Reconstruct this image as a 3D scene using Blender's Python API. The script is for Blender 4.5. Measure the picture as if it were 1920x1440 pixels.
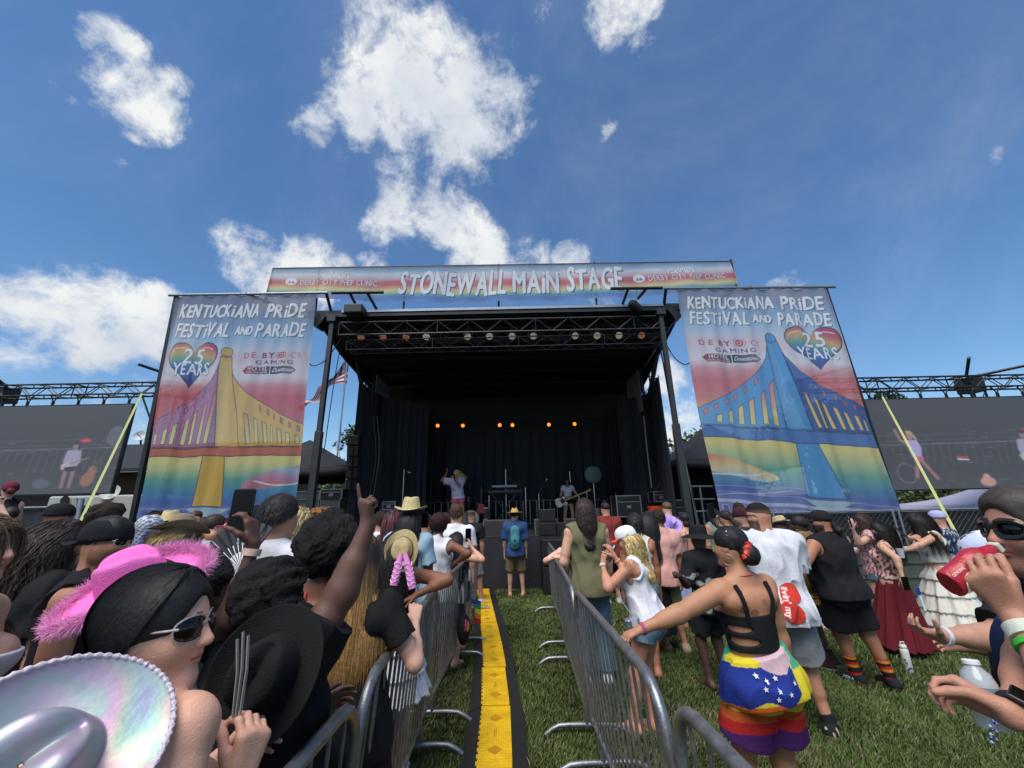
import bpy, math, random
import numpy as np
from mathutils import Vector, Matrix
random.seed(7); RNG = np.random.default_rng(11)
SC = bpy.context.scene; COL = SC.collection
for _o in list(bpy.data.objects): bpy.data.objects.remove(_o)

# ------------------------------------------------------------------ camera
FPX = 760.; PITCH = math.radians(17.0); ROLL = math.radians(1.2); CAMH = 1.70
_f = np.array([0, math.cos(PITCH), math.sin(PITCH)]); _r = np.array([1., 0, 0]); _u = np.cross(_r, _f)
CR = math.cos(ROLL) * _r - math.sin(ROLL) * _u; CU = math.cos(ROLL) * _u + math.sin(ROLL) * _r; CF = _f
CAMP = np.array([0., 0., CAMH])
cd = bpy.data.cameras.new("camera"); cam = bpy.data.objects.new("camera", cd); COL.objects.link(cam)
cam.matrix_world = Matrix([[CR[0], CU[0], -CF[0], 0], [CR[1], CU[1], -CF[1], 0], [CR[2], CU[2], -CF[2], CAMH], [0, 0, 0, 1]])
cd.sensor_width = 36; cd.lens = 36 * FPX / 1920; cd.clip_start = 0.05; cd.clip_end = 5000
SC.camera = cam

def ray(x, y): return CF + CR * (x - 960) / FPX - CU * (y - 720) / FPX
def at(x, y, Y):                     # world point seen at photo pixel x,y at depth Y
    d = ray(x, y); return CAMP + d * Y / d[1]
def gp(x, y, z=0.):                  # world point of height z seen at photo pixel
    d = ray(x, y); return CAMP + d * (z - CAMH) / d[2]
def proj(p):
    v = np.array(p) - CAMP; z = v @ CF; return 960 + FPX * (v @ CR) / z, 720 - FPX * (v @ CU) / z

# ------------------------------------------------------------------ colour helpers
def S(h):
    if not isinstance(h, str): return np.array(h[:3], float)
    h = h.lstrip('#'); h = ''.join(q * 2 for q in h) if len(h) == 3 else h; c = np.array([int(h[i:i + 2], 16) / 255 for i in (0, 2, 4)])
    return np.where(c <= .04045, c / 12.92, ((c + .055) / 1.055) ** 2.4)

# ------------------------------------------------------------------ sky, sun, exposure
SUN_EL = math.radians(60); SUN_AZ = math.radians(205)     # azimuth from +Y towards +X
SUN_DIR = np.array([math.sin(SUN_AZ) * math.cos(SUN_EL), math.cos(SUN_AZ) * math.cos(SUN_EL), math.sin(SUN_EL)])
W = bpy.data.worlds.new("World"); SC.world = W; W.use_nodes = True
nt = W.node_tree; nt.nodes.clear(); N = nt.nodes.new; L = nt.links.new
out = N('ShaderNodeOutputWorld'); bg = N('ShaderNodeBackground'); sky = N('ShaderNodeTexSky')
sky.sky_type = 'NISHITA'; sky.sun_disc = False; sky.sun_elevation = SUN_EL; sky.sun_rotation = SUN_AZ
sky.air_density = 1.0; sky.dust_density = 1.0; sky.ozone_density = 2.0; sky.altitude = 200
bg.inputs['Strength'].default_value = 0.088
def nmath(op, a, b=None, c=None, clamp=False, tree=None):
    n = (tree or nt).nodes.new('ShaderNodeMath'); n.operation = op; n.use_clamp = clamp
    for i, v in enumerate((a, b, c)):
        if v is None: continue
        if isinstance(v, (int, float)): n.inputs[i].default_value = v
        else: (tree or nt).links.new(v, n.inputs[i])
    return n.outputs[0]
tc = N('ShaderNodeTexCoord'); nrm = N('ShaderNodeVectorMath'); nrm.operation = 'NORMALIZE'; L(tc.outputs['Generated'], nrm.inputs[0])
DIR = nrm.outputs[0]
sep = N('ShaderNodeSeparateXYZ'); L(DIR, sep.inputs[0])
zc = nmath('MAXIMUM', nmath('ADD', sep.outputs[2], 0.12), 0.05)
comb = N('ShaderNodeCombineXYZ'); L(nmath('DIVIDE', sep.outputs[0], zc), comb.inputs[0]); L(nmath('DIVIDE', sep.outputs[1], zc), comb.inputs[1])
def noise(vec, scale, det, rough, off=(0, 0, 0), dist=0.):
    m = N('ShaderNodeMapping'); L(vec, m.inputs[0]); m.inputs['Location'].default_value = off
    n = N('ShaderNodeTexNoise'); L(m.outputs[0], n.inputs['Vector'])
    n.inputs['Scale'].default_value = scale; n.inputs['Detail'].default_value = det; n.inputs['Roughness'].default_value = rough
    n.inputs['Distortion'].default_value = dist
    return n.outputs[0]
# cloud puffs: (photo-derived direction px, py, radius in px, strength)
PUFFS = [(790, 130, 120, 1.0), (880, 180, 100, 1.05), (720, 200, 80, .95), (860, 265, 70, .9), (760, 60, 85, .78), (950, 215, 50, .85), (680, 120, 42, .6), (800, -10, 70, .5), (940, 140, 55, .7),
         (575, 255, 30, .62), (605, 235, 28, .55), (640, 300, 26, .5), (748, 345, 50, .95), (728, 395, 46, .9), (705, 425, 32, .85), (822, 388, 46, .95), (865, 428, 46, 1.), (895, 480, 50, .95), (640, 385, 26, .5), (985, 495, 40, .7), (850, 325, 26, .55),
         (222, 105, 50, .85), (258, 185, 58, .92), (215, 150, 44, .8), (300, 160, 36, .75), (120, 165, 30, .42), (262, 235, 24, .62), (215, 305, 16, .52),
         (455, 465, 38, .85), (520, 475, 38, .85), (610, 495, 42, .9), (550, 525, 55, .9), (690, 510, 40, .6), (445, 500, 26, .7), (1070, 490, 30, .8), (1150, 545, 44, .5), (1480, 530, 30, .6),
         (240, 600, 66, .95), (140, 605, 72, .9), (40, 615, 72, .9), (180, 575, 40, .75), (10, 555, 26, .5), (320, 620, 44, .7), (90, 650, 60, .62),
         (1150, 25, 50, .72), (1200, 0, 50, .66), (1205, 85, 30, .5), (1140, 250, 20, .5), (1310, 360, 22, .46), (1895, 290, 24, .62), (1010, 50, 40, .55), (70, 200, 22, .45),
         (680, 740, 45, .62), (690, 790, 30, .55), (1245, 705, 30, .85), (1245, 765, 38, .6), (1225, 800, 34, .85), (1290, 930, 50, .8), (600, 900, 70, .6), (640, 870, 50, .7), (1420, 900, 150, .5), (300, 850, 150, .5), (1700, 860, 110, .5)]
acc = None
for (px, py, rp, st) in PUFFS:
    d = ray(px, py); d = d / np.linalg.norm(d); d2 = ray(px, py + rp * 1.13); d2 = d2 / np.linalg.norm(d2)
    dv = N('ShaderNodeVectorMath'); dv.operation = 'DOT_PRODUCT'; L(DIR, dv.inputs[0]); dv.inputs[1].default_value = d
    ca = float(d @ d2); mr = N('ShaderNodeMapRange'); mr.interpolation_type = 'SMOOTHSTEP'
    L(dv.outputs['Value'], mr.inputs[0]); mr.inputs[1].default_value = 1 - (1 - ca) * 3.2; mr.inputs[2].default_value = 1 - (1 - ca) * .02
    mr.inputs[3].default_value = 0; mr.inputs[4].default_value = st
    acc = mr.outputs[0] if acc is None else nmath('MAXIMUM', acc, mr.outputs[0])
PL = DIR
nA = noise(PL, 5.5, 9, .62, (1.3, 2.1, 0), .35); nB = noise(PL, 17., 9, .66, (4.1, .3, 2), .3); nC = noise(PL, 1.1, 3, .5, (7, 3, 1))
dens = nmath('ADD', nmath('MULTIPLY', acc, 1.25), nmath('ADD', nmath('MULTIPLY', nmath('SUBTRACT', nA, .5), 2.6), nmath('MULTIPLY', nmath('SUBTRACT', nB, .5), 1.9)))
cm = N('ShaderNodeMapRange'); cm.interpolation_type = 'SMOOTHSTEP'; L(dens, cm.inputs[0]); cm.inputs[1].default_value = .54; cm.inputs[2].default_value = 1.42
# other clouds behind the viewer, for light and reflections
ce = nmath('MULTIPLY', nmath('SUBTRACT', 1.0, cm.outputs[0]), 1.0)
sh = noise(PL, 4.5, 6, .6, (1.3 + .1, 2.1 + .25, 0), .2)  # offset noise paints grey self-shade into the cloud colour
cb = N('ShaderNodeMapRange'); L(nmath('ADD', nmath('MULTIPLY', sh, 1.), nmath('MULTIPLY', dens, -.05)), cb.inputs[0])
cb.inputs[1].default_value = .36; cb.inputs[2].default_value = .56; cb.inputs[3].default_value = 1.0; cb.inputs[4].default_value = .30
mixc = N('ShaderNodeMix'); mixc.data_type = 'RGBA'; L(cb.outputs[0], mixc.inputs['Factor']); mixc.inputs['A'].default_value = (3.5, 3.95, 4.7, 1); mixc.inputs['B'].default_value = (5.9, 6.0, 6.0, 1)
wisp = nmath('MULTIPLY', nmath('POWER', noise(PL, 1.6, 8, .7, (3, 9, 0), .8), 3.), .32)
mx = N('ShaderNodeMix'); mx.data_type = 'RGBA'; L(nmath('ADD', cm.outputs[0], wisp, None, True), mx.inputs['Factor'])
hs = N('ShaderNodeHueSaturation'); hs.inputs['Saturation'].default_value = 1.28; hs.inputs['Value'].default_value = 1.0
L(sky.outputs[0], hs.inputs['Color'])
L(hs.outputs[0], mx.inputs['A']); L(mixc.outputs['Result'], mx.inputs['B'])
L(mx.outputs['Result'], bg.inputs['Color']); L(bg.outputs[0], out.inputs[0])

sd = bpy.data.lights.new("sun", 'SUN'); sun = bpy.data.objects.new("sun", sd); COL.objects.link(sun)
sd.energy = 2.2; sd.angle = math.radians(45); sd.color = (1, .95, .86)
sun.rotation_euler = Vector(-SUN_DIR).to_track_quat('-Z', 'Y').to_euler(); sun.location = (0, 40, 30)
VS = SC.view_settings; SC.display_settings.display_device = 'sRGB'; VS.view_transform = 'Standard'; VS.look = 'None'; VS.gamma = 1; VS.exposure = 0.8
SC.cycles.use_denoising = True; SC.cycles.max_bounces = 7; SC.cycles.transparent_max_bounces = 16; SC.cycles.sample_clamp_indirect = 6
SC.cycles.caustics_reflective = False; SC.cycles.caustics_refractive = False

# ------------------------------------------------------------------ materials
MATS = {}
def material(name, color=None, rough=.7, metal=0., bump=0., bscale=60., var=0., vscale=3., emit=0., trans=0., alpha=1., sss=0., coat=0., aniso=None, spec=.5, bdet=4):
    """procedural principled material; color None = read the Col attribute"""
    if name in MATS: return MATS[name]
    m = bpy.data.materials.new(name); m.use_nodes = True; t = m.node_tree; b = t.nodes['Principled BSDF']; MATS[name] = m
    b.inputs['Roughness'].default_value = rough; b.inputs['Metallic'].default_value = metal; b.inputs['Specular IOR Level'].default_value = spec
    tcn = t.nodes.new('ShaderNodeTexCoord')
    if color is None:
        a = t.nodes.new('ShaderNodeAttribute'); a.attribute_name = 'Col'; csrc = a.outputs['Color']
    else:
        rgb = t.nodes.new('ShaderNodeRGB'); rgb.outputs[0].default_value = (*S(color), 1); csrc = rgb.outputs[0]
    if var:
        n = t.nodes.new('ShaderNodeTexNoise'); n.inputs['Scale'].default_value = vscale; n.inputs['Detail'].default_value = 5; n.inputs['Roughness'].default_value = .65
        t.links.new(tcn.outputs['Object'], n.inputs['Vector'])
        mr = t.nodes.new('ShaderNodeMapRange'); mr.inputs[1].default_value = .3; mr.inputs[2].default_value = .7; mr.inputs[3].default_value = 1 - var; mr.inputs[4].default_value = 1 + var
        t.links.new(n.outputs[0], mr.inputs[0])
        vm = t.nodes.new('ShaderNodeVectorMath'); vm.operation = 'SCALE'; t.links.new(csrc, vm.inputs[0]); t.links.new(mr.outputs[0], vm.inputs['Scale']); csrc = vm.outputs[0]
        rr = t.nodes.new('ShaderNodeMapRange'); rr.inputs[1].default_value = .3; rr.inputs[2].default_value = .7; rr.inputs[3].default_value = max(.05, rough - .12); rr.inputs[4].default_value = min(1, rough + .12)
        t.links.new(n.outputs[0], rr.inputs[0]); t.links.new(rr.outputs[0], b.inputs['Roughness'])
    t.links.new(csrc, b.inputs['Base Color'])
    if bump:
        n = t.nodes.new('ShaderNodeTexNoise'); n.inputs['Scale'].default_value = bscale; n.inputs['Detail'].default_value = bdet
        if aniso:
            mp = t.nodes.new('ShaderNodeMapping'); mp.inputs['Scale'].default_value = aniso; t.links.new(tcn.outputs['Object'], mp.inputs[0]); t.links.new(mp.outputs[0], n.inputs['Vector'])
        else: t.links.new(tcn.outputs['Object'], n.inputs['Vector'])
        bp = t.nodes.new('ShaderNodeBump'); bp.inputs['Strength'].default_value = bump; bp.inputs['Distance'].default_value = .01
        t.links.new(n.outputs[0], bp.inputs['Height']); t.links.new(bp.outputs[0], b.inputs['Normal'])
    if emit:
        t.links.new(csrc, b.inputs['Emission Color']); b.inputs['Emission Strength'].default_value = emit
    if trans: b.inputs['Transmission Weight'].default_value = trans
    if alpha < 1: b.inputs['Alpha'].default_value = alpha
    if sss:
        b.inputs['Subsurface Weight'].default_value = sss; b.inputs['Subsurface Radius'].default_value = (.012, .005, .003); b.inputs['Subsurface Scale'].default_value = 1.
    if coat: b.inputs['Coat Weight'].default_value = coat
    return m
def M_skin(): return material('skin', None, .52, bump=.22, bscale=260, sss=.12, var=.09, vscale=38, spec=.42, bdet=8)
def M_cloth(): return material('cloth', None, .92, bump=.35, bscale=45, var=.06, vscale=14, spec=.15)
def M_knit(): return material('felt', None, .95, bump=.5, bscale=220, var=.08, vscale=40, spec=.15)
def M_hair(): return material('hair', None, .55, bump=.18, bscale=140, var=.3, vscale=70, spec=.3)
def M_gloss(): return material('gloss', None, .28, spec=.5, var=.03)
def M_straw(): return material('straw', None, .8, bump=.9, bscale=300, var=.1, vscale=90, spec=.2)
def M_vc(): return material('painted', None, .6, var=.04, vscale=9, bump=.1, bscale=30)
def M_lens(): return material('lens', '#0a0a0b', .12, spec=.45)
def M_steel(): return material('galvanised_steel', '#8b8e91', .42, metal=.75, var=.22, vscale=22, bump=.15, bscale=120)
def M_black(): return material('black_metal', '#17181b', .5, var=.15, vscale=12)

# ------------------------------------------------------------------ mesh helpers
def mesh_from(verts, faces, cols=None, smooth=True, name='m', loops=None):
    """verts Nx3; faces: MxK int array (uniform) or list of lists"""
    me = bpy.data.meshes.new(name); verts = np.asarray(verts, np.float32)
    if isinstance(faces, np.ndarray) and faces.ndim == 2:
        k = faces.shape[1]; nf = len(faces)
        me.vertices.add(len(verts)); me.vertices.foreach_set('co', verts.ravel())
        me.loops.add(nf * k); me.loops.foreach_set('vertex_index', faces.astype(np.int32).ravel())
        me.polygons.add(nf); me.polygons.foreach_set('loop_start', np.arange(0, nf * k, k, dtype=np.int32)); me.polygons.foreach_set('loop_total', np.full(nf, k, np.int32))
    else:
        me.from_pydata(verts.tolist(), [], faces)
    me.update(calc_edges=True)
    if smooth: me.polygons.foreach_set('use_smooth', np.ones(len(me.polygons), bool))
    if cols is not None:
        ca = me.color_attributes.new('Col', 'FLOAT_COLOR', 'POINT'); cols = np.asarray(cols, np.float32)
        cols = np.hstack([cols[:, :3] * .985 + .009, cols[:, 3:]])      # every colour raised slightly, brightening dark hair and clothes in place of light
        if cols.shape[1] == 3: cols = np.hstack([cols, np.ones((len(cols), 1), np.float32)])
        ca.data.foreach_set('color', cols.ravel())
    me.validate(); return me
def link(name, me, mat, parent=None, local=False):
    o = bpy.data.objects.new(name, me); COL.objects.link(o)
    if mat: me.materials.append(mat)
    if parent is not None:
        o.parent = parent
        if not local:   # mesh given in world coordinates
            p = parent; off = Vector((0, 0, 0))
            while p is not None: off += p.location; p = p.parent
            me.transform(Matrix.Translation(-off))
    return o
def tag(o, label=None, cat=None, group=None, kind=None):
    if label: o['label'] = label
    if cat: o['category'] = cat
    if group: o['group'] = group
    if kind: o['kind'] = kind
    return o
def thing(name, label, cat, loc=(0, 0, 0), rz=0., group=None):
    o = bpy.data.objects.new(name, None); COL.objects.link(o); o.location = tuple(float(v) for v in loc); o.rotation_euler[2] = rz; o.empty_display_size = .1
    return tag(o, label, cat, group)
def copy_tree(o, loc=None, label=None, parent=None, rz=None):
    c = o.copy(); COL.objects.link(c); c.parent = parent
    for ch in list(o.children): copy_tree(ch, parent=c)
    if loc is not None: c.location = loc
    if rz is not None: c.rotation_euler[2] = rz
    if label: c['label'] = label
    return c
def unit(v): v = np.asarray(v, float); return v / (np.linalg.norm(v) + 1e-12)
def perp(d, hint=(0, 0, 1)):
    d = unit(d); h = np.array(hint, float)
    if abs(d @ unit(h)) > .97: h = np.array([0, 1., 0])
    a = unit(np.cross(d, h)); return a, np.cross(a, d)

class MB:
    def __init__(s): s.v = []; s.f = []; s.c = []; s.n = 0; s.col = None
    def add(s, v, f):
        v = np.asarray(v, float).reshape(-1, 3); s.v.append(v); s.f += [[i + s.n for i in q] for q in f]; s.n += len(v)
        s.c.append(np.tile(S(s.col) if s.col is not None else np.array([.5, .5, .5]), (len(v), 1)))
        return s
    def box(s, lo, hi, rot=None, piv=None):
        lo = np.array(lo, float); hi = np.array(hi, float)
        v = np.array([[(lo, hi)[i][0], (lo, hi)[j][1], (lo, hi)[k][2]] for i in (0, 1) for j in (0, 1) for k in (0, 1)])
        if rot is not None:
            pv = (lo + hi) / 2 if piv is None else np.array(piv); v = (v - pv) @ np.array(rot).T + pv
        return s.add(v, [(0, 1, 3, 2), (4, 6, 7, 5), (0, 4, 5, 1), (2, 3, 7, 6), (0, 2, 6, 4), (1, 5, 7, 3)])
    def cbox(s, c, sz, rot=None): c = np.array(c, float); h = np.array(sz, float) / 2; return s.box(c - h, c + h, rot)
    def tube(s, pts, r, n=8, caps=True, closed=False):
        pts = np.asarray(pts, float); m = len(pts); r = np.broadcast_to(r, (m,))
        if closed: tan = np.roll(pts, -1, 0) - np.roll(pts, 1, 0)
        else: tan = np.gradient(pts, axis=0)
        a, _ = perp(tan[0]); V = []
        th = np.arange(n) * 2 * math.pi / n
        for i in range(m):
            t = unit(tan[i]); a = unit(a - t * (a @ t)); b = np.cross(t, a)
            V.append(pts[i] + r[i] * (np.cos(th)[:, None] * a + np.sin(th)[:, None] * b))
        F = []
        for i in range(m - 1 + (1 if closed else 0)):
            j2 = (i + 1) % m
            for j in range(n): F.append((i * n + j, i * n + (j + 1) % n, j2 * n + (j + 1) % n, j2 * n + j))
        if caps and not closed: F += [tuple(range(n - 1, -1, -1)), tuple((m - 1) * n + j for j in range(n))]
        return s.add(np.vstack(V), F)
    def bar(s, a, b, r, n=6): return s.tube([a, b], r, n)
    def sq(s, a, b, w, h=None, hint=(0, 0, 1)):
        h = h or w; a = np.array(a, float); b = np.array(b, float); x, y = perp(b - a, hint)
        o = [x * w / 2 + y * h / 2, -x * w / 2 + y * h / 2, -x * w / 2 - y * h / 2, x * w / 2 - y * h / 2]
        return s.add([a + q for q in o] + [b + q for q in o], [(3, 2, 1, 0), (4, 5, 6, 7), (0, 1, 5, 4), (1, 2, 6, 5), (2, 3, 7, 6), (3, 0, 4, 7)])
    def lathe(s, prof, c=(0, 0, 0), n=24, axis=None, sc=(1, 1)):
        prof = np.asarray(prof, float); th = np.arange(n) * 2 * math.pi / n; c = np.array(c, float)
        if axis is None: X, Y_, Z = np.eye(3)
        else: Z = unit(axis); X, Y_ = perp(Z)
        V = [c + (np.cos(th)[:, None] * X * sc[0] + np.sin(th)[:, None] * Y_ * sc[1]) * r + Z * z for r, z in prof]
        F = [(i * n + j, i * n + (j + 1) % n, (i + 1) * n + (j + 1) % n, (i + 1) * n + j) for i in range(len(prof) - 1) for j in range(n)]
        F += [tuple(range(n - 1, -1, -1)), tuple((len(prof) - 1) * n + j for j in range(n))]
        return s.add(np.vstack(V), F)
    def prism(s, poly, n, d):      # planar polygon (3D pts) extruded by vector n*d
        P = np.asarray(poly, float); k = len(P); Q = P + unit(n) * d
        return s.add(np.vstack([P, Q]), [tuple(range(k - 1, -1, -1)), tuple(range(k, 2 * k))] + [(i, (i + 1) % k, k + (i + 1) % k, k + i) for i in range(k)])
    def grid(s, P):                # P (a,b,3)
        a, b = P.shape[:2]; return s.add(P.reshape(-1, 3), [(i * b + j, i * b + j + 1, (i + 1) * b + j + 1, (i + 1) * b + j) for i in range(a - 1) for j in range(b - 1)])
    def build(s, name, mat, parent=None, smooth=False, bevel=0., local=False, solid=0.):
        me = mesh_from(np.vstack(s.v), s.f, np.vstack(s.c), smooth, name); o = link(name, me, mat, parent, local)
        if solid: md = o.modifiers.new('solid', 'SOLIDIFY'); md.thickness = solid; md.offset = 0
        if bevel: md = o.modifiers.new('bevel', 'BEVEL'); md.width = bevel; md.segments = 2; md.limit_method = 'ANGLE'
        if smooth and not solid:
            try: me.set_sharp_from_angle(angle=math.radians(50))
            except Exception: pass
        return o
def Rz(a): c, s_ = math.cos(a), math.sin(a); return np.array([[c, -s_, 0], [s_, c, 0], [0, 0, 1.]])
def Rx(a): c, s_ = math.cos(a), math.sin(a); return np.array([[1., 0, 0], [0, c, -s_], [0, s_, c]])
def Ry(a): c, s_ = math.cos(a), math.sin(a); return np.array([[c, 0, s_], [0, 1., 0], [-s_, 0, c]])
# ------------------------------------------------------------------ implicit surfaces (smooth blends, then surface nets)
class Field:
    def __init__(s, lo, hi, res):
        s.lo = np.array(lo, np.float32); s.res = res; n = np.ceil((np.array(hi) - lo) / res).astype(int) + 1; s.n = n
        s.ax = [(s.lo[i] + np.arange(n[i]) * res).astype(np.float32) for i in range(3)]; s.d = np.full(n, 1., np.float32)
    def block(s, lo, hi):
        a = np.clip(np.floor((np.array(lo) - s.lo) / s.res).astype(int), 0, s.n); b = np.clip(np.ceil((np.array(hi) - s.lo) / s.res).astype(int) + 1, 0, s.n)
        if np.any(b <= a): return None
        sl = tuple(slice(a[i], b[i]) for i in range(3))
        return sl, s.ax[0][sl[0]][:, None, None], s.ax[1][sl[1]][None, :, None], s.ax[2][sl[2]][None, None, :]
    def cone(s, a, b, ra, rb, k=.02, flat=None, cap=0, op='u'):
        a = np.asarray(a, float); b = np.asarray(b, float); m = max(ra, rb) + k + 2.5 * s.res
        if flat is not None: m = max(m, max(ra, rb) * max(1, flat[1]) + k + 2.5 * s.res)
        B = s.block(np.minimum(a, b) - m, np.maximum(a, b) + m)
        if B is None: return
        sl, X, Y, Z = B; u = b - a; L2 = float(u @ u) + 1e-12
        px, py, pz = X - a[0], Y - a[1], Z - a[2]; t = np.clip((px * u[0] + py * u[1] + pz * u[2]) / L2, 0, 1)
        qx, qy, qz = px - t * u[0], py - t * u[1], pz - t * u[2]
        if flat is not None:           # (dir, factor): half-thickness along dir = r*factor
            n, f = unit(flat[0]), flat[1]; c = qx * n[0] + qy * n[1] + qz * n[2]
            q2 = qx * qx + qy * qy + qz * qz - c * c + (c / f) ** 2
        else: q2 = qx * qx + qy * qy + qz * qz
        d = np.sqrt(np.maximum(q2, 0)) - (ra + (rb - ra) * t)
        if cap:
            un = u / math.sqrt(L2)
            if cap & 1: d = np.maximum(d, (X - b[0]) * un[0] + (Y - b[1]) * un[1] + (Z - b[2]) * un[2])
            if cap & 2: d = np.maximum(d, -((X - a[0]) * un[0] + (Y - a[1]) * un[1] + (Z - a[2]) * un[2]))
        s._mix(sl, d, k, op)
    def ell(s, c, r, M=None, k=.02, op='u'):
        c = np.asarray(c, float); r = np.broadcast_to(np.asarray(r, float), (3,)); m = r.max() + k + 2.5 * s.res
        B = s.block(c - m, c + m)
        if B is None: return
        sl, X, Y, Z = B; p = [X - c[0], Y - c[1], Z - c[2]]
        if M is not None: p = [p[0] * M[0][i] + p[1] * M[1][i] + p[2] * M[2][i] for i in range(3)]
        k0 = np.sqrt((p[0] / r[0]) ** 2 + (p[1] / r[1]) ** 2 + (p[2] / r[2]) ** 2); k1 = np.sqrt((p[0] / r[0] ** 2) ** 2 + (p[1] / r[1] ** 2) ** 2 + (p[2] / r[2] ** 2) ** 2) + 1e-9
        s._mix(sl, k0 * (k0 - 1) / k1, k, op)
    def _mix(s, sl, d, k, op):
        e = s.d[sl]; k = max(k, 1e-4)
        if op == 'u': h = np.maximum(k - np.abs(e - d), 0) / k; s.d[sl] = np.minimum(e, d) - h * h * k * .25
        else: h = np.maximum(k - np.abs(e + d), 0) / k; s.d[sl] = np.maximum(e, -d) + h * h * k * .25
    def clip(s, p, n):
        n = unit(n); p = np.asarray(p, float)
        s.d = np.maximum(s.d, ((s.ax[0] - p[0]) * n[0])[:, None, None] + ((s.ax[1] - p[1]) * n[1])[None, :, None] + ((s.ax[2] - p[2]) * n[2])[None, None, :]).astype(np.float32)
    def disp(s, fn):
        idx = np.nonzero(np.abs(s.d) < .05)
        if len(idx[0]): s.d[idx] += fn(s.ax[0][idx[0]], s.ax[1][idx[1]], s.ax[2][idx[2]]).astype(np.float32)
    def mesh(s):
        d = s.d; g = d < 0
        c = np.zeros(tuple(np.array(d.shape) - 1), np.int8)
        for i in (0, 1):
            for j in (0, 1):
                for k in (0, 1): c += g[i:d.shape[0] - 1 + i, j:d.shape[1] - 1 + j, k:d.shape[2] - 1 + k]
        act = np.nonzero((c > 0) & (c < 8))
        if not len(act[0]): return np.zeros((0, 3)), np.zeros((0, 4), int)
        I = np.stack(act, 1); corner = {}
        for i in (0, 1):
            for j in (0, 1):
                for k in (0, 1): corner[i, j, k] = d[I[:, 0] + i, I[:, 1] + j, I[:, 2] + k]
        P = np.zeros((len(I), 3)); cnt = np.zeros(len(I))
        for ax in range(3):
            for q in range(4):
                o = [0, 0, 0]; rest = [z for z in range(3) if z != ax]; o[rest[0]] = q & 1; o[rest[1]] = q >> 1
                e = list(o); e[ax] = 1; d0, d1 = corner[tuple(o)], corner[tuple(e)]; m = (d0 < 0) != (d1 < 0)
                t = np.where(m, d0 / np.where(m, d0 - d1, 1), 0); w = m.astype(float)
                for z in range(3): P[:, z] += w * (o[z] if z != ax else t)
                cnt += w
        P = P / cnt[:, None]; V = s.lo + (I + P) * s.res
        ids = np.full(c.shape, -1, np.int32); ids[act] = np.arange(len(I)); F = []
        for ax in range(3):
            sl0 = [slice(None)] * 3; sl1 = [slice(None)] * 3; sl0[ax] = slice(0, -1); sl1[ax] = slice(1, None)
            a, b = g[tuple(sl0)], g[tuple(sl1)]; E = np.stack(np.nonzero(a != b), 1); r1, r2 = [z for z in range(3) if z != ax]
            E = E[(E[:, r1] > 0) & (E[:, r2] > 0) & (E[:, r1] < c.shape[r1]) & (E[:, r2] < c.shape[r2])]
            if not len(E): continue
            fl = a[E[:, 0], E[:, 1], E[:, 2]]
            def q(dr1, dr2):
                T = E.copy(); T[:, r1] += dr1; T[:, r2] += dr2; return ids[T[:, 0], T[:, 1], T[:, 2]]
            Q = np.stack([q(-1, -1), q(0, -1), q(0, 0), q(-1, 0)], 1)
            if ax == 1: fl = ~fl
            Q[~fl] = Q[~fl][:, ::-1]; F.append(Q)
        F = np.vstack(F); F = F[(F >= 0).all(1)]
        return V, F
def relax(V, F, it=1, w=.5):
    for _ in range(it):
        A = np.zeros_like(V); n = np.zeros(len(V))
        for k in range(4):
            np.add.at(A, F[:, k], V[F[:, (k + 1) % 4]] + V[F[:, (k - 1) % 4]]); np.add.at(n, F[:, k], 2)
        V = V * (1 - w) + w * A / np.maximum(n, 1)[:, None]
    return V
def wav(seed, n=5, f=(20, 60)):
    r = np.random.default_rng(seed); K = r.normal(size=(n, 3)); K /= np.linalg.norm(K, axis=1)[:, None]; K *= r.uniform(*f, size=(n, 1)); ph = r.uniform(0, 6.28, n)
    def fn(x, y, z): return sum(np.sin(K[i, 0] * x + K[i, 1] * y + K[i, 2] * z + ph[i]) for i in range(n)) / n
    return fn
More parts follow.
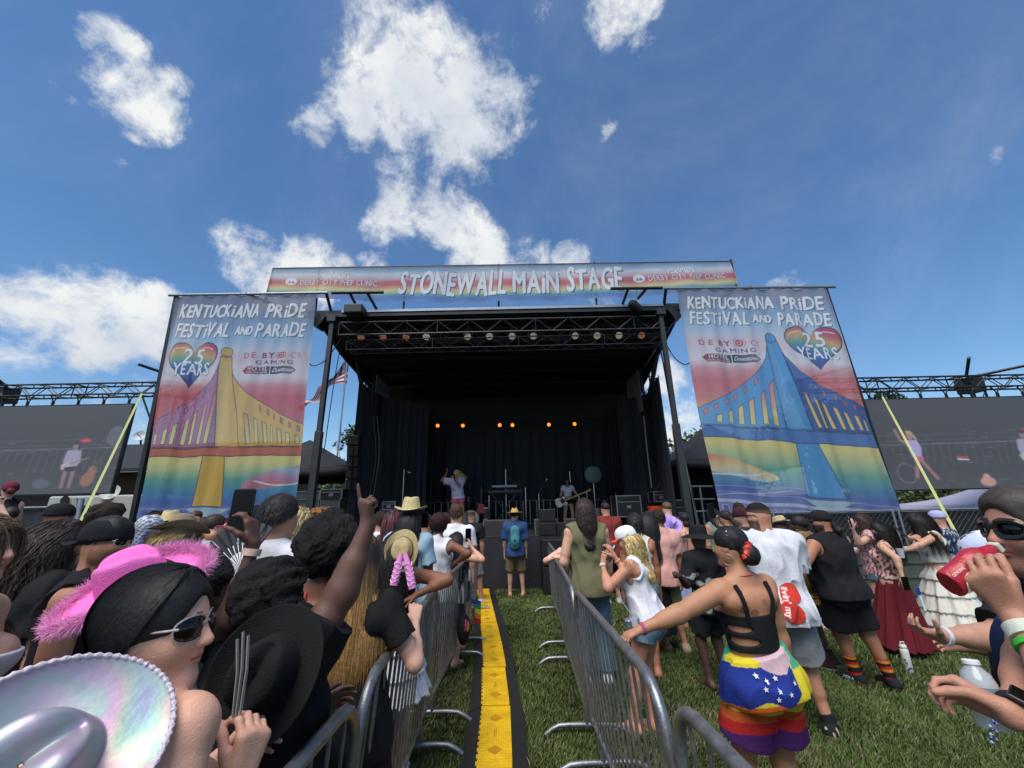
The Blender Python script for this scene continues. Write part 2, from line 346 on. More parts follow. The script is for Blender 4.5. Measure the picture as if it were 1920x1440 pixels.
# ------------------------------------------------------------------ people
def rot(ax, a):
    ax = unit(ax); K = np.array([[0, -ax[2], ax[1]], [ax[2], 0, -ax[0]], [-ax[1], ax[0], 0]]); return np.eye(3) + math.sin(a) * K + (1 - math.cos(a)) * K @ K
def ik(A, T, l1, l2, pole):
    A = np.array(A, float); T = np.array(T, float); d = T - A; D = np.linalg.norm(d); u = d / (D + 1e-9)
    if D > (l1 + l2) * .998: D = (l1 + l2) * .998; T = A + u * D
    a = (l1 * l1 - l2 * l2 + D * D) / (2 * D); h = math.sqrt(max(l1 * l1 - a * a, 1e-8)); p = np.array(pole, float); p = p - u * (p @ u)
    return A + u * a + unit(p) * h, T
def lerp(a, b, t): return np.asarray(a) * (1 - t) + np.asarray(b) * t
HAIRSH = {}
class Body:
    """skeleton + primitives in the person's own frame (facing +Y, right hand +X)"""
    def __init__(s, H, o):
        s.H = H; s.o = o; fem = o.get('sex', 'f') == 'f'; s.fem = fem; g = o.get('g', 1.); s.g = g
        lean = math.radians(o.get('lean', 0)); side = math.radians(o.get('side', 0)); tw = math.radians(o.get('twist', 0))
        M = Rz(tw) @ Ry(side) @ Rx(-lean); s.M = M; rg, fw, up = M[:, 0], M[:, 1], M[:, 2]; s.rg, s.fw, s.up = rg, fw, up
        P = np.array([o.get('dx', 0.), o.get('dy', 0.), o.get('pz', .53)]) * H; s.P = P
        T = lambda x, y, z: P + (rg * x + fw * y + up * z) * H
        s.T = T; sw = .089 if fem else .101; s.sw = sw = sw * (1 + (g - 1) * .5); hw = 1.06 if fem else .95
        s.nb = T(0, -.008, .295); hM = M @ Rz(math.radians(o.get('hyaw', 0))) @ Rx(math.radians(o.get('hpitch', 0))) @ Ry(math.radians(o.get('hroll', 0)))
        if o.get('hup', 1): hM = Rz(tw) @ Rz(math.radians(o.get('hyaw', 0))) @ Rx(math.radians(o.get('hpitch', 0))) @ Ry(math.radians(o.get('hroll', 0)))
        s.hM = hM; s.hh = hh = .132 * H * o.get('hs', 1.)
        s.hc = s.nb + up * .028 * H + hM @ np.array([0, .14, o.get('nk', .62)]) * hh
        s.top = s.hc + hM[:, 2] * hh * .5
        s.prims = []; A = s.prims.append
        def c(tag, a, b, ra, rb, k=.03, flat=None): A((tag, 'c', a, b, ra * H, rb * H, k, flat))
        def e(tag, cc, r, Mx=None, k=.03): A((tag, 'e', cc, np.array(r) * H, M if Mx is None else Mx, k))
        gw = g; gd = 1 + (g - 1) * 1.5
        e('tor', T(0, .0, .185), (.089 * gw if not fem else .078 * gw, .064 * gd, .125)); e('tor', T(0, 0, .085), ((.082 if not fem else .070) * gw, .058 * gd, .09), k=.05)
        e('pel', T(0, -.006, .0), (.094 * hw * gw, .068 * gd, .072), k=.05)
        bt = 1 + (gd - 1) * .4
        for q in (-1, 1): e('pel', T(q * .042 * gw, -.036 * bt, -.034), (.050 * gw, .046 * bt, .056), k=.05)
        if g > 1.12: e('tor', T(0, .035 * gd, .07), (.085 * gw, .06 * gd, .085), k=.06)
        if fem:
            for q in (-1, 1): e('tor', T(q * .042, .052 * gd, .195), (.038, .034, .038), k=.03)
        else: e('tor', T(0, .03, .225), (.085 * gw, .042, .05), k=.04)
        c('tor', T(-.07, -.03, .24), T(.07, -.03, .24), .035, .035, .05)
        s.SH = {q: T(q * sw, -.008, .272 + o.get('shrug' + 'LR'[q > 0], 0)) for q in (-1, 1)}
        for q in (-1, 1):
            c('tor', s.nb + up * .012 * H, s.SH[q] * .92 + s.nb * .08, .026, .026 if fem else .031, .05); e('sh', s.SH[q], (.031 * (1 + (g - 1) * .5),) * 3 if not fem else (.027 * (1 + (g - 1) * .5),) * 3, k=.04)
        nr = .029 if fem else .036 * (1 + (g - 1) * .4)
        c('neck', s.nb - up * .01 * H, s.hc + hM @ np.array([0, -.10, -.18]) * hh, nr * 1.12, nr, .03)
        # head
        def he(tag, x, y, z, rx, ry, rz, k=.25, op='u'): A((tag, 'e' if op == 'u' else 'x', s.hc + hM @ (np.array([x, y, z]) * hh), np.array([rx, ry, rz]) * hh, hM, k * hh))
        def hcn(tag, a, b, ra, rb, k=.15): A((tag, 'c', s.hc + hM @ (np.array(a) * hh), s.hc + hM @ (np.array(b) * hh), ra * hh, rb * hh, k * hh, None))
        jw = .9 if fem else 1.03
        he('head', 0, -.06, .14, .325, .405, .36); he('head', 0, .12, -.10, .25 * jw, .235, .33, .2)
        he('head', 0, .02, -.16, .27 * jw, .26, .22, .15)
        for q in (-1, 1):
            hcn('head', (q * .22 * jw, -.02, -.26), (q * .06, .25, -.41), .075, .06, .12); he('head', q * .145, .235, -.10, .095, .085, .10, .12)
            he('face', q * .125, .355, .035, .075, .05, .045, .08, 'x'); he('face', q * .125, .285, .025, .058, .058, .05, .02)
            hcn('face', (q * .05, .335, .095), (q * .20, .275, .105), .03, .022, .06)
            he('ear', q * .315, -.03, -.01, .035, .085, .12, .03); he('face', q * .36, .0, .0, .03, .045, .075, .02, 'x')
            he('face', q * .038, .375, -.135, .032, .04, .03, .03)
        he('head', 0, .255, -.425, .10 * jw, .075, .07, .12); hcn('face', (0, .34, .06), (0, .43, -.115), .026, .046, .05)
        he('face', 0, .335, -.225, .092, .05, .028, .04); he('face', 0, .33, -.275, .075, .052, .032, .02)
        if fem: pass
        # legs
        s.HP, s.KN, s.AN = {}, {}, {}
        for q in (-1, 1):
            hp = T(q * .047, -.003, -.022) ; s.HP[q] = hp
            ft = o.get('footR' if q > 0 else 'footL', (q * (.05 if fem else .065), 0., .045)); an = np.array(ft) * H
            kn, an = ik(hp, an, .245 * H, .232 * H, o.get('kneeR' if q > 0 else 'kneeL', (q * .12, 1, 0))); s.KN[q] = kn; s.AN[q] = an
            t = 'LR'[q > 0]; tg = 1 + (g - 1) * .8
            c('th' + t, hp, kn, (.058 if fem else .054) * tg, .034 * tg, .04); c('sn' + t, kn, an, .033, .0215, .03)
            u = unit(an - kn); fr = unit(np.array([0, 1., 0]) - u * u[1]); A(('sn' + t, 'c', kn + (an - kn) * .12 - fr * .010 * H, kn + (an - kn) * .5 - fr * .008 * H, .029 * H * tg, .022 * H * tg, .03, None))
            fa = math.radians(o.get('toe' + t, -q * 8)); fd = Rz(fa) @ np.array([0, 1., 0]); fp = o.get('point' + t, 0.); fd = unit(fd - np.array([0, 0, fp]))
            s.__dict__['fd' + t] = fd; hl = an + np.array([0, 0, -.020]) * H - fd * .02 * H; tip = hl + fd * .105 * H + np.array([0, 0, -.008]) * H
            c('ft' + t, an, hl, .022, .022, .02); c('ft' + t, hl, tip, .021, .015, .03, (np.array([0, 0, 1]), 1.))
            c('ft' + t, an + fd * .02 * H, tip - fd * .02 * H, .018, .015, .03)
    def arms(s, toloc):
        H, o = s.H, s.o; s.EL, s.WR, s.HD = {}, {}, {}; A = s.prims.append
        for q in (-1, 1):
            t = 'LR'[q > 0]; a = dict(o.get(t, {})); mode = a.get('mode', 'hang')
            if 'px' in a: tg = toloc(at(*a['px']))
            elif 'w' in a: tg = toloc(np.array(a['w']))
            elif mode == 'hang': tg = s.SH[q] + np.array([q * .035, .02 + a.get('f', 0), -.325]) * H
            elif mode == 'front': tg = s.SH[q] + (s.rg * -q * .05 + s.fw * .17 + np.array([0, 0, -.13])) * H
            elif mode == 'hip': tg = s.T(q * .11, .03, -.02)
            else: tg = s.SH[q] + (s.M @ np.array(a['t'])) * H
            pole = np.array(a.get('pole', (q * .5, -1, -.3)), float)
            if 'pxpole' in a: pole = toloc(at(*a['pxpole'])) - s.SH[q]
            el, wr = ik(s.SH[q], tg, .172 * H, .148 * H, pole); s.EL[q], s.WR[q] = el, wr
            m = (1 + (s.g - 1) * .6) * (1.06 if not s.fem else .96) * a.get('th', 1.)
            A(('ua' + t, 'c', s.SH[q], el, .0285 * H * m, .0235 * H * m, .03, None)); A(('ua' + t, 'c', lerp(s.SH[q], el, .3), lerp(s.SH[q], el, .7), .0265 * H * m, .0255 * H * m, .03, None))
            A(('fa' + t, 'c', el, wr, .0225 * H * m, .0145 * H * m, .03, None)); A(('fa' + t, 'c', lerp(el, wr, .12), lerp(el, wr, .42), .024 * H * m, .021 * H * m, .03, None))
            d = unit(a['dir'] if 'dir' in a else (wr - el)); n = np.array(a.get('n', (-q, .2, 0)), float)
            if 'dirpx' in a: d = unit(toloc(at(*a['dirpx'])) - wr)
            n = unit(n - d * (n @ d)); s.HD[q] = (wr, d, n)
            if a.get('hand') != 'none': s.hand('hd' + t, wr, d, n, q, a.get('hand', 'relax'))
    def hand(s, tag, W, d, n, q, pose):
        k = s.H / 1.72; th = np.cross(d, n) * q; A = s.prims.append; lo = s.o.get('res', .01) * .72
        cur = {'relax': [(.25, .35, .25), (.3, .45, .3), (.38, .5, .3), (.45, .5, .35)], 'open': [(.05, .05, .05)] * 4, 'fist': [(1.4, 1.6, .9)] * 4, 'point': [(.0, .06, .05), (1.35, 1.6, .9), (1.4, 1.6, .9), (1.4, 1.6, .9)],
               'grip': [(.75, .9, .55), (.8, .95, .6), (.85, 1., .6), (.9, 1., .6)], 'hold': [(.35, .75, .5), (.4, .8, .5), (.45, .85, .5), (.5, .9, .5)]}[pose]
        for i, (off, ln, r) in enumerate(((.029, .074, .0088), (.010, .083, .0090), (-.0095, .077, .0085), (-.028, .060, .0075))):
            kn = W + (d * (.092 - .004 * abs(i - 1)) + th * off) * k; A((tag, 'c', W + (d * .008 + th * off * .45) * k, kn, .0145 * k, .0125 * k, .014, None))
            a = 0; p = kn; sp = (1.5 - i) * (.10 if pose == 'open' else .045)
            for j, (f, aj) in enumerate(zip((.46, .30, .24), cur[i])):
                a += aj; dd = unit((d + th * sp) * math.cos(a) + n * math.sin(a)); pn = p + dd * ln * f * k; rr = max(r * (1 - .1 * j), lo) * k
                A((tag, 'c', p, pn, rr, rr * .93, .004, None)); p = pn
        b = W + (d * .022 + th * .026 + n * .004) * k; op = .25 if pose in ('fist', 'grip', 'point') else .75
        d1 = unit(d * .75 + th * op + n * .35); p1 = b + d1 * .042 * k; d2 = unit(d * .85 + th * op * .4 + n * (.75 if pose in ('fist', 'point', 'grip', 'hold') else .2)); p2 = p1 + d2 * .034 * k; p3 = p2 + unit(d2 + n * .3) * .026 * k
        A((tag, 'c', W + (d * .01 + th * .015) * k, p1, .016 * k, .0125 * k, .012, None)); A((tag, 'c', p1, p2, max(.0112, lo) * k, max(.0105, lo) * k, .005, None)); A((tag, 'c', p2, p3, max(.0105, lo) * k, max(.009, lo) * k, .004, None))
    def bounds(s, prims, pad):
        lo, hi = [], []
        for p in prims:
            if p[1] == 'c': r = max(p[4], p[5]); lo += [np.minimum(p[2], p[3]) - r]; hi += [np.maximum(p[2], p[3]) + r]
            elif p[1] == 'e': r = p[3].max(); lo += [p[2] - r]; hi += [p[2] + r]
        return np.min(lo, 0) - pad, np.max(hi, 0) + pad
    def mesh(s, res):
        pr = s.prims; lo, hi = s.bounds(pr, .03); F = Field(lo, hi, res)
        for p in sorted(pr, key=lambda p: p[1] == 'x' or p[0] in ('face', 'ear')):
            if p[0] in ('face',) and res > .013: continue
            if p[1] == 'c': F.cone(p[2], p[3], p[4], p[5], p[6], p[7])
            elif p[1] == 'e': F.ell(p[2], p[3], p[4], p[5])
            else: F.ell(p[2], p[3], p[4], p[5], 's')
        V, Q = F.mesh(); return relax(V, Q, 1, .4), Q
    def skin(s, V, col, fn=None):
        c = np.tile(S(col), (len(V), 1)); hl = (V - s.hc) @ s.hM / s.hh
        red = np.array([1.12, .86, .82]); x, y, z = hl.T; ax = np.abs(x)
        def mixc(m, cc, w=1.): m = m * w; c[:] = c * (1 - m[:, None]) + (np.asarray(cc) if np.ndim(cc) else cc) * m[:, None]
        head = (ax < .5) & (np.abs(y) < .6) & (np.abs(z) < .6)
        ck = np.exp(-(((ax - .16) / .09) ** 2 + ((z + .13) / .08) ** 2)) * (y > .1) * head; mixc(ck, c * red, .6)
        c_no = np.exp(-((x / .06) ** 2 + ((z + .12) / .05) ** 2)) * (y > .33) * head; mixc(c_no, c * red, .5)
        lip = ((x / .10) ** 2 + ((z + .25) / .045) ** 2 < 1) & (y > .30) & head; mixc(lip.astype(float), c * np.array([.95, .5, .5]), .75)
        ml = ((x / .10) ** 2 + ((z + .249) / .009) ** 2 < 1) & (y > .30) & head; mixc(ml.astype(float), c * .35)
        if not s.o.get('shades'):
            ew = (((ax - .125) / .052) ** 2 + ((z - .022) / .024) ** 2 < 1) & (y > .26) & head; mixc(ew.astype(float), S('#d8d4cc'))
            ir = (((ax - .122) / .02) ** 2 + ((z - .022) / .022) ** 2 < 1) & (y > .26) & head; mixc(ir.astype(float), S('#1d130c'))
            la = (((ax - .125) / .06) ** 2 + ((z - .045) / .010) ** 2 < 1) & (y > .24) & head; mixc(la.astype(float), S('#1a120e'), .8)
        br = (((ax - .13) / .085) ** 2 + ((z - .115 - .02 * (ax < .12)) / .018) ** 2 < 1) & (y > .2) & head; mixc(br.astype(float), S(s.o.get('brow', '#2a1c14')), .75)
        if s.o.get('beard'):
            n = wav(5, 6, (60, 200))(*V.T); b = np.clip((-.10 - z - .10 * (ax < .1) * (y > .25)) * 14, 0, 1) * (y > -.12) * (z > -.56) * head * (lip == 0) * np.clip(.9 + .4 * n, 0, 1)
            b = np.maximum(b, ((ax < .11) & (np.abs(z + .195) < .022) & (y > .3)) * .8 * head); mixc(b, S(s.o['beard']), s.o.get('bw', .8))
        c *= (1 + .05 * wav(3, 5, (8, 40))(*V.T))[:, None]
        if fn: c = fn(V, c, s)
        return c
    def cloth(s, inc, res, infl=.012, clips=(), subs=(), extra=(), k=.02, folds=.004, seed=0, ff=(18, 55)):
        """garment built over chosen primitives; inc: {tag: (infl, t0, t1) or infl}"""
        P = []
        for p in s.prims:
            if p[0] not in inc: continue
            v = inc[p[0]]; v = (v,) if not isinstance(v, tuple) else v; f = v[0] * s.H
            if p[1] == 'c':
                a, b, ra, rb = p[2], p[3], p[4], p[5]; t0, t1 = (v[1], v[2]) if len(v) > 1 else (0, 1); fl = v[3] * s.H if len(v) > 3 else 0
                if t1 < 1 or t0 > 0:
                    if p[0][:2] in ('ua', 'th', 'sn', 'fa') and np.linalg.norm(b - a) < .12 * s.H: continue
                A_, B_ = lerp(a, b, t0), lerp(a, b, t1); P.append((p[0], 'c', A_, B_, ra + (rb - ra) * t0 + f, ra + (rb - ra) * t1 + f + fl, max(p[6] * .6, .014), p[7], (1 if t1 < 1 or (len(v) > 4) else 0) | (2 if t0 > 0 else 0)))
            elif p[1] == 'e': P.append((p[0], 'e', p[2], p[3] + f, p[4], p[5]))
        for e in extra: P.append(e)
        lo, hi = s.bounds(P, .04); F = Field(lo, hi, res)
        for p in P:
            if p[1] == 'c': F.cone(p[2], p[3], p[4], p[5], p[6] + k * .3, p[7], p[8] if len(p) > 8 else 0)
            else: F.ell(p[2], p[3], p[4], p[5] + k * .5)
        if folds:
            w = wav(seed + 17, 6, ff); w2 = wav(seed + 5, 4, (60, 110)); F.disp(lambda x, y, z: folds * (np.abs(w(x + .2 * z, y - .1 * z, z * .45)) * 3.2 - 1.2) + folds * .35 * w2(x, y, z * .6))
        for sb in subs:
            if sb[0] == 'e': F.ell(sb[1], np.array(sb[2]) * s.H, s.M, .008, 's')
            else: F.cone(sb[1], sb[2], sb[3] * s.H, sb[4] * s.H, .008, None, 0, 's')
        for c in clips: F.clip(*c)
        V, Q = F.mesh(); return (relax(V, Q, 1, .4) if len(V) else V), Q

def outn(p, c): v = p - c; return v / (np.linalg.norm(v, axis=1)[:, None] + 1e-9)
def hair_ribbons(b, o, res):
    """strands grown from the scalp, falling over head and shoulders"""
    n = o.get('n', 500); hh, hM, hc, H = b.hh, b.hM, b.hc, b.H; r = np.random.default_rng(o.get('seed', 1)); L_ = o.get('len', .35); st = o['style']
    D = r.normal(size=(n * 4, 3)); D /= np.linalg.norm(D, axis=1)[:, None]; y, z = D[:, 1], D[:, 2]
    ok = (z < (.15 if b.o.get('hat') else 2)) & (z > np.where(y > 0, -.12 + .72 * y, -.12 + .6 * y)); D = D[ok][:n]; n = len(D)
    th_ = o.get('thin', 0.); R0 = (np.array([.345, .43, .385]) + th_) * o.get('puff', 1.0); p = (D * R0 + np.array([0, -.06, .14])) * hh; d = D.copy()
    S_ = o.get('seg', 12); step = L_ / S_ * r.uniform(.75, 1.1, n)[:, None]; part = o.get('part', 0)
    wp = hc + p @ hM.T; wd = d @ hM.T; pts = [wp.copy()]; down = np.array([0, 0, -1.])
    bk = -hM[:, 1]; curl = o.get('curl', .0); cf = o.get('cf', 60.); ph = r.uniform(0, 6.28, (n, 2)); sty = o.get('wd', bk)
    ells = [(hc + hM @ np.array([0, -.06, .14]) * hh, (np.array([.35, .435, .39]) + th_) * hh * (1 + r.uniform(0, .10 if st not in ('bun', 'pony') else .035, n)[:, None]), hM), (hc + hM @ np.array([0, .08, -.12]) * hh, np.array([.29, .27, .36]) * hh, hM),
            (b.T(0, 0, .185), np.array([.105, .082, .13]) * H * (1 + r.uniform(0, .15, n)[:, None]), b.M), (b.T(0, 0, .28), np.array([.13, .055, .035]) * H, b.M), (b.T(0, -.01, .03), np.array([.10, .095, .10]) * H, b.M)]
    wind = np.array(o.get('wind', (0, 0, 0)), float)
    pull = None
    if st in ('bun', 'pony'): pl_ = o.get('bun', (0, -.52, .05)) if st == 'bun' else (0, -.45, o.get('pz_', .05)); pull = hc + hM @ (np.array(pl_) * hh); dist0 = np.linalg.norm(pull - wp, axis=1)[:, None] * 1.18
    for i in range(S_):
        t = i / S_; g = o.get('grav', .55)
        if pull is not None:
            dv = pull - wp; dl = np.linalg.norm(dv, axis=1)[:, None]; wd = dv / (dl + 1e-6) + outn(wp, hc) * .25 * (1 - t); step = np.minimum(dist0 / S_ * 1.15, dl * .9)
        elif st == 'afro': wd = wd * .8 + r.normal(size=(n, 3)) * .62
        else: wd = wd * (1 - g) + (down * 1.0 + wind + (np.asarray(sty) * .9 if i < 2 else np.asarray(sty) * .05)) * g
        wd /= np.linalg.norm(wd, axis=1)[:, None] + 1e-9; wp = wp + wd * step
        if st != 'afro':
            for (c0, rr, Mx) in ells:
                q = (wp - c0) @ Mx / rr; l = np.linalg.norm(q, axis=1); m = l < 1; q[m] /= l[m][:, None] + 1e-6; w2 = c0 + (q * rr) @ Mx.T; wp = np.where(m[:, None], w2, wp)
        cw = wp.copy()
        if curl:
            s_ = L_ * (i + 1) / S_; cw[:, 0] += curl * np.sin(cf * s_ + ph[:, 0]) * min(1, t * 4); cw[:, 1] += curl * np.cos(cf * s_ * .9 + ph[:, 1]) * min(1, t * 4); cw[:, 2] += curl * .4 * np.sin(cf * 1.3 * s_ + ph[:, 1])
        pts.append(cw)
    P = np.stack(pts, 1); k = P.shape[1]
    if pull is not None:
        ql = (P - hc) @ hM / hh; bad = ((ql[..., 1] > .13) & (ql[..., 2] < .26)).any(1); keep = ~bad; P = P[keep]; n = int(keep.sum())
    tan = np.gradient(P, axis=1); outv = P - hc; sd = np.cross(tan, outv); sd /= np.linalg.norm(sd, axis=2)[:, :, None] + 1e-9
    w = o.get('w', .004) * np.interp(np.linspace(0, 1, k), [0, .2, .7, 1], [1, 1, .8, .15])[None, :, None]; A_ = P + sd * w; B_ = P - sd * w; V = np.stack([A_, B_], 2).reshape(-1, 3)
    i0 = (np.arange(n)[:, None] * k + np.arange(k - 1)[None]).ravel() * 2; Q = np.stack([i0, i0 + 1, i0 + 3, i0 + 2], 1)
    c1, c2 = S(o['col']), S(o.get('col2', o['col'])); tt = np.clip((np.linspace(0, 1, k) - o.get('om', .3)) / .35, 0, 1)[None, :, None]; jit = r.uniform(.5, 1.7, (n, 1, 1))
    C = (c1 * (1 - tt) + c2 * tt) * jit
    if 'col3' in o: hi = (r.uniform(size=(n, 1, 1)) < .4); C = np.where(hi, S(o['col3']) * jit, C)
    return V, Q, np.repeat(C.reshape(-1, 3), 2, 0)
def hair_mesh(b, o, res):
    st = o['style']; hh, hM, hc, H = b.hh, b.hM, b.hc, b.H; W_ = lambda x, y, z: hc + hM @ (np.array([x, y, z]) * hh)
    F = Field(hc - .55, hc + .45, max(res, .006)) if st in ('long', 'pony', 'braids') else Field(hc - .24 * 1.15 - (.1 if st == 'afro' else 0), hc + .24 * 1.15 + (.1 if st == 'afro' else 0), res)
    pf = o.get('puff', 1.0); thin = o['thin'] if 'thin' in o else {'fade': .0, 'bald': -.02, 'short': .03, 'curlshort': .05}.get(st, .035)
    F.ell(W_(0, -.07, .155), np.array([.335 + thin, .415 + thin, .365 + thin]) * hh * (pf if st == 'afro' else 1), hM, .01)
    if st in ('fade', 'short', 'curlshort'): F.ell(W_(0, .0, .26), np.array([.30 + thin, .36 + thin, .27 + thin]) * hh, hM, .02)
    # face opening
    zl = o.get('line', .20)
    if st != 'afro' or pf < 1.4:
        F.ell(W_(0, .52, -.18), np.array([.30, .40, .50]) * hh, hM, .02, 's'); F.ell(W_(0, .30, -.42), np.array([.40, .34, .40]) * hh, hM, .02, 's')
    if st in ('short', 'fade', 'curlshort', 'bun', 'pony', 'updo'): F.ell(W_(0, .12, -.30), np.array([.46, .26, .34]) * hh, hM, .02, 's'); F.clip(W_(0, -.2, o.get('nape', -.27)), -hM[:, 2] + hM[:, 1] * .3)
    if st == 'afro': F.ell(W_(0, -.12, .12), np.array([.5, .52, .5]) * hh * pf, hM, .04); F.ell(W_(0, .62, -.12), np.array([.36, .42, .48]) * hh, hM, .03, 's')
    if st == 'bun': p0 = o.get('bun', (0, -.52, .05)); F.ell(W_(*p0), np.array([.2, .18, .2]) * hh * o.get('bs', 1), hM, .02)
    if st in ('long', 'braids'):
        l = o.get('len', .3); F.cone(W_(0, -.28, -.05), W_(0, -.34, -.35), .30 * hh, .28 * hh, .03, (hM[:, 1], .6)); p = W_(0, -.34, -.35)
        q = b.T(0, -.085 * (1 + (b.g - 1)), .20); tot = np.linalg.norm(q - p); l2 = max(.03, l - .25 * H); F.cone(p, q, .24 * hh, .25 * hh, .03, (b.fw, .5))
        if l > .28 * H: F.cone(q, q - np.array([0, 0, l2 * .8]), .24 * hh, .10 * hh, .03, (b.fw, .4))
    if st == 'pony':
        p = W_(0, -.45, o.get('pz_', .05)); F.ell(p, .12 * hh, None, .02); q = p + (hM[:, 1] * -.25 + np.array([0, 0, -.3])) * hh; F.cone(p, q, .12 * hh, .16 * hh, .02); F.cone(q, q + np.array([0, 0, -o.get('len', .25)]), .16 * hh, .05 * hh, .02)
    n1, n2 = wav(o.get('seed', 1) + 40, 6, (60, 140)), wav(o.get('seed', 1) + 60, 6, (150, 380)); am = o.get('rough', {'afro': .012, 'curlshort': .010, 'fade': .001}.get(st, .003))
    F.disp(lambda x, y, z: am * n1(x, y, z) * 1.6 + am * .6 * n2(x, y, z))
    V, Q = F.mesh(); cc = S(o['col']); nn = wav(9, 6, (100, 300))(*V.T) if len(V) else 0
    C = cc * (1 + .35 * nn)[:, None] if len(V) else np.zeros((0, 3))
    if st == 'fade' and len(V): z = ((V - hc) @ hM / hh)[:, 2]; f = np.clip((z - .05) / .25, 0, 1)[:, None]; C = C * f + lerp(S(b.o['skin']), cc, .45) * (1 - f)
    if 'col2' in o and len(V): t = np.clip((hc[2] - .12 * H - V[:, 2]) / (.12 * H), 0, 1)[:, None]; C = C * (1 - t) + S(o['col2']) * .8 * t
    return V, Q, C
def combine(parts):
    Vs, Qs, Cs, n = [], [], [], 0
    for V, Q, C in parts:
        if len(V): Vs.append(V); Qs.append(Q + n); Cs.append(C); n += len(V)
    return np.vstack(Vs), np.vstack(Qs), np.vstack(Cs)

# ---- hats, glasses (built in a local frame: x right, y forward, z up, origin at head centre; metres)
def xf(V, M, c): return V @ np.array(M).T + np.array(c)
def cowboy_hat(crown=.115, brim=.085, curl=.07, rx=.088, ry=.105, pinch=.03, dip=.01, n=64, top=.78, fuzz=None):
    th = np.linspace(0, 2 * math.pi, n, endpoint=False); rows = []; C, Sn = np.cos(th), np.sin(th)
    for t in (0.02, .3, .55, .75, .9, 1.):      # crown top
        z = crown * (1 - .06 * t ** 4) - pinch * np.exp(-(C * t / .35) ** 2) * (1 - .25 * t) ; rows.append(np.stack([rx * top * t * C, ry * top * t * Sn * .95, z - .015 * (Sn * t > .5) * (Sn * t - .5) * 2], 1))
    for t in (.15, .4, .7, .92, 1.): rows.append(np.stack([rx * (top + (1 - top) * t ** .8) * C, ry * (top + (1 - top) * t ** .8) * Sn, (crown * (.94) - pinch * np.exp(-(C / .35) ** 2) * .75 * (1 - t)) * (1 - t) + 0 * C], 1))
    for t in (.08, .25, .5, .75, .92, 1.): rows.append(np.stack([(rx + brim * t * (1 - .12 * curl / .07 * t)) * C, (ry + brim * 1.12 * t) * Sn, curl * np.abs(C) ** 2.4 * t ** 1.7 - dip * np.abs(Sn) ** 2 * t + .003], 1))
    P = np.stack(rows, 0); k = P.shape[0]; V = P.reshape(-1, 3); F = np.array([(i * n + j, i * n + (j + 1) % n, (i + 1) * n + (j + 1) % n, (i + 1) * n + j) for i in range(k - 1) for j in range(n)])
    return V, F[:, ::-1], P
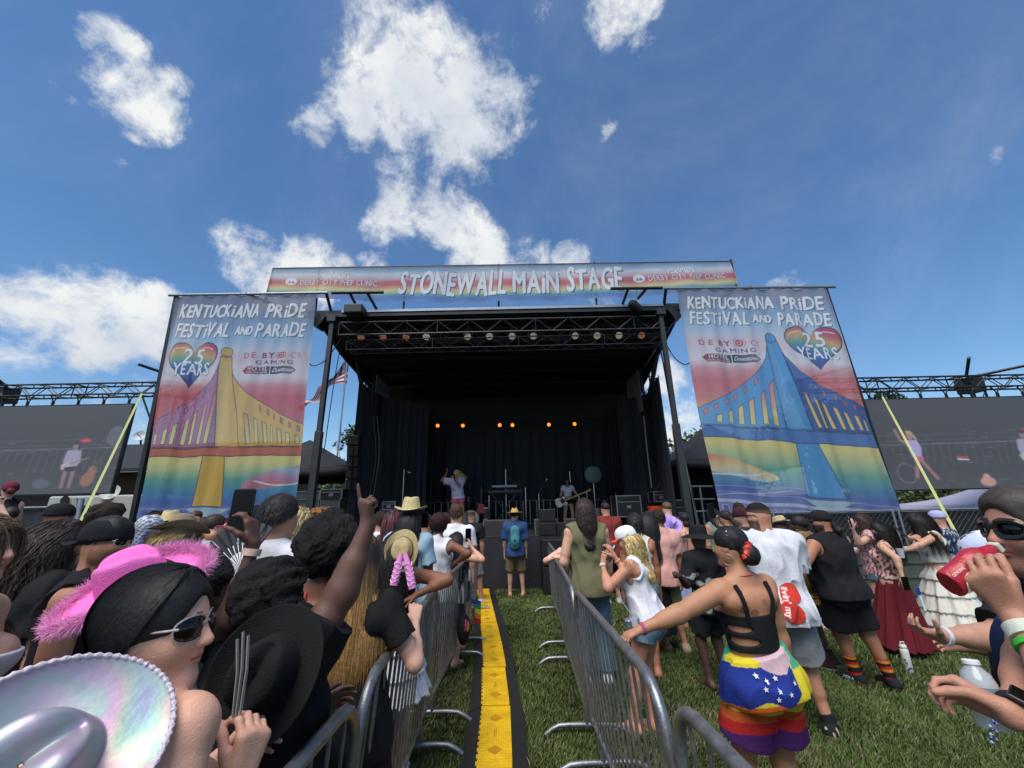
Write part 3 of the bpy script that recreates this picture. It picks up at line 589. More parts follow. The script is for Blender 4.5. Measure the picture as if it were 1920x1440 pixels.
def put_hat(b, root, o, loc_M=None, loc_c=None):
    kind = o['kind']; M = b.hM if loc_M is None else loc_M; hc = b.hc if loc_c is None else loc_c; hh = b.hh; sc = b.H / 1.7 * o.get('s', 1.)
    M = M @ Rx(math.radians(o.get('tilt', 0))) @ Ry(math.radians(o.get('roll', 0))); col = o.get('col', '#c9b487'); mat = o.get('mat', M_straw())
    c = hc + M @ np.array([0, o.get('y', -.07) * hh, o.get('z', .24) * hh])
    if kind in ('cowboy', 'sun', 'bucket'):
        a = dict(cowboy=dict(), sun=dict(crown=.10, brim=.10, curl=.0, pinch=.03, dip=-.004, top=.6), bucket=dict(crown=.10, brim=.085, curl=-.035, pinch=.0, top=.86, dip=.04))[kind]; a.update(o.get('p', {}))
        V, F, P = cowboy_hat(**a); V = xf(V * sc, M, c); jit = RNG.uniform(.88, 1.1, len(V))[:, None]; C = np.tile(S(col), (len(V), 1)) * (jit if mat is MATS.get('straw') else 1.)
        h = link(o.get('name', 'hat'), mesh_from(V, F, C), mat, root, True); md = h.modifiers.new('solid', 'SOLIDIFY'); md.thickness = .003; md.offset = 0; sb = h.modifiers.new('sub', 'SUBSURF'); sb.levels = 1; sb.render_levels = 1
        if o.get('band'):
            th = np.linspace(0, 2 * math.pi, 48, endpoint=False); rx, ry = a.get('rx', .088) + .002, a.get('ry', .105) + .002
            R = np.stack([np.stack([rx * f * np.cos(th), ry * f * np.sin(th), np.full(48, z)], 1) for f, z in ((1., .004), (.975, .022))]); Fb = np.array([(j, (j + 1) % 48, 48 + (j + 1) % 48, 48 + j) for j in range(48)])
            Vb = xf(R.reshape(-1, 3) * sc, M, c); q = link('hat_band', mesh_from(Vb, Fb, np.tile(S(o['band']), (96, 1))), M_cloth(), root, True); md = q.modifiers.new('s', 'SOLIDIFY'); md.thickness = .002
        if o.get('fuzz'):
            r = np.random.default_rng(4); rim = P[-1] * sc; nf = 24000; i = r.integers(0, len(rim), nf); f = r.uniform(size=(nf, 1)); base = rim[i] * (1 - f) + rim[(i + 1) % len(rim)] * f; d = r.normal(size=(nf, 3)); d /= np.linalg.norm(d, axis=1)[:, None]
            base = base * (1 - r.uniform(0, .08, (nf, 1))); l = r.uniform(.012, .038, (nf, 1)); m_ = base + d * l * .55 + r.normal(size=(nf, 3)) * .002; tip = base + d * l; sd = np.cross(d, r.normal(size=(nf, 3))); sd /= np.linalg.norm(sd, axis=1)[:, None]; w = .0006
            Vf = np.stack([base + sd * w, base - sd * w, m_ + sd * w * .8, m_ - sd * w * .8, tip + sd * w * .3, tip - sd * w * .3], 1).reshape(-1, 3); i0 = np.arange(nf) * 6; Ff = np.vstack([np.stack([i0, i0 + 1, i0 + 3, i0 + 2], 1), np.stack([i0 + 2, i0 + 3, i0 + 5, i0 + 4], 1)])
            Cf = np.repeat(S(o['fuzz']) * r.uniform(.8, 1.15, (nf, 1)), 6, 0); link('feather_trim', mesh_from(xf(Vf, M, c), Ff, Cf), M_cloth(), root, True)
        return c, M
    # cap
    n = 40; th = np.linspace(0, 2 * math.pi, n, endpoint=False); rows = []
    rx, ry, hz = .40 * hh, .48 * hh, .42 * hh; c = hc + M @ np.array([0, -.06 * hh, o.get('z', .16) * hh])
    for ph in np.linspace(.03, math.pi / 2, 9): rows.append(np.stack([rx * math.sin(ph) ** .8 * np.cos(th), ry * math.sin(ph) ** .8 * np.sin(th), np.full(n, hz * math.cos(ph) ** .85)], 1))
    rows.append(rows[-1] * np.array([1, 1, 1]) + np.array([0, 0, -.07 * hh])); P = np.stack(rows); V = P.reshape(-1, 3); F = np.array([(i * n + j, (i + 1) * n + j, (i + 1) * n + (j + 1) % n, i * n + (j + 1) % n) for i in range(9) for j in range(n)])
    sg = -1 if o.get('back') else 1; C = np.tile(S(col), (len(V), 1))
    if o.get('col2'): ss = V[:, 1] * sg < 0; C[ss] = S(o['col2'])
    h = link(o.get('name', 'cap'), mesh_from(xf(V, M, c), F, C), o.get('mat', M_cloth()), root, True); md = h.modifiers.new('solid', 'SOLIDIFY'); md.thickness = .004
    if kind == 'cap':
        a = np.linspace(-1.05, 1.05, 15); r0 = []
        for t in np.linspace(0, 1, 6): r0.append(np.stack([rx * .98 * np.sin(a) * (1 - .08 * t), sg * (ry * .97 * np.cos(a) + t * .30 * hh * np.cos(a * .85) ** .5), -.05 * hh - .10 * hh * t * (.25 + np.sin(a) ** 2)], 1))
        Pb = np.stack(r0); mb = MB(); mb.col = o.get('bill', col); mb.grid(xf(Pb.reshape(-1, 3), M, c).reshape(Pb.shape)); mb.build('visor', o.get('mat', M_cloth()), root, True, local=True, solid=.004)
    return c, M
def put_glasses(b, root, o):
    hh, M, hc = b.hh, b.hM, b.hc; w = lambda x, y, z: hc + M @ (np.array([x, y, z]) * hh); sz = o.get('s', 1.); zo = o.get('z', .02); yo = o.get('y', 0.)
    f = MB(); f.col = o.get('col', '#111111'); l = MB()
    for q in (-1, 1):
        th = np.linspace(0, 2 * math.pi, 20, endpoint=False); e = 2.6
        def pt(a, k, dy=0): cx, cz = math.cos(a), math.sin(a); return w(q * .155 + sz * .112 * k * np.sign(cx) * abs(cx) ** (2 / e), .385 + yo + dy - .10 * ((q * (q * .155 + sz * .11 * k * cx)) / .27) ** 2, zo + sz * .082 * k * np.sign(cz) * abs(cz) ** (2 / e) - .012 * sz * (cz > 0) * 0)
        ring = [pt(a, 1) for a in th]; f.tube(ring, o.get('t', .028) * hh, 6, closed=True); V = [pt(a, .97, .005) for a in th] + [w(q * .155, .385 + yo - .03, zo)]
        l.add(V, [(i, (i + 1) % 20, 20) for i in range(20)])
        f.tube([w(q * (.155 + sz * .11), .31 + yo, zo + .03), w(q * .33, .15, zo + .03), w(q * .345, -.02, zo + .03), w(q * .34, -.10, zo - .05)], o.get('tt', .02) * hh, 6)
    f.tube([w(-.06, .385 + yo, zo + .02), w(0, .40 + yo, zo + .035), w(.06, .385 + yo, zo + .02)], .016 * hh, 6)
    g = f.build('glasses', material('clear_plastic', '#b9b3b0', .1, alpha=.55) if o.get('clear') else M_gloss(), root, True, local=True)
    l.build('lens', M_lens(), g, True, local=True, solid=.001)
def shoe(b, root, t, col, o):
    q = 1 if t == 'R' else -1; an = b.AN[q]; fd = getattr(b, 'fd' + t); H = b.H; res = max(.005, o['res'] * .8); dz = np.array([0, 0, 1.]); hl = an - dz * .024 * H - fd * .022 * H; tip = hl + fd * .115 * H - dz * .006 * H
    F = Field(np.minimum(hl, tip) - .09, np.maximum(an, tip) + .09, res); F.cone(an + dz * o.get('hi', .0) * H, hl, .026 * H, .030 * H, .02, None, 0); F.cone(hl, tip, .027 * H, .024 * H, .03, (dz, .8)); F.cone(an, tip - fd * .03 * H, .022 * H, .02 * H, .04)
    F.clip(an + dz * (.012 + o.get('hi', 0)) * H, dz); F.clip(np.array([0, 0, max(.004, hl[2] - .03 * H)]) if not o.get('fly') else hl - dz * .03 * H, -dz); V, Q = F.mesh(); C = np.tile(S(col), (len(V), 1))
    zb = V[:, 2].min() if len(V) else 0; m = V[:, 2] < zb + .022; C[m] = S(o.get('sole', '#c9c4ba'))
    if o.get('fn'): C = o['fn'](V, C, b)
    return link('shoe', mesh_from(V, Q, C), M_cloth(), root, True)
def surf(b, V, p, off=.004, back=None):
    """slide p along the body's front/back axis onto the surface V"""
    L_ = (V - b.P) @ b.M; q = (np.asarray(p) - b.P) @ b.M; bk = q[1] < 0 if back is None else back; d = np.hypot(L_[:, 0] - q[0], L_[:, 2] - q[2]); m = (d < .016) & ((L_[:, 1] < .0) == bk)
    if not m.any(): m = d < d.min() + .01
    q[1] = (L_[m, 1].min() - off) if bk else (L_[m, 1].max() + off); return b.P + b.M @ q
def patch(b, root, V, cv, mask, cx, cz, w, h, name, mat, ang=0., n=48, off=.004, back=True):
    """printed artwork lying on a garment: cv canvas, mask(u,v)->bool, centre in torso coords (fractions of H)"""
    u, v = np.meshgrid(np.linspace(0, 1, n), np.linspace(0, 1, n)); x = (u - .5) * w; z = (.5 - v) * h; c, q = math.cos(ang), math.sin(ang); xx, zz = x * c - z * q, x * q + z * c
    L_ = (V - b.P) @ b.M; L_ = L_[(L_[:, 1] < .02) if back else (L_[:, 1] > -.02)]; P = []
    for a, e in zip(xx.ravel() + cx * b.H, zz.ravel() + cz * b.H):
        d = np.hypot(L_[:, 0] - a, L_[:, 2] - e); m = d < .022
        y = (L_[m, 1].min() if back else L_[m, 1].max()) if m.any() else L_[d.argmin(), 1]; P.append((a, y, e))
    P = np.array(P); Y_ = P[:, 1].reshape(n, n)
    for _ in range(3): Y_ = (np.roll(Y_, 1, 0) + np.roll(Y_, -1, 0) + np.roll(Y_, 1, 1) + np.roll(Y_, -1, 1) + 2 * Y_) / 6 if n > 20 else Y_
    P[:, 1] = np.minimum(P[:, 1], Y_.ravel()) - off if back else np.maximum(P[:, 1], Y_.ravel()) + off; W_ = b.P + P @ b.M.T; i = (np.arange(n - 1)[:, None] * n + np.arange(n - 1)[None]).ravel(); Q = np.stack([i, i + n, i + n + 1, i + 1], 1); mk = mask(u, v).ravel(); Q = Q[mk[Q].all(1)]
    im = cv.out(); ii = np.clip((v * (im.shape[0] - 1)).astype(int), 0, im.shape[0] - 1), np.clip((u * (im.shape[1] - 1)).astype(int), 0, im.shape[1] - 1); return link(name, mesh_from(W_, Q, im[ii].reshape(-1, 3)), mat, root, True)
def shelltop(fn_or_col, V, b):
    if callable(fn_or_col): return fn_or_col(V, b)
    return np.tile(S(fn_or_col), (len(V), 1))
def wear(b, root, w, res, seed):
    kind, col = w[0], w[1]; o = dict(w[2]) if len(w) > 2 else {}; H = b.H; T = b.T; up, fw, rg = b.up, b.fw, b.rg; X = [] ; g = b.g; res = max(.0045, res * .9)
    if kind in ('tee', 'long', 'tank', 'jersey'):
        sl = o.get('sleeve', {'tee': .62, 'long': 2, 'tank': 0, 'jersey': 0}[kind]); inf = o.get('infl', .012); inc = {'tor': inf} if o.get('hem', -.075) < 0 else {'tor': inf, 'pel': inf}
        if sl: inc['sh'] = inf
        for t in 'LR':
            if sl: inc['ua' + t] = (inf + .004, 0, min(sl, 1.), .006, 1)
            if sl > 1: inc['fa' + t] = (inf + .004, 0, sl - 1.02, .002, 1)
        subs = [('e', T(0, .02, .318 - o.get('neck', 0)), (.045 + o.get('nw', 0), .045, .042 + o.get('neck', 0)))]
        if kind in ('tank', 'jersey') and not sl:
            a = o.get('arm', .05); subs += [('e', b.SH[q] + (rg * q * (.030 - (a - .05)) - up * .02) * H, (a, .12, .062)) for q in (-1, 1)]; subs[0] = ('e', T(0, o.get('ny', .025), .312), (.058, .07, .05 + o.get('neck', 0)))
        hem = o.get('hem', -.075); gd = 1 + (g - 1) * 1.4; bx = o.get('boxy', 0); ex = [('x', 'e', T(0, -.018, -.050), np.array([(.120 if b.fem else .117) * g + bx, (.104 if b.fem else .102) * (1 + (gd - 1) * .7) + bx, .175]) * H, b.M, .03), ('x', 'e', T(0, .0, .08), np.array([.083 * g + bx, .068 * gd + bx, .12]) * H, b.M, .03)] if hem < 0 else []
        V, Q = b.cloth(inc, res, clips=[(T(0, 0, hem), -up)], subs=subs, extra=ex, folds=o.get('folds', .009) , seed=seed); name = {'tee': 'shirt', 'long': 'jacket', 'tank': 'tank_top', 'jersey': 'shirt'}[kind]
    elif kind == 'bra':
        V, Q = b.cloth({'tor': .006}, res, clips=[(T(0, 0, o.get('top', .222)), up), (T(0, 0, o.get('bot', .15)), -up)], subs=o.get('subs', lambda b: [])(b) + [('e', b.SH[q] + (rg * q * .01) * H, (.038, .1, .05)) for q in (-1, 1)], folds=.0015, seed=seed); name = 'top'
    elif kind in ('shorts', 'pants'):
        ln = o.get('len', .8); inf = o.get('infl', .007); inc = {'pel': inf}
        for t in 'LR': inc['th' + t] = (inf, 0, min(ln, 1.) if ln < 1 else 1., o.get('flare', .012))
        if ln > 1:
            for t in 'LR': inc['sn' + t] = (inf, 0, min(.97, ln - 1), o.get('flare', .012) )
        V, Q = b.cloth(inc, res, clips=[(T(0, 0, o.get('top', .06)), up)], folds=o.get('folds', .004), seed=seed, extra=[('x', 'c', T(0, -.003, .07), T(0, -.005, 0), (.064 if b.fem else .070) * H * g, .084 * H * g, .03, (fw, .78), 0)]); name = kind if kind == 'shorts' else 'trousers'
    elif kind == 'wrap':
        V, Q = b.cloth({'pel': .021, 'tor': .012, 'thL': (.024, 0, .35, .004), 'thR': (.024, 0, .35, .004)}, res, clips=[(T(0, 0, .085), up + rg * -.18 + fw * -.05), (T(0, 0, -.048), -up + rg * .12)], folds=.010, seed=seed, k=.04, ff=(26, 62)); name = 'wrap'
    elif kind == 'skirt':
        ln = o.get('len', .25); fl = o.get('flare', .08); top = o.get('top', .06); n = o.get('n', 11); tiers = o.get('tiers', 0); sway = np.array(o.get('sway', (0, 0)))
        nz, na = 60, 96; zz = np.linspace(0, 1, nz); th = np.linspace(0, 2 * math.pi, na, endpoint=False); rr = np.random.default_rng(seed); ph = rr.uniform(0, 6.28, 5); rows = []
        for i, t in enumerate(zz):
            rad = np.interp(t * ln, [0, .08, ln], [.080 * g, .108 * g, .108 * g + fl]) * H; am = (.002 + .018 * t * fl / .08) * H
            f = am * (np.sin(n * th + ph[0]) + .5 * np.sin((n * 2 + 1) * th + ph[1] + t * 2) + .4 * np.sin(5 * th + ph[2] + t * 3))
            if tiers: tt = (t * tiers) % 1; f += (.004 + .016 * tt ** 1.0) * H * (1 + .5 * np.sin((n * 4) * th + ph[3] + int(t * tiers) * 2)) * min(1, t * 6)
            R = rad + f; c = T(0, -.016, top) - np.array([0, 0, t * ln * H]) + np.array([sway[0], sway[1], 0]) * t * H; rows.append(c + np.stack([R * np.cos(th), R * np.sin(th) * (.96 if t > .15 else .85 + t * .7), (.006 * np.sin(n * 2 * th) * (t > .98)) * H], 1))
        rows += [rows[-1] * 1.0, ]; P = np.stack(rows); P[-1, :, :2] = (P[-1, :, :2] - P[-1, :, :2].mean(0)) * .96 + P[-1, :, :2].mean(0); P[-1, :, 2] += .01; V = P.reshape(-1, 3)
        Q = np.array([(i * na + j, (i + 1) * na + j, (i + 1) * na + (j + 1) % na, i * na + (j + 1) % na) for i in range(len(P) - 1) for j in range(na)])
        if o.get('fray'): V[(len(P) - 3) * na:, 2] += rr.normal(size=len(V) - (len(P) - 3) * na) * .008
        h = link(o.get('name', 'skirt'), mesh_from(V, Q, shelltop(col, V, b)), M_cloth(), root, True); md = h.modifiers.new('s', 'SOLIDIFY'); md.thickness = .003; return h
    elif kind == 'socks':
        out_ = []
        for t in 'LR':
            V, Q = b.cloth({'sn' + t: (.004, o.get('t0', .55), 1), 'ft' + t: .001}, res, folds=.0012, seed=seed, extra=[('x', 'c', lerp(b.KN[1 if t == 'R' else -1], b.AN[1 if t == 'R' else -1], o.get('t0', .55)), b.AN[1 if t == 'R' else -1], .027 * H, .024 * H, .02, None, 2)])
            if len(V): link('sock', mesh_from(V, Q, shelltop(col, V, b)), M_cloth(), root, True)
        return
    elif kind == 'shoes':
        for t in 'LR': shoe(b, root, t, col, dict(o, res=res)); 
        return
    elif kind == 'straps':
        for ln_ in o['lines']: m = MB(); m.col = col; m.tube([surf(b, b.V, T(*p)) for p in ln_], o.get('r', .005) * H, 6); m.build('strap', M_cloth(), root, True, local=True)
        return
    elif kind == 'sandals':
        for t in 'LR':
            q = 1 if t == 'R' else -1; fd = getattr(b, 'fd' + t); p = b.AN[q] - np.array([0, 0, .045 * H]); m = MB(); m.col = col; sd = np.cross(fd, [0, 0, 1]); th = np.linspace(0, 2 * math.pi, 16, endpoint=False)
            P = [p - fd * .03 * H * 0 + fd * (.035 * H + .075 * H * math.cos(a)) + sd * .026 * H * math.sin(a) + np.array([0, 0, .002]) for a in th]; m.prism(P, (0, 0, 1), .014); c = p + fd * .06 * H + np.array([0, 0, .03 * H]); m.tube([p + fd * .04 * H + sd * .028 * H + np.array([0, 0, .01]), c, p + fd * .04 * H - sd * .028 * H + np.array([0, 0, .01])], .005, 6); m.build('sandal', M_cloth(), root, True, local=True)
        return
    if not len(V): return
    b.wearV[kind] = V
    h = link(o.get('name', name), mesh_from(V, Q, shelltop(col, V, b)), o.get('mat', M_cloth()), root, True); return h

PEOPLE = []
def person(label, px, py, Y, o, group=None, pos=None):
    """px,py: photo pixel of the top of the head; Y: depth; heading hd in degrees, 0 = facing the stage, + = turned left"""
    wp = at(px, py, Y) if pos is None else np.array(pos, float); o = dict(o); hd = math.radians(o.get('hd', 0)); R = Rz(hd); z0 = o.get('z0', 0.)
    b = Body(1., o); Hh = (wp[2] - z0) / b.top[2]; dist = float(np.linalg.norm(wp - CAMP)); res = o.get('res', min(.02, max(.0042, .00215 * dist))); o['res'] = res
    b = Body(Hh, o); tl = R @ b.top; root_loc = np.array([wp[0] - tl[0], wp[1] - tl[1], z0]); toloc = lambda w: R.T @ (np.asarray(w, float) - root_loc); b.toloc = toloc; b.toworld = lambda v: R @ np.asarray(v, float) + root_loc
    b.arms(toloc); root = thing('person', label, 'person', root_loc, hd, group); b.root = root; seed = len(PEOPLE) * 3 + 1
    V, Q = b.mesh(res); b.V = V; b.wearV = {}; link('body', mesh_from(V, Q, b.skin(V, o.get('skin', '#c69076'), o.get('skinfn'))), M_skin(), root, True)
    hr = o.get('hair')
    if hr:
        hr = dict(hr); hr.setdefault('seed', seed); parts = []
        if not hr.get('nobase'): parts.append(hair_mesh(b, hr, max(res, .005)))
        if hr.get('n'): parts.append(hair_ribbons(b, dict(hr, w=hr.get('w', max(.0016, .0009 * dist))), res))
        V, Q, C = combine(parts)
        if hr.get('fn'): C = hr['fn'](V, C, b)
        link(hr.get('name', 'hair'), mesh_from(V, Q, C), M_hair() if hr['style'] not in ('afro', 'curlshort', 'fade') else material('curly_hair', None, .85, bump=.8, bscale=160, var=.2, vscale=80, spec=.2), root, True)
    for w in o.get('wear', []): wear(b, root, w, res, seed)
    if o.get('hat'): b.hat = put_hat(b, root, o['hat'])
    if o.get('shades'): put_glasses(b, root, o['shades'])
    PEOPLE.append(b); return b
# ------------------------------------------------------------------ printed artwork rasterised on dense cloth grids (point colours)
class Canvas:
    """u right 0..w, v down 0..h (metres); supersampled by 2"""
    def __init__(s, w, h, nx, ny): s.w, s.h, s.nx, s.ny = w, h, nx, ny; s.k = 2; s.X, s.Y = np.meshgrid((np.arange(nx * 2) + .5) / (nx * 2) * w, (np.arange(ny * 2) + .5) / (ny * 2) * h); s.im = np.zeros((ny * 2, nx * 2, 3))
    def sub(s, x0, x1, y0, y1):
        W_, H_ = s.nx * 2, s.ny * 2; a = max(0, int(x0 / s.w * W_) - 1); b = min(W_, int(x1 / s.w * W_) + 2); c = max(0, int(y0 / s.h * H_) - 1); d = min(H_, int(y1 / s.h * H_) + 2)
        return (slice(c, d), slice(a, b))
    def grad(s, stops): v = s.Y / s.h; t = [q[0] for q in stops]; C = np.array([S(q[1]) for q in stops]); s.im = np.stack([np.interp(v, t, C[:, i]) for i in range(3)], -1)
    def mask(s, m, sl, col, a=1.):
        c = S(col) if not callable(col) else col(s.X[sl], s.Y[sl]); A_ = (m * a)[..., None]; s.im[sl] = s.im[sl] * (1 - A_) + c * A_
    def poly(s, P, col, a=1., line=None, lw=.015):
        P = np.array(P, float); sl = s.sub(P[:, 0].min() - lw, P[:, 0].max() + lw, P[:, 1].min() - lw, P[:, 1].max() + lw); X, Y = s.X[sl], s.Y[sl]
        if X.size == 0: return
        ins = np.zeros(X.shape, bool); n = len(P)
        for i in range(n):
            (x0, y0), (x1, y1) = P[i], P[(i + 1) % n]
            if y0 == y1: continue
            c = ((y0 <= Y) != (y1 <= Y)) & (X < (x1 - x0) * (Y - y0) / (y1 - y0) + x0); ins ^= c
        if col is not None: s.mask(ins.astype(float), sl, col, a)
        if line: s.line(np.vstack([P, P[:1]]), lw, line)
    def line(s, P, lw, col, a=1.):
        P = np.array(P, float)
        for i in range(len(P) - 1):
            (x0, y0), (x1, y1) = P[i], P[i + 1]; sl = s.sub(min(x0, x1) - lw, max(x0, x1) + lw, min(y0, y1) - lw, max(y0, y1) + lw); X, Y = s.X[sl], s.Y[sl]
            if X.size == 0: continue
            dx, dy = x1 - x0, y1 - y0; t = np.clip(((X - x0) * dx + (Y - y0) * dy) / (dx * dx + dy * dy + 1e-12), 0, 1); d = np.hypot(X - x0 - t * dx, Y - y0 - t * dy); s.mask((d < lw / 2).astype(float), sl, col, a)
    def ellipse(s, cx, cy, rx, ry, col, a=1., ang=0., line=None, lw=.01):
        th = np.linspace(0, 2 * math.pi, 40, endpoint=False); c, q = math.cos(ang), math.sin(ang); x, y = rx * np.cos(th), ry * np.sin(th); s.poly(np.stack([cx + x * c - y * q, cy + x * q + y * c], 1), col, a, line, lw)
    def tris(s, T, col, a=1.):
        m0 = T.reshape(-1, 2); sl = s.sub(m0[:, 0].min(), m0[:, 0].max(), m0[:, 1].min(), m0[:, 1].max()); M = np.zeros(s.X[sl].shape); oy, ox = sl[0].start, sl[1].start
        for t in T:
            q = s.sub(t[:, 0].min(), t[:, 0].max(), t[:, 1].min(), t[:, 1].max()); X, Y = s.X[q], s.Y[q]
            if X.size == 0: continue
            d = [(t[(i + 1) % 3][0] - t[i][0]) * (Y - t[i][1]) - (t[(i + 1) % 3][1] - t[i][1]) * (X - t[i][0]) for i in range(3)]
            ins = ((d[0] >= 0) & (d[1] >= 0) & (d[2] >= 0)) | ((d[0] <= 0) & (d[1] <= 0) & (d[2] <= 0)); r_, c_ = slice(q[0].start - oy, q[0].stop - oy), slice(q[1].start - ox, q[1].stop - ox)
            if r_.start < 0 or c_.start < 0: continue
            M[r_, c_] = np.maximum(M[r_, c_], ins[:M[r_, c_].shape[0], :M[r_, c_].shape[1]])
        s.mask(M, sl, col, a)
    def text(s, txt, x, y, size, col, w=None, shadow=None, sh=(.012, .014), wob=0., bold=.0, shear=0., ang=0., sp=1., a=1.):
        """x,y: left / baseline in canvas metres; w: total width to fit"""
        T = glyphs(txt, 0., wob, sp); m = T.reshape(-1, 2); T = T - np.array([m[:, 0].min(), 0]); wd = T.reshape(-1, 2)[:, 0].max(); sx = (w / wd) if w else size; T = T * np.array([sx, size]); T = np.stack([T[..., 0] + shear * T[..., 1], -T[..., 1]], -1)
        c, q = math.cos(ang), math.sin(ang); T = T @ np.array([[c, q], [-q, c]]) + np.array([x, y])
        if shadow:
            for f in (1.25, .9, .5): s.tris(T + np.array(sh) * f, shadow)
            if bold:
                for q in range(8): s.tris(T + np.array([math.cos(q * .785), math.sin(q * .785)]) * (bold + .008), shadow)
        if bold:
            for q in range(6): s.tris(T + np.array([math.cos(q * 1.047), math.sin(q * 1.047)]) * bold, col, a)
        s.tris(T, col, a)
    def out(s): return s.im.reshape(s.ny, 2, s.nx, 2, 3).mean((1, 3))
_GL = {}
def glyph(ch, bold):
    if (ch, bold) in _GL: return _GL[ch, bold]
    cu = bpy.data.curves.new('g', 'FONT'); cu.body = ch; cu.offset = bold; cu.resolution_u = 3; o = bpy.data.objects.new('g', cu); COL.objects.link(o); bpy.context.view_layer.update()
    dg = bpy.context.evaluated_depsgraph_get(); me = o.evaluated_get(dg).to_mesh(); me.calc_loop_triangles(); V = np.array([v.co[:2] for v in me.vertices]) if len(me.vertices) else np.zeros((0, 2)); T = np.array([t.vertices[:] for t in me.loop_triangles], int)
    R = V[T] if len(T) else np.zeros((0, 3, 2)); o.evaluated_get(dg).to_mesh_clear(); bpy.data.objects.remove(o); bpy.data.curves.remove(cu); _GL[ch, bold] = R; return R
def glyphs(txt, bold=0., wob=0., sp=1.):
    x = 0; out_ = []; r = random.Random(len(txt) + 3)
    for ch in txt:
        if ch == ' ': x += .38; continue
        G = glyph(ch, bold).copy(); m = G.reshape(-1, 2); w0, w1 = m[:, 0].min(), m[:, 0].max(); G[..., 0] -= w0; an = r.uniform(-1, 1) * wob * .35; k = 1 + r.uniform(-.6, .6) * wob; c, q = math.cos(an), math.sin(an)
        if wob and ch == 'i': G = G * np.array([1.15, 1.0])
        G = (G @ np.array([[c, q], [-q, c]])) * np.array([1, k]) + np.array([x, r.uniform(-.12, .12) * wob]); out_.append(G); x += (w1 - w0) + (.09 * sp)
    return np.concatenate(out_)
def heart(cx, cy, w, h, n=40):
    t = np.linspace(0, 2 * math.pi, n, endpoint=False); x = 16 * np.sin(t) ** 3; y = 13 * np.cos(t) - 5 * np.cos(2 * t) - 2 * np.cos(3 * t) - np.cos(4 * t); return np.stack([cx + x / 32 * w, cy - (y + 2.5) / 29 * h], 1)
def rainbow(y0, y1, cs=('#c8505a', '#d67a50', '#d9c05a', '#5fae8a', '#3c78b4', '#5a5a9c')):
    C = np.array([S(c) for c in cs]); T = np.linspace(0, 1, len(cs))
    return lambda X, Y: np.stack([np.interp((Y - y0) / (y1 - y0) + .15 * np.sin(X * 3), T, C[:, i]) for i in range(3)], -1)
def M_mesh_banner():
    if 'banner_cloth' in MATS: return MATS['banner_cloth']
    m = bpy.data.materials.new('banner_cloth'); m.use_nodes = True; t = m.node_tree; t.nodes.clear(); n = t.nodes.new; l = t.links.new; MATS['banner_cloth'] = m
    a = n('ShaderNodeAttribute'); a.attribute_name = 'Col'; d = n('ShaderNodeBsdfDiffuse'); tr = n('ShaderNodeBsdfTranslucent'); tp = n('ShaderNodeBsdfTransparent'); m1 = n('ShaderNodeMixShader'); m2 = n('ShaderNodeMixShader'); o = n('ShaderNodeOutputMaterial')
    l(a.outputs[0], d.inputs[0]); l(a.outputs[0], tr.inputs[0]); m1.inputs[0].default_value = .42; l(d.outputs[0], m1.inputs[1]); l(tr.outputs[0], m1.inputs[2])
    tx = n('ShaderNodeTexCoord'); ns = n('ShaderNodeTexNoise'); ns.inputs['Scale'].default_value = 7; ns.inputs['Detail'].default_value = 6; mp = n('ShaderNodeMapping'); mp.inputs['Scale'].default_value = (1, 1, .5); l(tx.outputs['Object'], mp.inputs[0]); l(mp.outputs[0], ns.inputs['Vector']); bp = n('ShaderNodeBump'); bp.inputs['Strength'].default_value = .5; bp.inputs['Distance'].default_value = .03
    l(ns.outputs[0], bp.inputs['Height']); l(bp.outputs[0], d.inputs['Normal']); tp.inputs[0].default_value = (.95, .95, .95, 1); m2.inputs[0].default_value = .11; l(m1.outputs[0], m2.inputs[1]); l(tp.outputs[0], m2.inputs[2]); l(m2.outputs[0], o.inputs[0]); return m

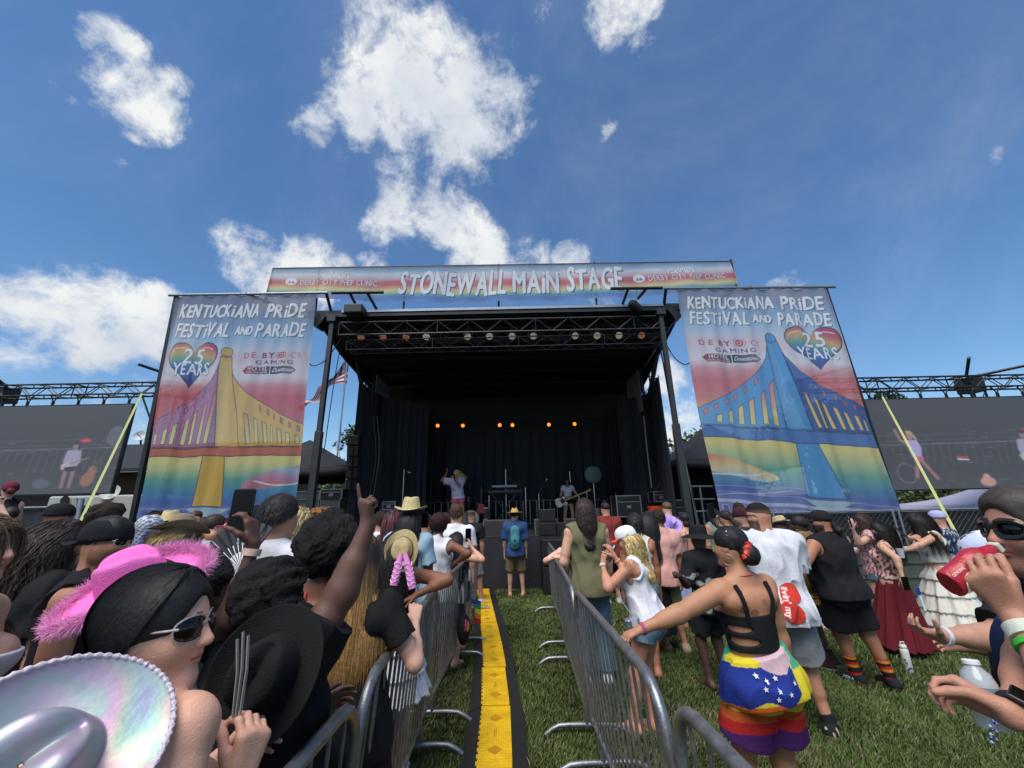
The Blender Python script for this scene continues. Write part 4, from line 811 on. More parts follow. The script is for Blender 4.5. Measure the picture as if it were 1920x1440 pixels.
INK = '#3c3f52'
def festival_banner(left):
    w, h = (3.25, 5.3) if left else (3.65, 5.75); cv = Canvas(w, h, 320, 510)
    if left: cv.grad([(0, '#6f7389'), (.08, '#757b92'), (.15, '#7f97b8'), (.22, '#90b4d2'), (.28, '#c2c6d4'), (.31, '#d3b6c0'), (.36, '#d8ccd2'), (.41, '#dccfd2'), (.45, '#cf7c80'), (.50, '#c05055'), (.60, '#c25a58'), (.66, '#d58d62'), (.71, '#d9c072'), (.78, '#d6cb7c'), (.815, '#a4bb86'), (.85, '#549788'), (.90, '#3f79a2'), (.94, '#3f5c9e'), (1, '#6f78ae')])
    else: cv.grad([(0, '#767a8e'), (.06, '#7f88a0'), (.11, '#86a0c0'), (.17, '#98bcd8'), (.22, '#c4cad8'), (.25, '#d9bfc8'), (.30, '#dcd3d8'), (.34, '#e0d8da'), (.38, '#d2868a'), (.43, '#c9605f'), (.50, '#cc6a62'), (.56, '#d99a68'), (.61, '#dfcb7a'), (.70, '#dccf80'), (.74, '#a9c08a'), (.79, '#5fa08c'), (.84, '#4a83a8'), (.875, '#4a62a6'), (.92, '#6470b0'), (1, '#8d86b8')])
    P = lambda L_: [(x * w, y * h) for x, y in L_]
    if left: K = dict(t0=.33, tl=.40, tr=.462, bl=.425, br=.60, d0=.715, d1=.755, cl=.615, cr=.623, ball=(.431, .287), pier=[(.375, .755), (.50, .755), (.525, .958), (.365, .958)], heart=(.20, .345, .335, .215), sp=(.55, .318), hb=(.112, .212), foot=.965)
    else: K = dict(t0=.26, tl=.505, tr=.575, bl=.50, br=.645, d0=.622, d1=.675, cl=.555, cr=.52, ball=(.540, .231), pier=[(.535, .675), (.65, .675), (.707, .88), (.507, .88)], heart=(.80, .275, .36, .19), sp=(.08, .272), hb=(.095, .172), foot=.89)
    body, dark, deckc = ('#d3a346', '#a8688a', '#b9604c') if left else ('#4a8cc8', '#3f5a9c', '#4a70b0')
    for side in (-1, 1):
        x0 = K['tl'] if side < 0 else K['tr']; x1 = 0. if side < 0 else 1.; ve = K['cl'] if side < 0 else K['cr']; cab = lambda x: K['t0'] + (ve - K['t0']) * min(1, abs(x - x0) / abs(x1 - x0)) ** .52
        xs = np.linspace(x0, x1, 22); base = K['bl'] if side < 0 else K['br']; c = (dark if side < 0 else body) if left else (body if side < 0 else dark)
        cv.poly(P([(x, cab(x)) for x in xs] + [(x1, K['d0']), (base, K['d0'])]), c, line=INK, lw=.017)
        n = 7; e0 = (K['bl'] - .03) if side < 0 else (K['br'] + .03)
        for i in range(n):
            a = e0 + (x1 - e0) * (i / n + .02); b_ = e0 + (x1 - e0) * ((i + .60) / n); lo_, hi_ = min(a, b_), max(a, b_); gap = .055 + .02 * (1 - i / n); tl_, th_ = cab(lo_) + gap, cab(hi_) + gap
            lean_ = -side * .03 * (1 - i / n)
            if max(tl_, th_) < K['d0'] - .02: cv.poly(P([(lo_ + lean_, tl_), (hi_ + lean_, th_), (hi_, K['d0'] - .01), (lo_, K['d0'] - .01)]), rainbow((K['d0'] - .2) * h, (K['d0'] - .03) * h, ('#cf6c68', '#d98a68', '#dcbc6c', '#dcc874')) if not (left and side > 0) else rainbow((K['d0'] - .2) * h, (K['d0'] - .03) * h, ('#c65c5a', '#cf8458', '#d8b868', '#d8c070')), line=INK, lw=.014)
            if i > 0: cv.poly(P([(lo_ + .005, cab(lo_) + .016), (hi_ - .005, cab(hi_) + .016), (hi_ - .005, cab(hi_) + .038), (lo_ + .005, cab(lo_) + .038)]), '#c86864', line=INK, lw=.011)
    cv.poly(P([(0, K['d0']), (1, K['d0']), (1, K['d1']), (0, K['d1'])]), deckc, line=INK, lw=.018); cv.line(P([(.02, K['d0'] + .006), (.45, K['d0'] + .006)]), .024, INK); cv.line(P([(.6, K['d0'] + .006), (.97, K['d0'] + .004)]), .018, INK)
    cv.poly(P(K['pier']), body, line=INK, lw=.016)
    cv.poly(P([(K['tl'], K['t0'] - .02), (K['tr'], K['t0'] - .02), (K['tr'] + .012, K['t0'] + .03), (K['br'], K['d0']), (K['bl'], K['d0']), (K['tl'] - .004, K['t0'] + .03)]), body, line=INK, lw=.018)
    cv.poly(P([(K['tl'] + .01, K['t0']), (K['tl'] + .035, K['t0']), (K['bl'] + .10, K['d0'] - .01), (K['bl'] + .012, K['d0'] - .01)]), '#dcb866' if left else '#68a2d6', .7)
    bx, by = K['ball']; cv.poly(P([(bx - .022, by + .008), (bx + .022, by + .008), (bx + .026, K['t0'] - .018), (bx - .026, K['t0'] - .018)]), body, line=INK, lw=.014); cv.ellipse(bx * w, by * h, .034 * w, .034 * w, body, line=INK, lw=.018)
    f = K['foot']; gx = '#a9bdd2'; cv.line(P([(0, f), (1, f)]), .012, gx, .7); pc = (K['pier'][2][0] + K['pier'][3][0]) / 2; cv.poly(P([(pc - .14, f), (pc + .16, f), (pc + .07, f + .02), (pc + .08, 1), (pc - .07, 1), (pc - .06, f + .02)]), '#9fbfcc', .85)
    if not left:
        cv.line(P([(0, .925), (1, .915)]), .07, '#b4c4da', .85); cv.line(P([(0, .905), (.42, .868)]), .014, '#c2cfe0', .8); cv.line(P([(.0, .87), (.5, .855)]), .012, '#9fb0cc', .8)
        for i in range(15):
            x = .02 + i * .066
            if abs(x - pc) > .1: cv.poly(P([(x, .942), (x + .035, .94), (x + .045, .972), (x + .01, .974)]), '#54619f', .9, line='#b8c8dc', lw=.014)
        cv.poly(P([(0, 1), (0, .985), (.3, .978), (.6, .98), (1, .99), (1, 1)]), '#a79cc6', .7)
    else:
        for i in range(12):
            x = .03 + i * .08
            if abs(x - pc) > .1: cv.poly(P([(x, .972), (x + .04, .972), (x + .04, .988), (x, .988)]), '#3c52a0', .9)
    th = np.linspace(0, 2 * math.pi, 60, endpoint=False); cx, cy, rx, ry, an = (.88, .845, .24, .035, -.24) if left else (.06, .785, .31, .035, .20)
    cv.poly([(cx * w + rx * w * math.cos(a) * math.cos(an) - ry * h * math.sin(a) * math.sin(an), cy * h + rx * w * math.cos(a) * math.sin(an) + ry * h * math.sin(a) * math.cos(an)) for a in th], rainbow((cy - .06) * h, (cy + .06) * h, ('#d06060', '#d98c6c', '#d9c48c', '#a4c4cc') if not left else ('#c86a60', '#8fb0c4', '#a888a8', '#b0707c', '#a86878')))
    cv.line([(cx * w + (rx - .05) * w * math.cos(a), cy * h + .03 * h * math.sin(a) + (.0 if left else .05)) for a in np.linspace(.35, 2.6, 16)], .028, '#e4e4ea', .9)
    hx, hy, hw, hhh = K['heart']
    cv.poly([(x + .008, y + .008) for x, y in heart(hx * w, hy * h, hw * w * 1.03, hhh * h * 1.03)], INK); cv.poly(heart(hx * w, hy * h, hw * w * .97, hhh * h * .96), rainbow((hy - hhh * .5) * h, (hy + hhh * .5) * h, ('#ae3446', '#c04c48', '#c99c50', '#5c9880', '#2f66a8', '#2f4c98', '#44407c')))
    for q in (-1, 1): cv.line([((hx + q * hw * .25) * w + hw * .17 * w * math.cos(a), (hy - hhh * .24) * h + hhh * .14 * h * math.sin(a)) for a in np.linspace(3.3, 5.6, 8)], .03, '#e9c4c4', .8)
    W_ = '#eef0f2'; cv.text('25', (hx - .065) * w, (hy - .005) * h, .52, W_, w=.13 * w, shadow=INK, bold=.008, wob=.1, shear=.1, sp=1.5); cv.text('YEARS', (hx - .115) * w, (hy + .048) * h, .42, W_, w=.24 * w, shadow=INK, bold=.005, wob=.12, sp=1.5)
    sx, sy = K['sp']
    for i, (ch, x) in enumerate(zip('DE', (0, .06))): cv.text(ch, (sx + x) * w, sy * h, .20, '#a85a64', bold=.006)
    cv.text('BY', (sx + .125) * w, sy * h, .20, '#6a2c38', bold=.006, sp=2.4); bx_ = (sx + .255) * w; by_ = (sy - .014) * h; cv.ellipse(bx_, by_, .026 * w, .026 * w, '#b03a4a'); cv.ellipse(bx_, by_, .016 * w, .016 * w, '#e0b0b4'); cv.ellipse(bx_, by_, .010 * w, .010 * w, '#b03a4a')
    for q in (-1, 1): cv.line([(bx_ + .036 * w * math.cos(a), by_ + .033 * w * math.sin(a)) for a in np.linspace(-1, 1, 8) + (0 if q > 0 else math.pi)], .012, '#6a3a44')
    cv.text('CI', (sx + .32) * w, sy * h, .20, '#8a5a64', sp=3.); cv.text('GAMING', (sx + .09) * w, (sy + .030) * h, .15, '#3a2c38', w=.25 * w, sp=3., bold=.003)
    y0, y1 = (sy + .040), (sy + .076); cv.poly(P([(sx, (y0 + y1) / 2), (sx + .03, y0), (sx + .185, y0), (sx + .185, y1), (sx + .03, y1)]), lambda X, Y: S('#98303c') + (S('#4a3038') - S('#98303c')) * np.clip((X / w - sx) / .18, 0, 1)[..., None]); cv.poly(P([(sx + .19, y0), (sx + .335, y0), (sx + .37, (y0 + y1) / 2), (sx + .335, y1), (sx + .19, y1)]), lambda X, Y: S('#2c2c34') + (S('#7a6468') - S('#2c2c34')) * np.clip((X / w - sx - .2) / .17, 0, 1)[..., None])
    cv.text('HOTEL', (sx + .045) * w, (y0 + .020) * h, .15, W_, w=.125 * w, sp=2); cv.text('POPLAR LEVEL', (sx + .035) * w, (y0 + .032) * h, .06, W_, w=.14 * w, sp=2); cv.text('Downtown', (sx + .20) * w, (y0 + .026) * h, .15, W_, w=.145 * w, shear=.35, sp=.3)
    b1, b2 = K['hb']; kw = dict(shadow=INK, sh=(.022, .028), bold=.013, wob=.14, shear=.14, sp=1.5); sz = .50 if left else .47
    cv.text('KENTUCKiANA', .055 * w, b1 * h, sz, W_, w=.555 * w, **kw); cv.text('PRiDE', .66 * w, (b1 + .004) * h, sz * 1.04, W_, w=.27 * w, **kw)
    cv.text('FESTiVAL', .05 * w, b2 * h, sz * 1.04, W_, w=.37 * w, **kw); cv.text('AND', .455 * w, (b2 - .012) * h, sz * .62, W_, w=.12 * w, **kw); cv.text('PARADE', .61 * w, (b2 + .002) * h, sz * 1.06, W_, w=.33 * w, **kw)
    for i in range(1, 9): cv.line([(i / 9 * w, 0), (i / 9 * w + .01, h)], .006, '#8f8f9a', .25)
    return cv
def stage_banner():
    w, h = 12.2, 1.12; cv = Canvas(w, h, 900, 84)
    cv.grad([(0, '#74809a'), (.12, '#8fb0cc'), (.22, '#d8dce4'), (.34, '#d8b4bc'), (.42, '#c86468'), (.52, '#c85c58'), (.60, '#d99a70'), (.68, '#dccb84'), (.74, '#a8bf90'), (.80, '#5f94a0'), (.88, '#4f74b0'), (1, '#7480b4')])
    W_ = '#f2f3f5'; cv.text('STONEWALL', 3.42, .86, .98, W_, w=2.75, shadow=INK, sh=(.032, .042), bold=.02, sp=1.5, wob=.13, shear=.1); cv.text('MAiN', 6.38, .83, .98, W_, w=1.18, shadow=INK, sh=(.032, .042), bold=.02, sp=1.5, wob=.13, shear=.05); cv.text('STAGE', 7.78, .82, 1.0, W_, w=1.42, shadow=INK, sh=(.032, .042), bold=.02, sp=1.5, wob=.13, shear=.1)
    for x in (.45, 9.55):
        cv.text('PRESENTED B7', x + .85, .38, .24, W_, w=.85, shadow=INK, sh=(.01, .012), bold=.006, wob=.15); cv.text('DERBY CITY PrEP CLINIC', x + .38, .61, .25, W_, w=2.0, shadow=INK, sh=(.01, .012), sp=1.6)
        cv.ellipse(x + .14, .50, .15, .13, W_); cv.poly([(x + .04, .57), (x + .14, .42), (x + .25, .57)], '#8a6470'); cv.ellipse(x + .14, .45, .05, .04, W_); cv.line([(x + .14, .45), (x + .14, .6)], .02, W_)
    return cv
def cloth_from_canvas(name, cv, fn, parent, mat=None):
    """fn(u,v) arrays in 0..1 -> world points"""
    ny, nx = cv.ny, cv.nx; u, v = np.meshgrid((np.arange(nx) + .5) / nx, (np.arange(ny) + .5) / ny); u = (u - u.min()) / (u.max() - u.min()); v = (v - v.min()) / (v.max() - v.min())
    P = fn(u, v).reshape(-1, 3); i = (np.arange(ny - 1)[:, None] * nx + np.arange(nx - 1)[None]).ravel(); Q = np.stack([i, i + nx, i + nx + 1, i + 1], 1)
    C = cv.out().reshape(-1, 3)
    if mat is None: C = np.clip(C, 0, 1) ** .78  # brightened print stands in for light coming through the cloth
    return link(name, mesh_from(P, Q, C), mat or M_mesh_banner(), parent)
# ------------------------------------------------------------------ ground
def ground_mat():
    m = bpy.data.materials.new('lawn'); m.use_nodes = True; t = m.node_tree; b = t.nodes['Principled BSDF']; n = t.nodes.new; l = t.links.new; tc_ = n('ShaderNodeTexCoord')
    a = n('ShaderNodeTexNoise'); a.inputs['Scale'].default_value = 1.6; a.inputs['Detail'].default_value = 8; a.inputs['Roughness'].default_value = .7; l(tc_.outputs['Object'], a.inputs['Vector'])
    c = n('ShaderNodeTexNoise'); c.inputs['Scale'].default_value = 60; c.inputs['Detail'].default_value = 5; l(tc_.outputs['Object'], c.inputs['Vector'])
    r = n('ShaderNodeValToRGB'); r.color_ramp.elements[0].position = .35; r.color_ramp.elements[0].color = (.045, .055, .022, 1); r.color_ramp.elements[1].position = .68; r.color_ramp.elements[1].color = (.08, .09, .036, 1)
    mix = n('ShaderNodeMath'); mix.operation = 'MULTIPLY_ADD'; l(c.outputs[0], mix.inputs[0]); mix.inputs[1].default_value = .5; mm = n('ShaderNodeMath'); mm.operation = 'MULTIPLY'; l(a.outputs[0], mm.inputs[0]); mm.inputs[1].default_value = .5; l(mm.outputs[0], mix.inputs[2]); l(mix.outputs[0], r.inputs[0]); l(r.outputs[0], b.inputs['Base Color']); b.inputs['Roughness'].default_value = .95; b.inputs['Specular IOR Level'].default_value = .1
    bp = n('ShaderNodeBump'); bp.inputs['Strength'].default_value = .8; bp.inputs['Distance'].default_value = .04; l(c.outputs[0], bp.inputs['Height']); l(bp.outputs[0], b.inputs['Normal']); return m
gx = np.concatenate([np.linspace(-600, -12, 8), np.linspace(-9, 12, 43), np.linspace(16, 600, 8)]); gy = np.concatenate([[-60, -20], np.linspace(-5, 20, 51), np.linspace(24, 900, 10)])
GX, GY = np.meshgrid(gx, gy); gw_ = wav(2, 5, (.5, 2.5)); hillz = np.clip((GX - 12) / 14, 0, 1) * np.clip((GY - 15) / 18, 0, 1) * 4.2
gm = MB(); gm.grid(np.stack([GX, GY, .012 * gw_(GX, GY, 0) * (np.abs(GX) < 12) - .012 + hillz], -1)[:, ::1]); tag(gm.build('ground', ground_mat(), smooth=True), 'mown festival lawn between the barricades', None, None, 'structure')
# grass blades
def blades(n, x0, x1, y0, y1, seed, hmin=.02, hmax=.046, w=.0022):
    r = np.random.default_rng(seed); y = y0 + (y1 - y0) * r.uniform(0, 1, n) ** 1.5; x = r.uniform(x0, x1, n); clump = wav(6, 6, (3, 14))(x, y, 0) * .5 + wav(8, 6, (15, 40))(x, y, 0) * .5
    k_ = np.abs(x - np.interp(y, [1.4, 3.4, 4.3, 5.3, 6.3, 7.3, 8.3, 9.45], [-.17, -.175, -.2, -.27, -.36, -.47, -.58, -.7])) > .245; x, y, clump, n = x[k_], y[k_], clump[k_], int(k_.sum())
    h = r.uniform(hmin, hmax, n) * (1 + .35 * clump); a = r.uniform(0, 6.28, n); ln = r.uniform(.3, 1.1, n) * h; ww = w * (1 + .25 * y) * r.uniform(.6, 1.3, n); wd = clump * 1.6 + r.normal(size=n) * 1.2
    b = np.stack([x, y, np.zeros(n)], 1); s_ = np.stack([np.cos(a), np.sin(a), np.zeros(n)], 1) * ww[:, None]; d = np.stack([np.cos(wd), np.sin(wd), np.zeros(n)], 1) * ln[:, None]; up_ = np.array([0, 0, 1.])
    m_ = b + d * .35 + up_ * (h * .6)[:, None]; t_ = b + d + up_ * h[:, None]; V = np.stack([b - s_, b + s_, m_ + s_ * .7, m_ - s_ * .7, t_], 1).reshape(-1, 3); i = np.arange(n) * 5; F = np.vstack([np.stack([i, i + 1, i + 2, i + 3], 1), np.stack([i + 3, i + 2, i + 4, i + 4], 1)])
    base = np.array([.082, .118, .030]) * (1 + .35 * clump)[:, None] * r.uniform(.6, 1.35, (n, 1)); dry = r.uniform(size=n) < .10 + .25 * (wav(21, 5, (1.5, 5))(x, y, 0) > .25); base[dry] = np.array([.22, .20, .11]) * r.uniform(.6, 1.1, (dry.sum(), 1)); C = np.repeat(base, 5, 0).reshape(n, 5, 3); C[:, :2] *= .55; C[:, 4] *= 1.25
    return V, F, C.reshape(-1, 3)
def tri_fix(V, F, C): return V, F, C
Vg, Fg, Cg = combine([blades(230000, -1.2, 3.2, 2.2, 10, 1, w=.0022), blades(160000, 2.6, 9.5, 2.2, 8, 2, w=.0024), blades(40000, -6, -1.0, 1.5, 10, 4, w=.003)])
F4 = Fg[Fg[:, 2] != Fg[:, 3]]; F3 = Fg[Fg[:, 2] == Fg[:, 3]][:, :3]
def two(V, F4, F3, C):
    me = bpy.data.meshes.new('grass'); me.vertices.add(len(V)); me.vertices.foreach_set('co', V.astype(np.float32).ravel()); L4, L3 = F4.size, F3.size; me.loops.add(L4 + L3); me.loops.foreach_set('vertex_index', np.concatenate([F4.ravel(), F3.ravel()]).astype(np.int32))
    me.polygons.add(len(F4) + len(F3)); me.polygons.foreach_set('loop_start', np.concatenate([np.arange(0, L4, 4), L4 + np.arange(0, L3, 3)]).astype(np.int32)); me.polygons.foreach_set('loop_total', np.concatenate([np.full(len(F4), 4), np.full(len(F3), 3)]).astype(np.int32)); me.update(calc_edges=True)
    ca = me.color_attributes.new('Col', 'FLOAT_COLOR', 'POINT'); ca.data.foreach_set('color', np.hstack([C, np.ones((len(C), 1))]).astype(np.float32).ravel()); return me
gmat = material('grass_blade', None, .6, spec=.25); tag(link('grass', two(Vg, F4, F3, Cg), gmat), 'short green grass blades over the lawn', 'grass', None, 'stuff')

# ------------------------------------------------------------------ barricades (each section one thing)
def barricade(label, x0, y0, x1, y1, tiltx=.0, H=1.08, side=1):
    """x0,y0 near end; x1,y1 far end"""
    a = np.array([x0, y0, 0.]); b = np.array([x1, y1, 0.]); d = unit(b - a); L_ = np.linalg.norm(b - a); Z = np.array([0, 0, 1.]); sd = np.cross(d, Z); c = (a + b) / 2; lean = sd * tiltx
    t = thing('crowd_barricade', label, 'barricade', c, 0, 'steel crowd barricades along the aisle'); P = lambda s_, z: a + d * s_ + Z * z + lean * (1 - z / H)
    r = .17; fr = [P(0, .20)] + [P(0, z) for z in (.5, H - r)] + [P(r - r * math.cos(q), H - r + r * math.sin(q)) for q in np.linspace(.2, 1.57, 6)] + [P(L_ * k, H) for k in (.3, .5, .7)] + [P(L_ - r + r * math.sin(q), H - r + r * math.cos(q)) for q in np.linspace(0, 1.4, 6)] + [P(L_, z) for z in (H - r - .05, .5, .20)]
    f = MB(); f.tube(fr, .021, 10); f.tube([P(0, .22), P(L_ / 2, .22), P(L_, .22)], .0165, 8); f.build('frame', M_steel(), t, True)
    n = int(L_ / .112); m = MB()
    for i in range(1, n): s_ = L_ * i / n; top = H - .012 if r < s_ < L_ - r else H - r + math.sqrt(max(0, r * r - (r - min(s_, L_ - s_)) ** 2)); m.tube([P(s_, .22), P(s_, top)], .0072, 6)
    m.build('upright_bars', M_steel(), t, True)
    for s_ in (.22, L_ - .22):
        g_ = MB(); g_.tube([P(s_, .22), P(s_, .06)], .019, 8)
        for q in (-1, 1): g_.tube([P(s_, .075), P(s_, .075) + sd * q * .14, P(s_, .07) + sd * q * .22, P(s_, .045) + sd * q * .28, P(s_, .012) + sd * q * .33], .019, 8)
        g_.build('foot', M_steel(), t, True)
    if L_ > 1: k = MB(); k.tube([P(0, .62), P(-.03, .60), P(-.05, .52)], .009, 6); k.tube([P(0, .30), P(-.035, .30)], .012, 6); k.build('hook', M_steel(), t, True)
    return t
RB = [barricade('nearest right barricade with its near end cut by the picture edge', .60, -.35, .525, 1.64, .06), barricade('right barricade the woman in rainbow shorts holds on to', .50, 1.70, .455, 3.52, .10),
      barricade('right barricade beside the man in the sage tank top', .45, 3.58, .50, 5.5, .08), barricade('farthest right barricade running up to the stage subwoofers', .56, 5.62, .60, 7.9, .04)]
LB = [barricade('nearest left barricade curving out of the bottom edge', -.60, -.35, -.565, 1.70, -.05), barricade('left barricade the long haired woman in black leans on', -.57, 1.76, -.665, 3.78, -.09),
      barricade('left barricade beside the woman in the white tank top', -.67, 3.84, -.625, 5.75, -.07), barricade('farthest left barricade near the photographer', -.66, 5.85, -.70, 8.0, -.03)]
# ------------------------------------------------------------------ cable ramp
ct = np.array([(-.17, 1.4), (-.165, 2.4), (-.175, 3.4), (-.20, 4.3), (-.27, 5.3), (-.36, 6.3), (-.47, 7.3), (-.58, 8.3), (-.70, 9.45)])
seg = []; cyy = np.arange(1.5, 9.4, .9)
ramp = thing('cable_ramp', 'yellow and black rubber cable ramp lying along the aisle', 'cable ramp', (-.2, 4, 0)); M_rub = material('black_rubber', '#1b1b1c', .75, bump=.5, bscale=90, var=.15, vscale=20); M_yel = material('yellow_rubber', '#d8ac04', .6, bump=.3, bscale=40, var=.22, vscale=6)
def cx_(y): return np.interp(y, ct[:, 1], ct[:, 0])
yb, kb, nb_ = MB(), MB(), MB()
for i, y in enumerate(cyy):
    ya, yc = y + .004, y + .896; ca, cb_ = cx_(ya), cx_(yc); o1, o2 = RNG.uniform(-.008, .008, 2)
    sh = MB(); V = []
    for (c, yy) in ((ca + o1, ya), (cb_ + o2, yc)): V += [(c - .235, yy, .012), (c - .125, yy, .048), (c + .125, yy, .048), (c + .235, yy, .012), (c + .235, yy, -.01), (c - .235, yy, -.01)]
    sh.add(V, [(0, 1, 7, 6), (1, 2, 8, 7), (2, 3, 9, 8), (3, 4, 10, 9), (5, 0, 6, 11), (4, 5, 11, 10), (0, 5, 4, 3, 2, 1), (6, 7, 8, 9, 10, 11)]); sh.build('base_segment', M_rub, ramp)
    ys = np.linspace(ya, yc, 2); n = 11; L1 = []; 
    yy = np.linspace(ya + .006, yc - .006, n * 2 + 1); e = [.118 + (.012 if (j // 1) % 2 else 0) for j in range(len(yy))]
    P_l, P_r = [], []
    for j in range(len(yy) - 1):
        c0, c1 = cx_(yy[j]) + (o1 + o2) / 2, cx_(yy[j + 1]) + (o1 + o2) / 2; el = .128 if j % 2 else .116; yb.add([(c0 - el, yy[j], .046), (c0 + .122, yy[j], .046), (c0 + .122, yy[j], .056), (c0 - el, yy[j], .056), (c1 - el, yy[j + 1], .046), (c1 + .122, yy[j + 1], .046), (c1 + .122, yy[j + 1], .056), (c1 - el, yy[j + 1], .056)], [(3, 2, 6, 7), (0, 3, 7, 4), (2, 1, 5, 6), (0, 1, 2, 3), (7, 6, 5, 4)])
    for xx in np.linspace(-.105, .108, 13):      # raised anti-slip nubs
        for q in np.linspace(ya + .03, yc - .03, 26):
            k = q - y
            if min(abs(k - .22), abs(k - .68)) < .06 and abs(xx) < .05 * (1 - min(abs(k - .22), abs(k - .68)) / .06) + .01: continue
            c = cx_(q) + (o1 + o2) / 2 + xx; nb_.add([(c - .007, q - .011, .056), (c + .007, q - .011, .056), (c + .007, q + .011, .056), (c - .007, q + .011, .056), (c, q, .0605)], [(0, 1, 4), (1, 2, 4), (2, 3, 4), (3, 0, 4)])
    for k in (.22, .68):
        c = cx_(y + k) + (o1 + o2) / 2; kb.add([(c - .055, y + k, .0575), (c, y + k - .06, .0575), (c + .055, y + k, .0575), (c, y + k + .06, .0575)], [(0, 1, 2, 3)])
    c = cx_(y + .45); kb.add([(c - .011, y + .39, .0575), (c + .011, y + .39, .0575), (c + .011, y + .51, .0575), (c - .011, y + .51, .0575)], [(0, 1, 2, 3)])
yb.build('yellow_lid', M_yel, ramp); nb_.build('grip_studs', M_yel, ramp); kb.build('moulded_marks', material('worn_yellow', '#c08a10', .45), ramp)

# ------------------------------------------------------------------ stage
BL = M_black(); BLK = material('black_fabric', '#24262d', .85, bump=.5, bscale=14, var=.25, vscale=3); ALU = material('aluminium', '#9a9da1', .38, metal=.8, var=.15, vscale=30)
SX0, SX1, SY0, SY1, SZ = -4.7, 4.2, 9.7, 16.2, 1.08
stg = thing('concert_stage', 'large black outdoor stage with roof and hanging light truss', 'stage', (-.2, 12, 0))
m = MB(); m.box((SX0, SY0, SZ - .12), (SX1 + .3, SY1, SZ)); m.build('deck', material('stage_deck', '#151618', .6, var=.3, vscale=4), stg)
def pleats(x0, y0, x1, y1, z0, z1, n, amp, seed, sag=0, nz=14):
    a = np.array([x0, y0]); b = np.array([x1, y1]); L_ = np.linalg.norm(b - a); d = (b - a) / L_; nn = np.array([-d[1], d[0]]); k = max(24, n * 10); s_ = np.linspace(0, 1, k); r = np.random.default_rng(seed); ph = r.uniform(0, 6.28, 6); rows = []
    for t in np.linspace(0, 1, nz):
        w = np.sin(s_ * n * 6.28 + ph[0] + .6 * np.sin(s_ * 9 + ph[1]) + t * .5) + .5 * np.sin(s_ * n * 2.3 * 6.28 + ph[2] - t * .9) + .6 * np.sin(s_ * n * .4 * 6.28 + ph[3] + 2 * t); ss = s_ + .004 * np.sin(s_ * n * 9 + ph[4] + t * 4)
        q = a[None] + d[None] * (ss * L_)[:, None] + nn[None] * (w * amp * (.5 + .6 * t))[:, None]; rows.append(np.column_stack([q, np.full(k, z1 + (z0 - z1) * t) - sag * np.sin(s_ * 3.14) * (t == 0)]))
    return np.stack(rows)
def curtain(name, *a, mat=None, parent=None, **k): m = MB(); m.grid(pleats(*a, **k)); return m.build(name, mat or BLK, parent or stg, True)
curtain('front_skirt', SX0, SY0 - .02, SX1, SY0 - .02, 0, SZ - .02, 9, .012, 3)
RY0, RY1, RZ = 9.45, 14.4, 6.42
back = curtain('back_curtain', -3.9, 15.6, 4.9, 15.6, SZ, 4.4, 18, .055, 5); curtain('upper_back_curtain', -4.2, 15.7, 5.1, 15.7, 4.2, 6.3, 8, .03, 6)
curtain('side_curtain', -4.45, 11.2, -4.0, 15.6, SZ, 5.3, 14, .05, 7); curtain('side_curtain', 4.25, 11.2, 4.95, 15.6, SZ, 5.3, 14, .05, 8)
for (xa, ya, xb, yb2, s_) in ((-4.2, 12.6, -2.9, 13.6, 21), (-3.6, 14.6, -2.6, 15.1, 22), (4.6, 12.6, 3.6, 13.8, 23), (4.5, 14.4, 3.5, 15.1, 24)): curtain('wing_drape', xa, ya, xb, yb2, SZ, 5.2, 7, .06, s_)
# roof: shell with tapering sides
m = MB(); z0, z1 = RZ, 6.15
m.add([(-5.0, RY0, z0), (4.35, RY0, z0), (4.6, RY1, z1), (-5.0, RY1, z1), (-5.0, RY0, z0 + .16), (4.35, RY0, z0 + .16), (4.6, RY1, z1 + .3), (-5.0, RY1, z1 + .3)], [(0, 3, 2, 1), (4, 5, 6, 7), (0, 1, 5, 4), (2, 3, 7, 6), (0, 4, 7, 3), (1, 2, 6, 5)])
m.add([(-5.0, RY1, z1), (4.6, RY1, z1), (5.0, 16.2, 5.9), (-4.9, 16.2, 5.9), (-5., RY1, z1 + .28), (4.6, RY1, z1 + .28), (5., 16.2, 6.1), (-4.9, 16.2, 6.1)], [(0, 3, 2, 1), (4, 5, 6, 7), (0, 1, 5, 4), (2, 3, 7, 6), (0, 4, 7, 3), (1, 2, 6, 5)])
for q, x in ((-1, -5.0), (1, 4.35)):       # hanging side valances that taper to the rear
    m.prism([(x, RY0 + .1, z0 - .02), (x + (.25 if q > 0 else 0), RY1, z1), (x + (.3 if q > 0 else .1), RY1, z1 - .55), (x + .0, RY0 + 1.6, z0 - .35)], (1, 0, 0), .04)
m.build('roof', material('roof_liner', '#171a22', .8, var=.3, vscale=2, bump=.3, bscale=8), stg)
m = MB(); m.box((-5.2, RY0 - .12, RZ + .02), (4.5, RY0 - .003, RZ + .20)); m.build('front_beam', material('dark_beam', '#24262a', .45, var=.1), stg)
m = MB(); m.box((-4.3, RY0 - .15, RZ + .12), (3.9, RY0 - .122, RZ + .185)); m.build('silver_trim', ALU, stg)
for yy in (10.6, 11.8, 13.0, 14.2):
    m = MB(); zz = RZ - .05 - (yy - RY0) * .05; m.box((-4.8, yy, zz - .1), (4.3, yy + .08, zz)); m.build('roof_rafter', BL, stg)
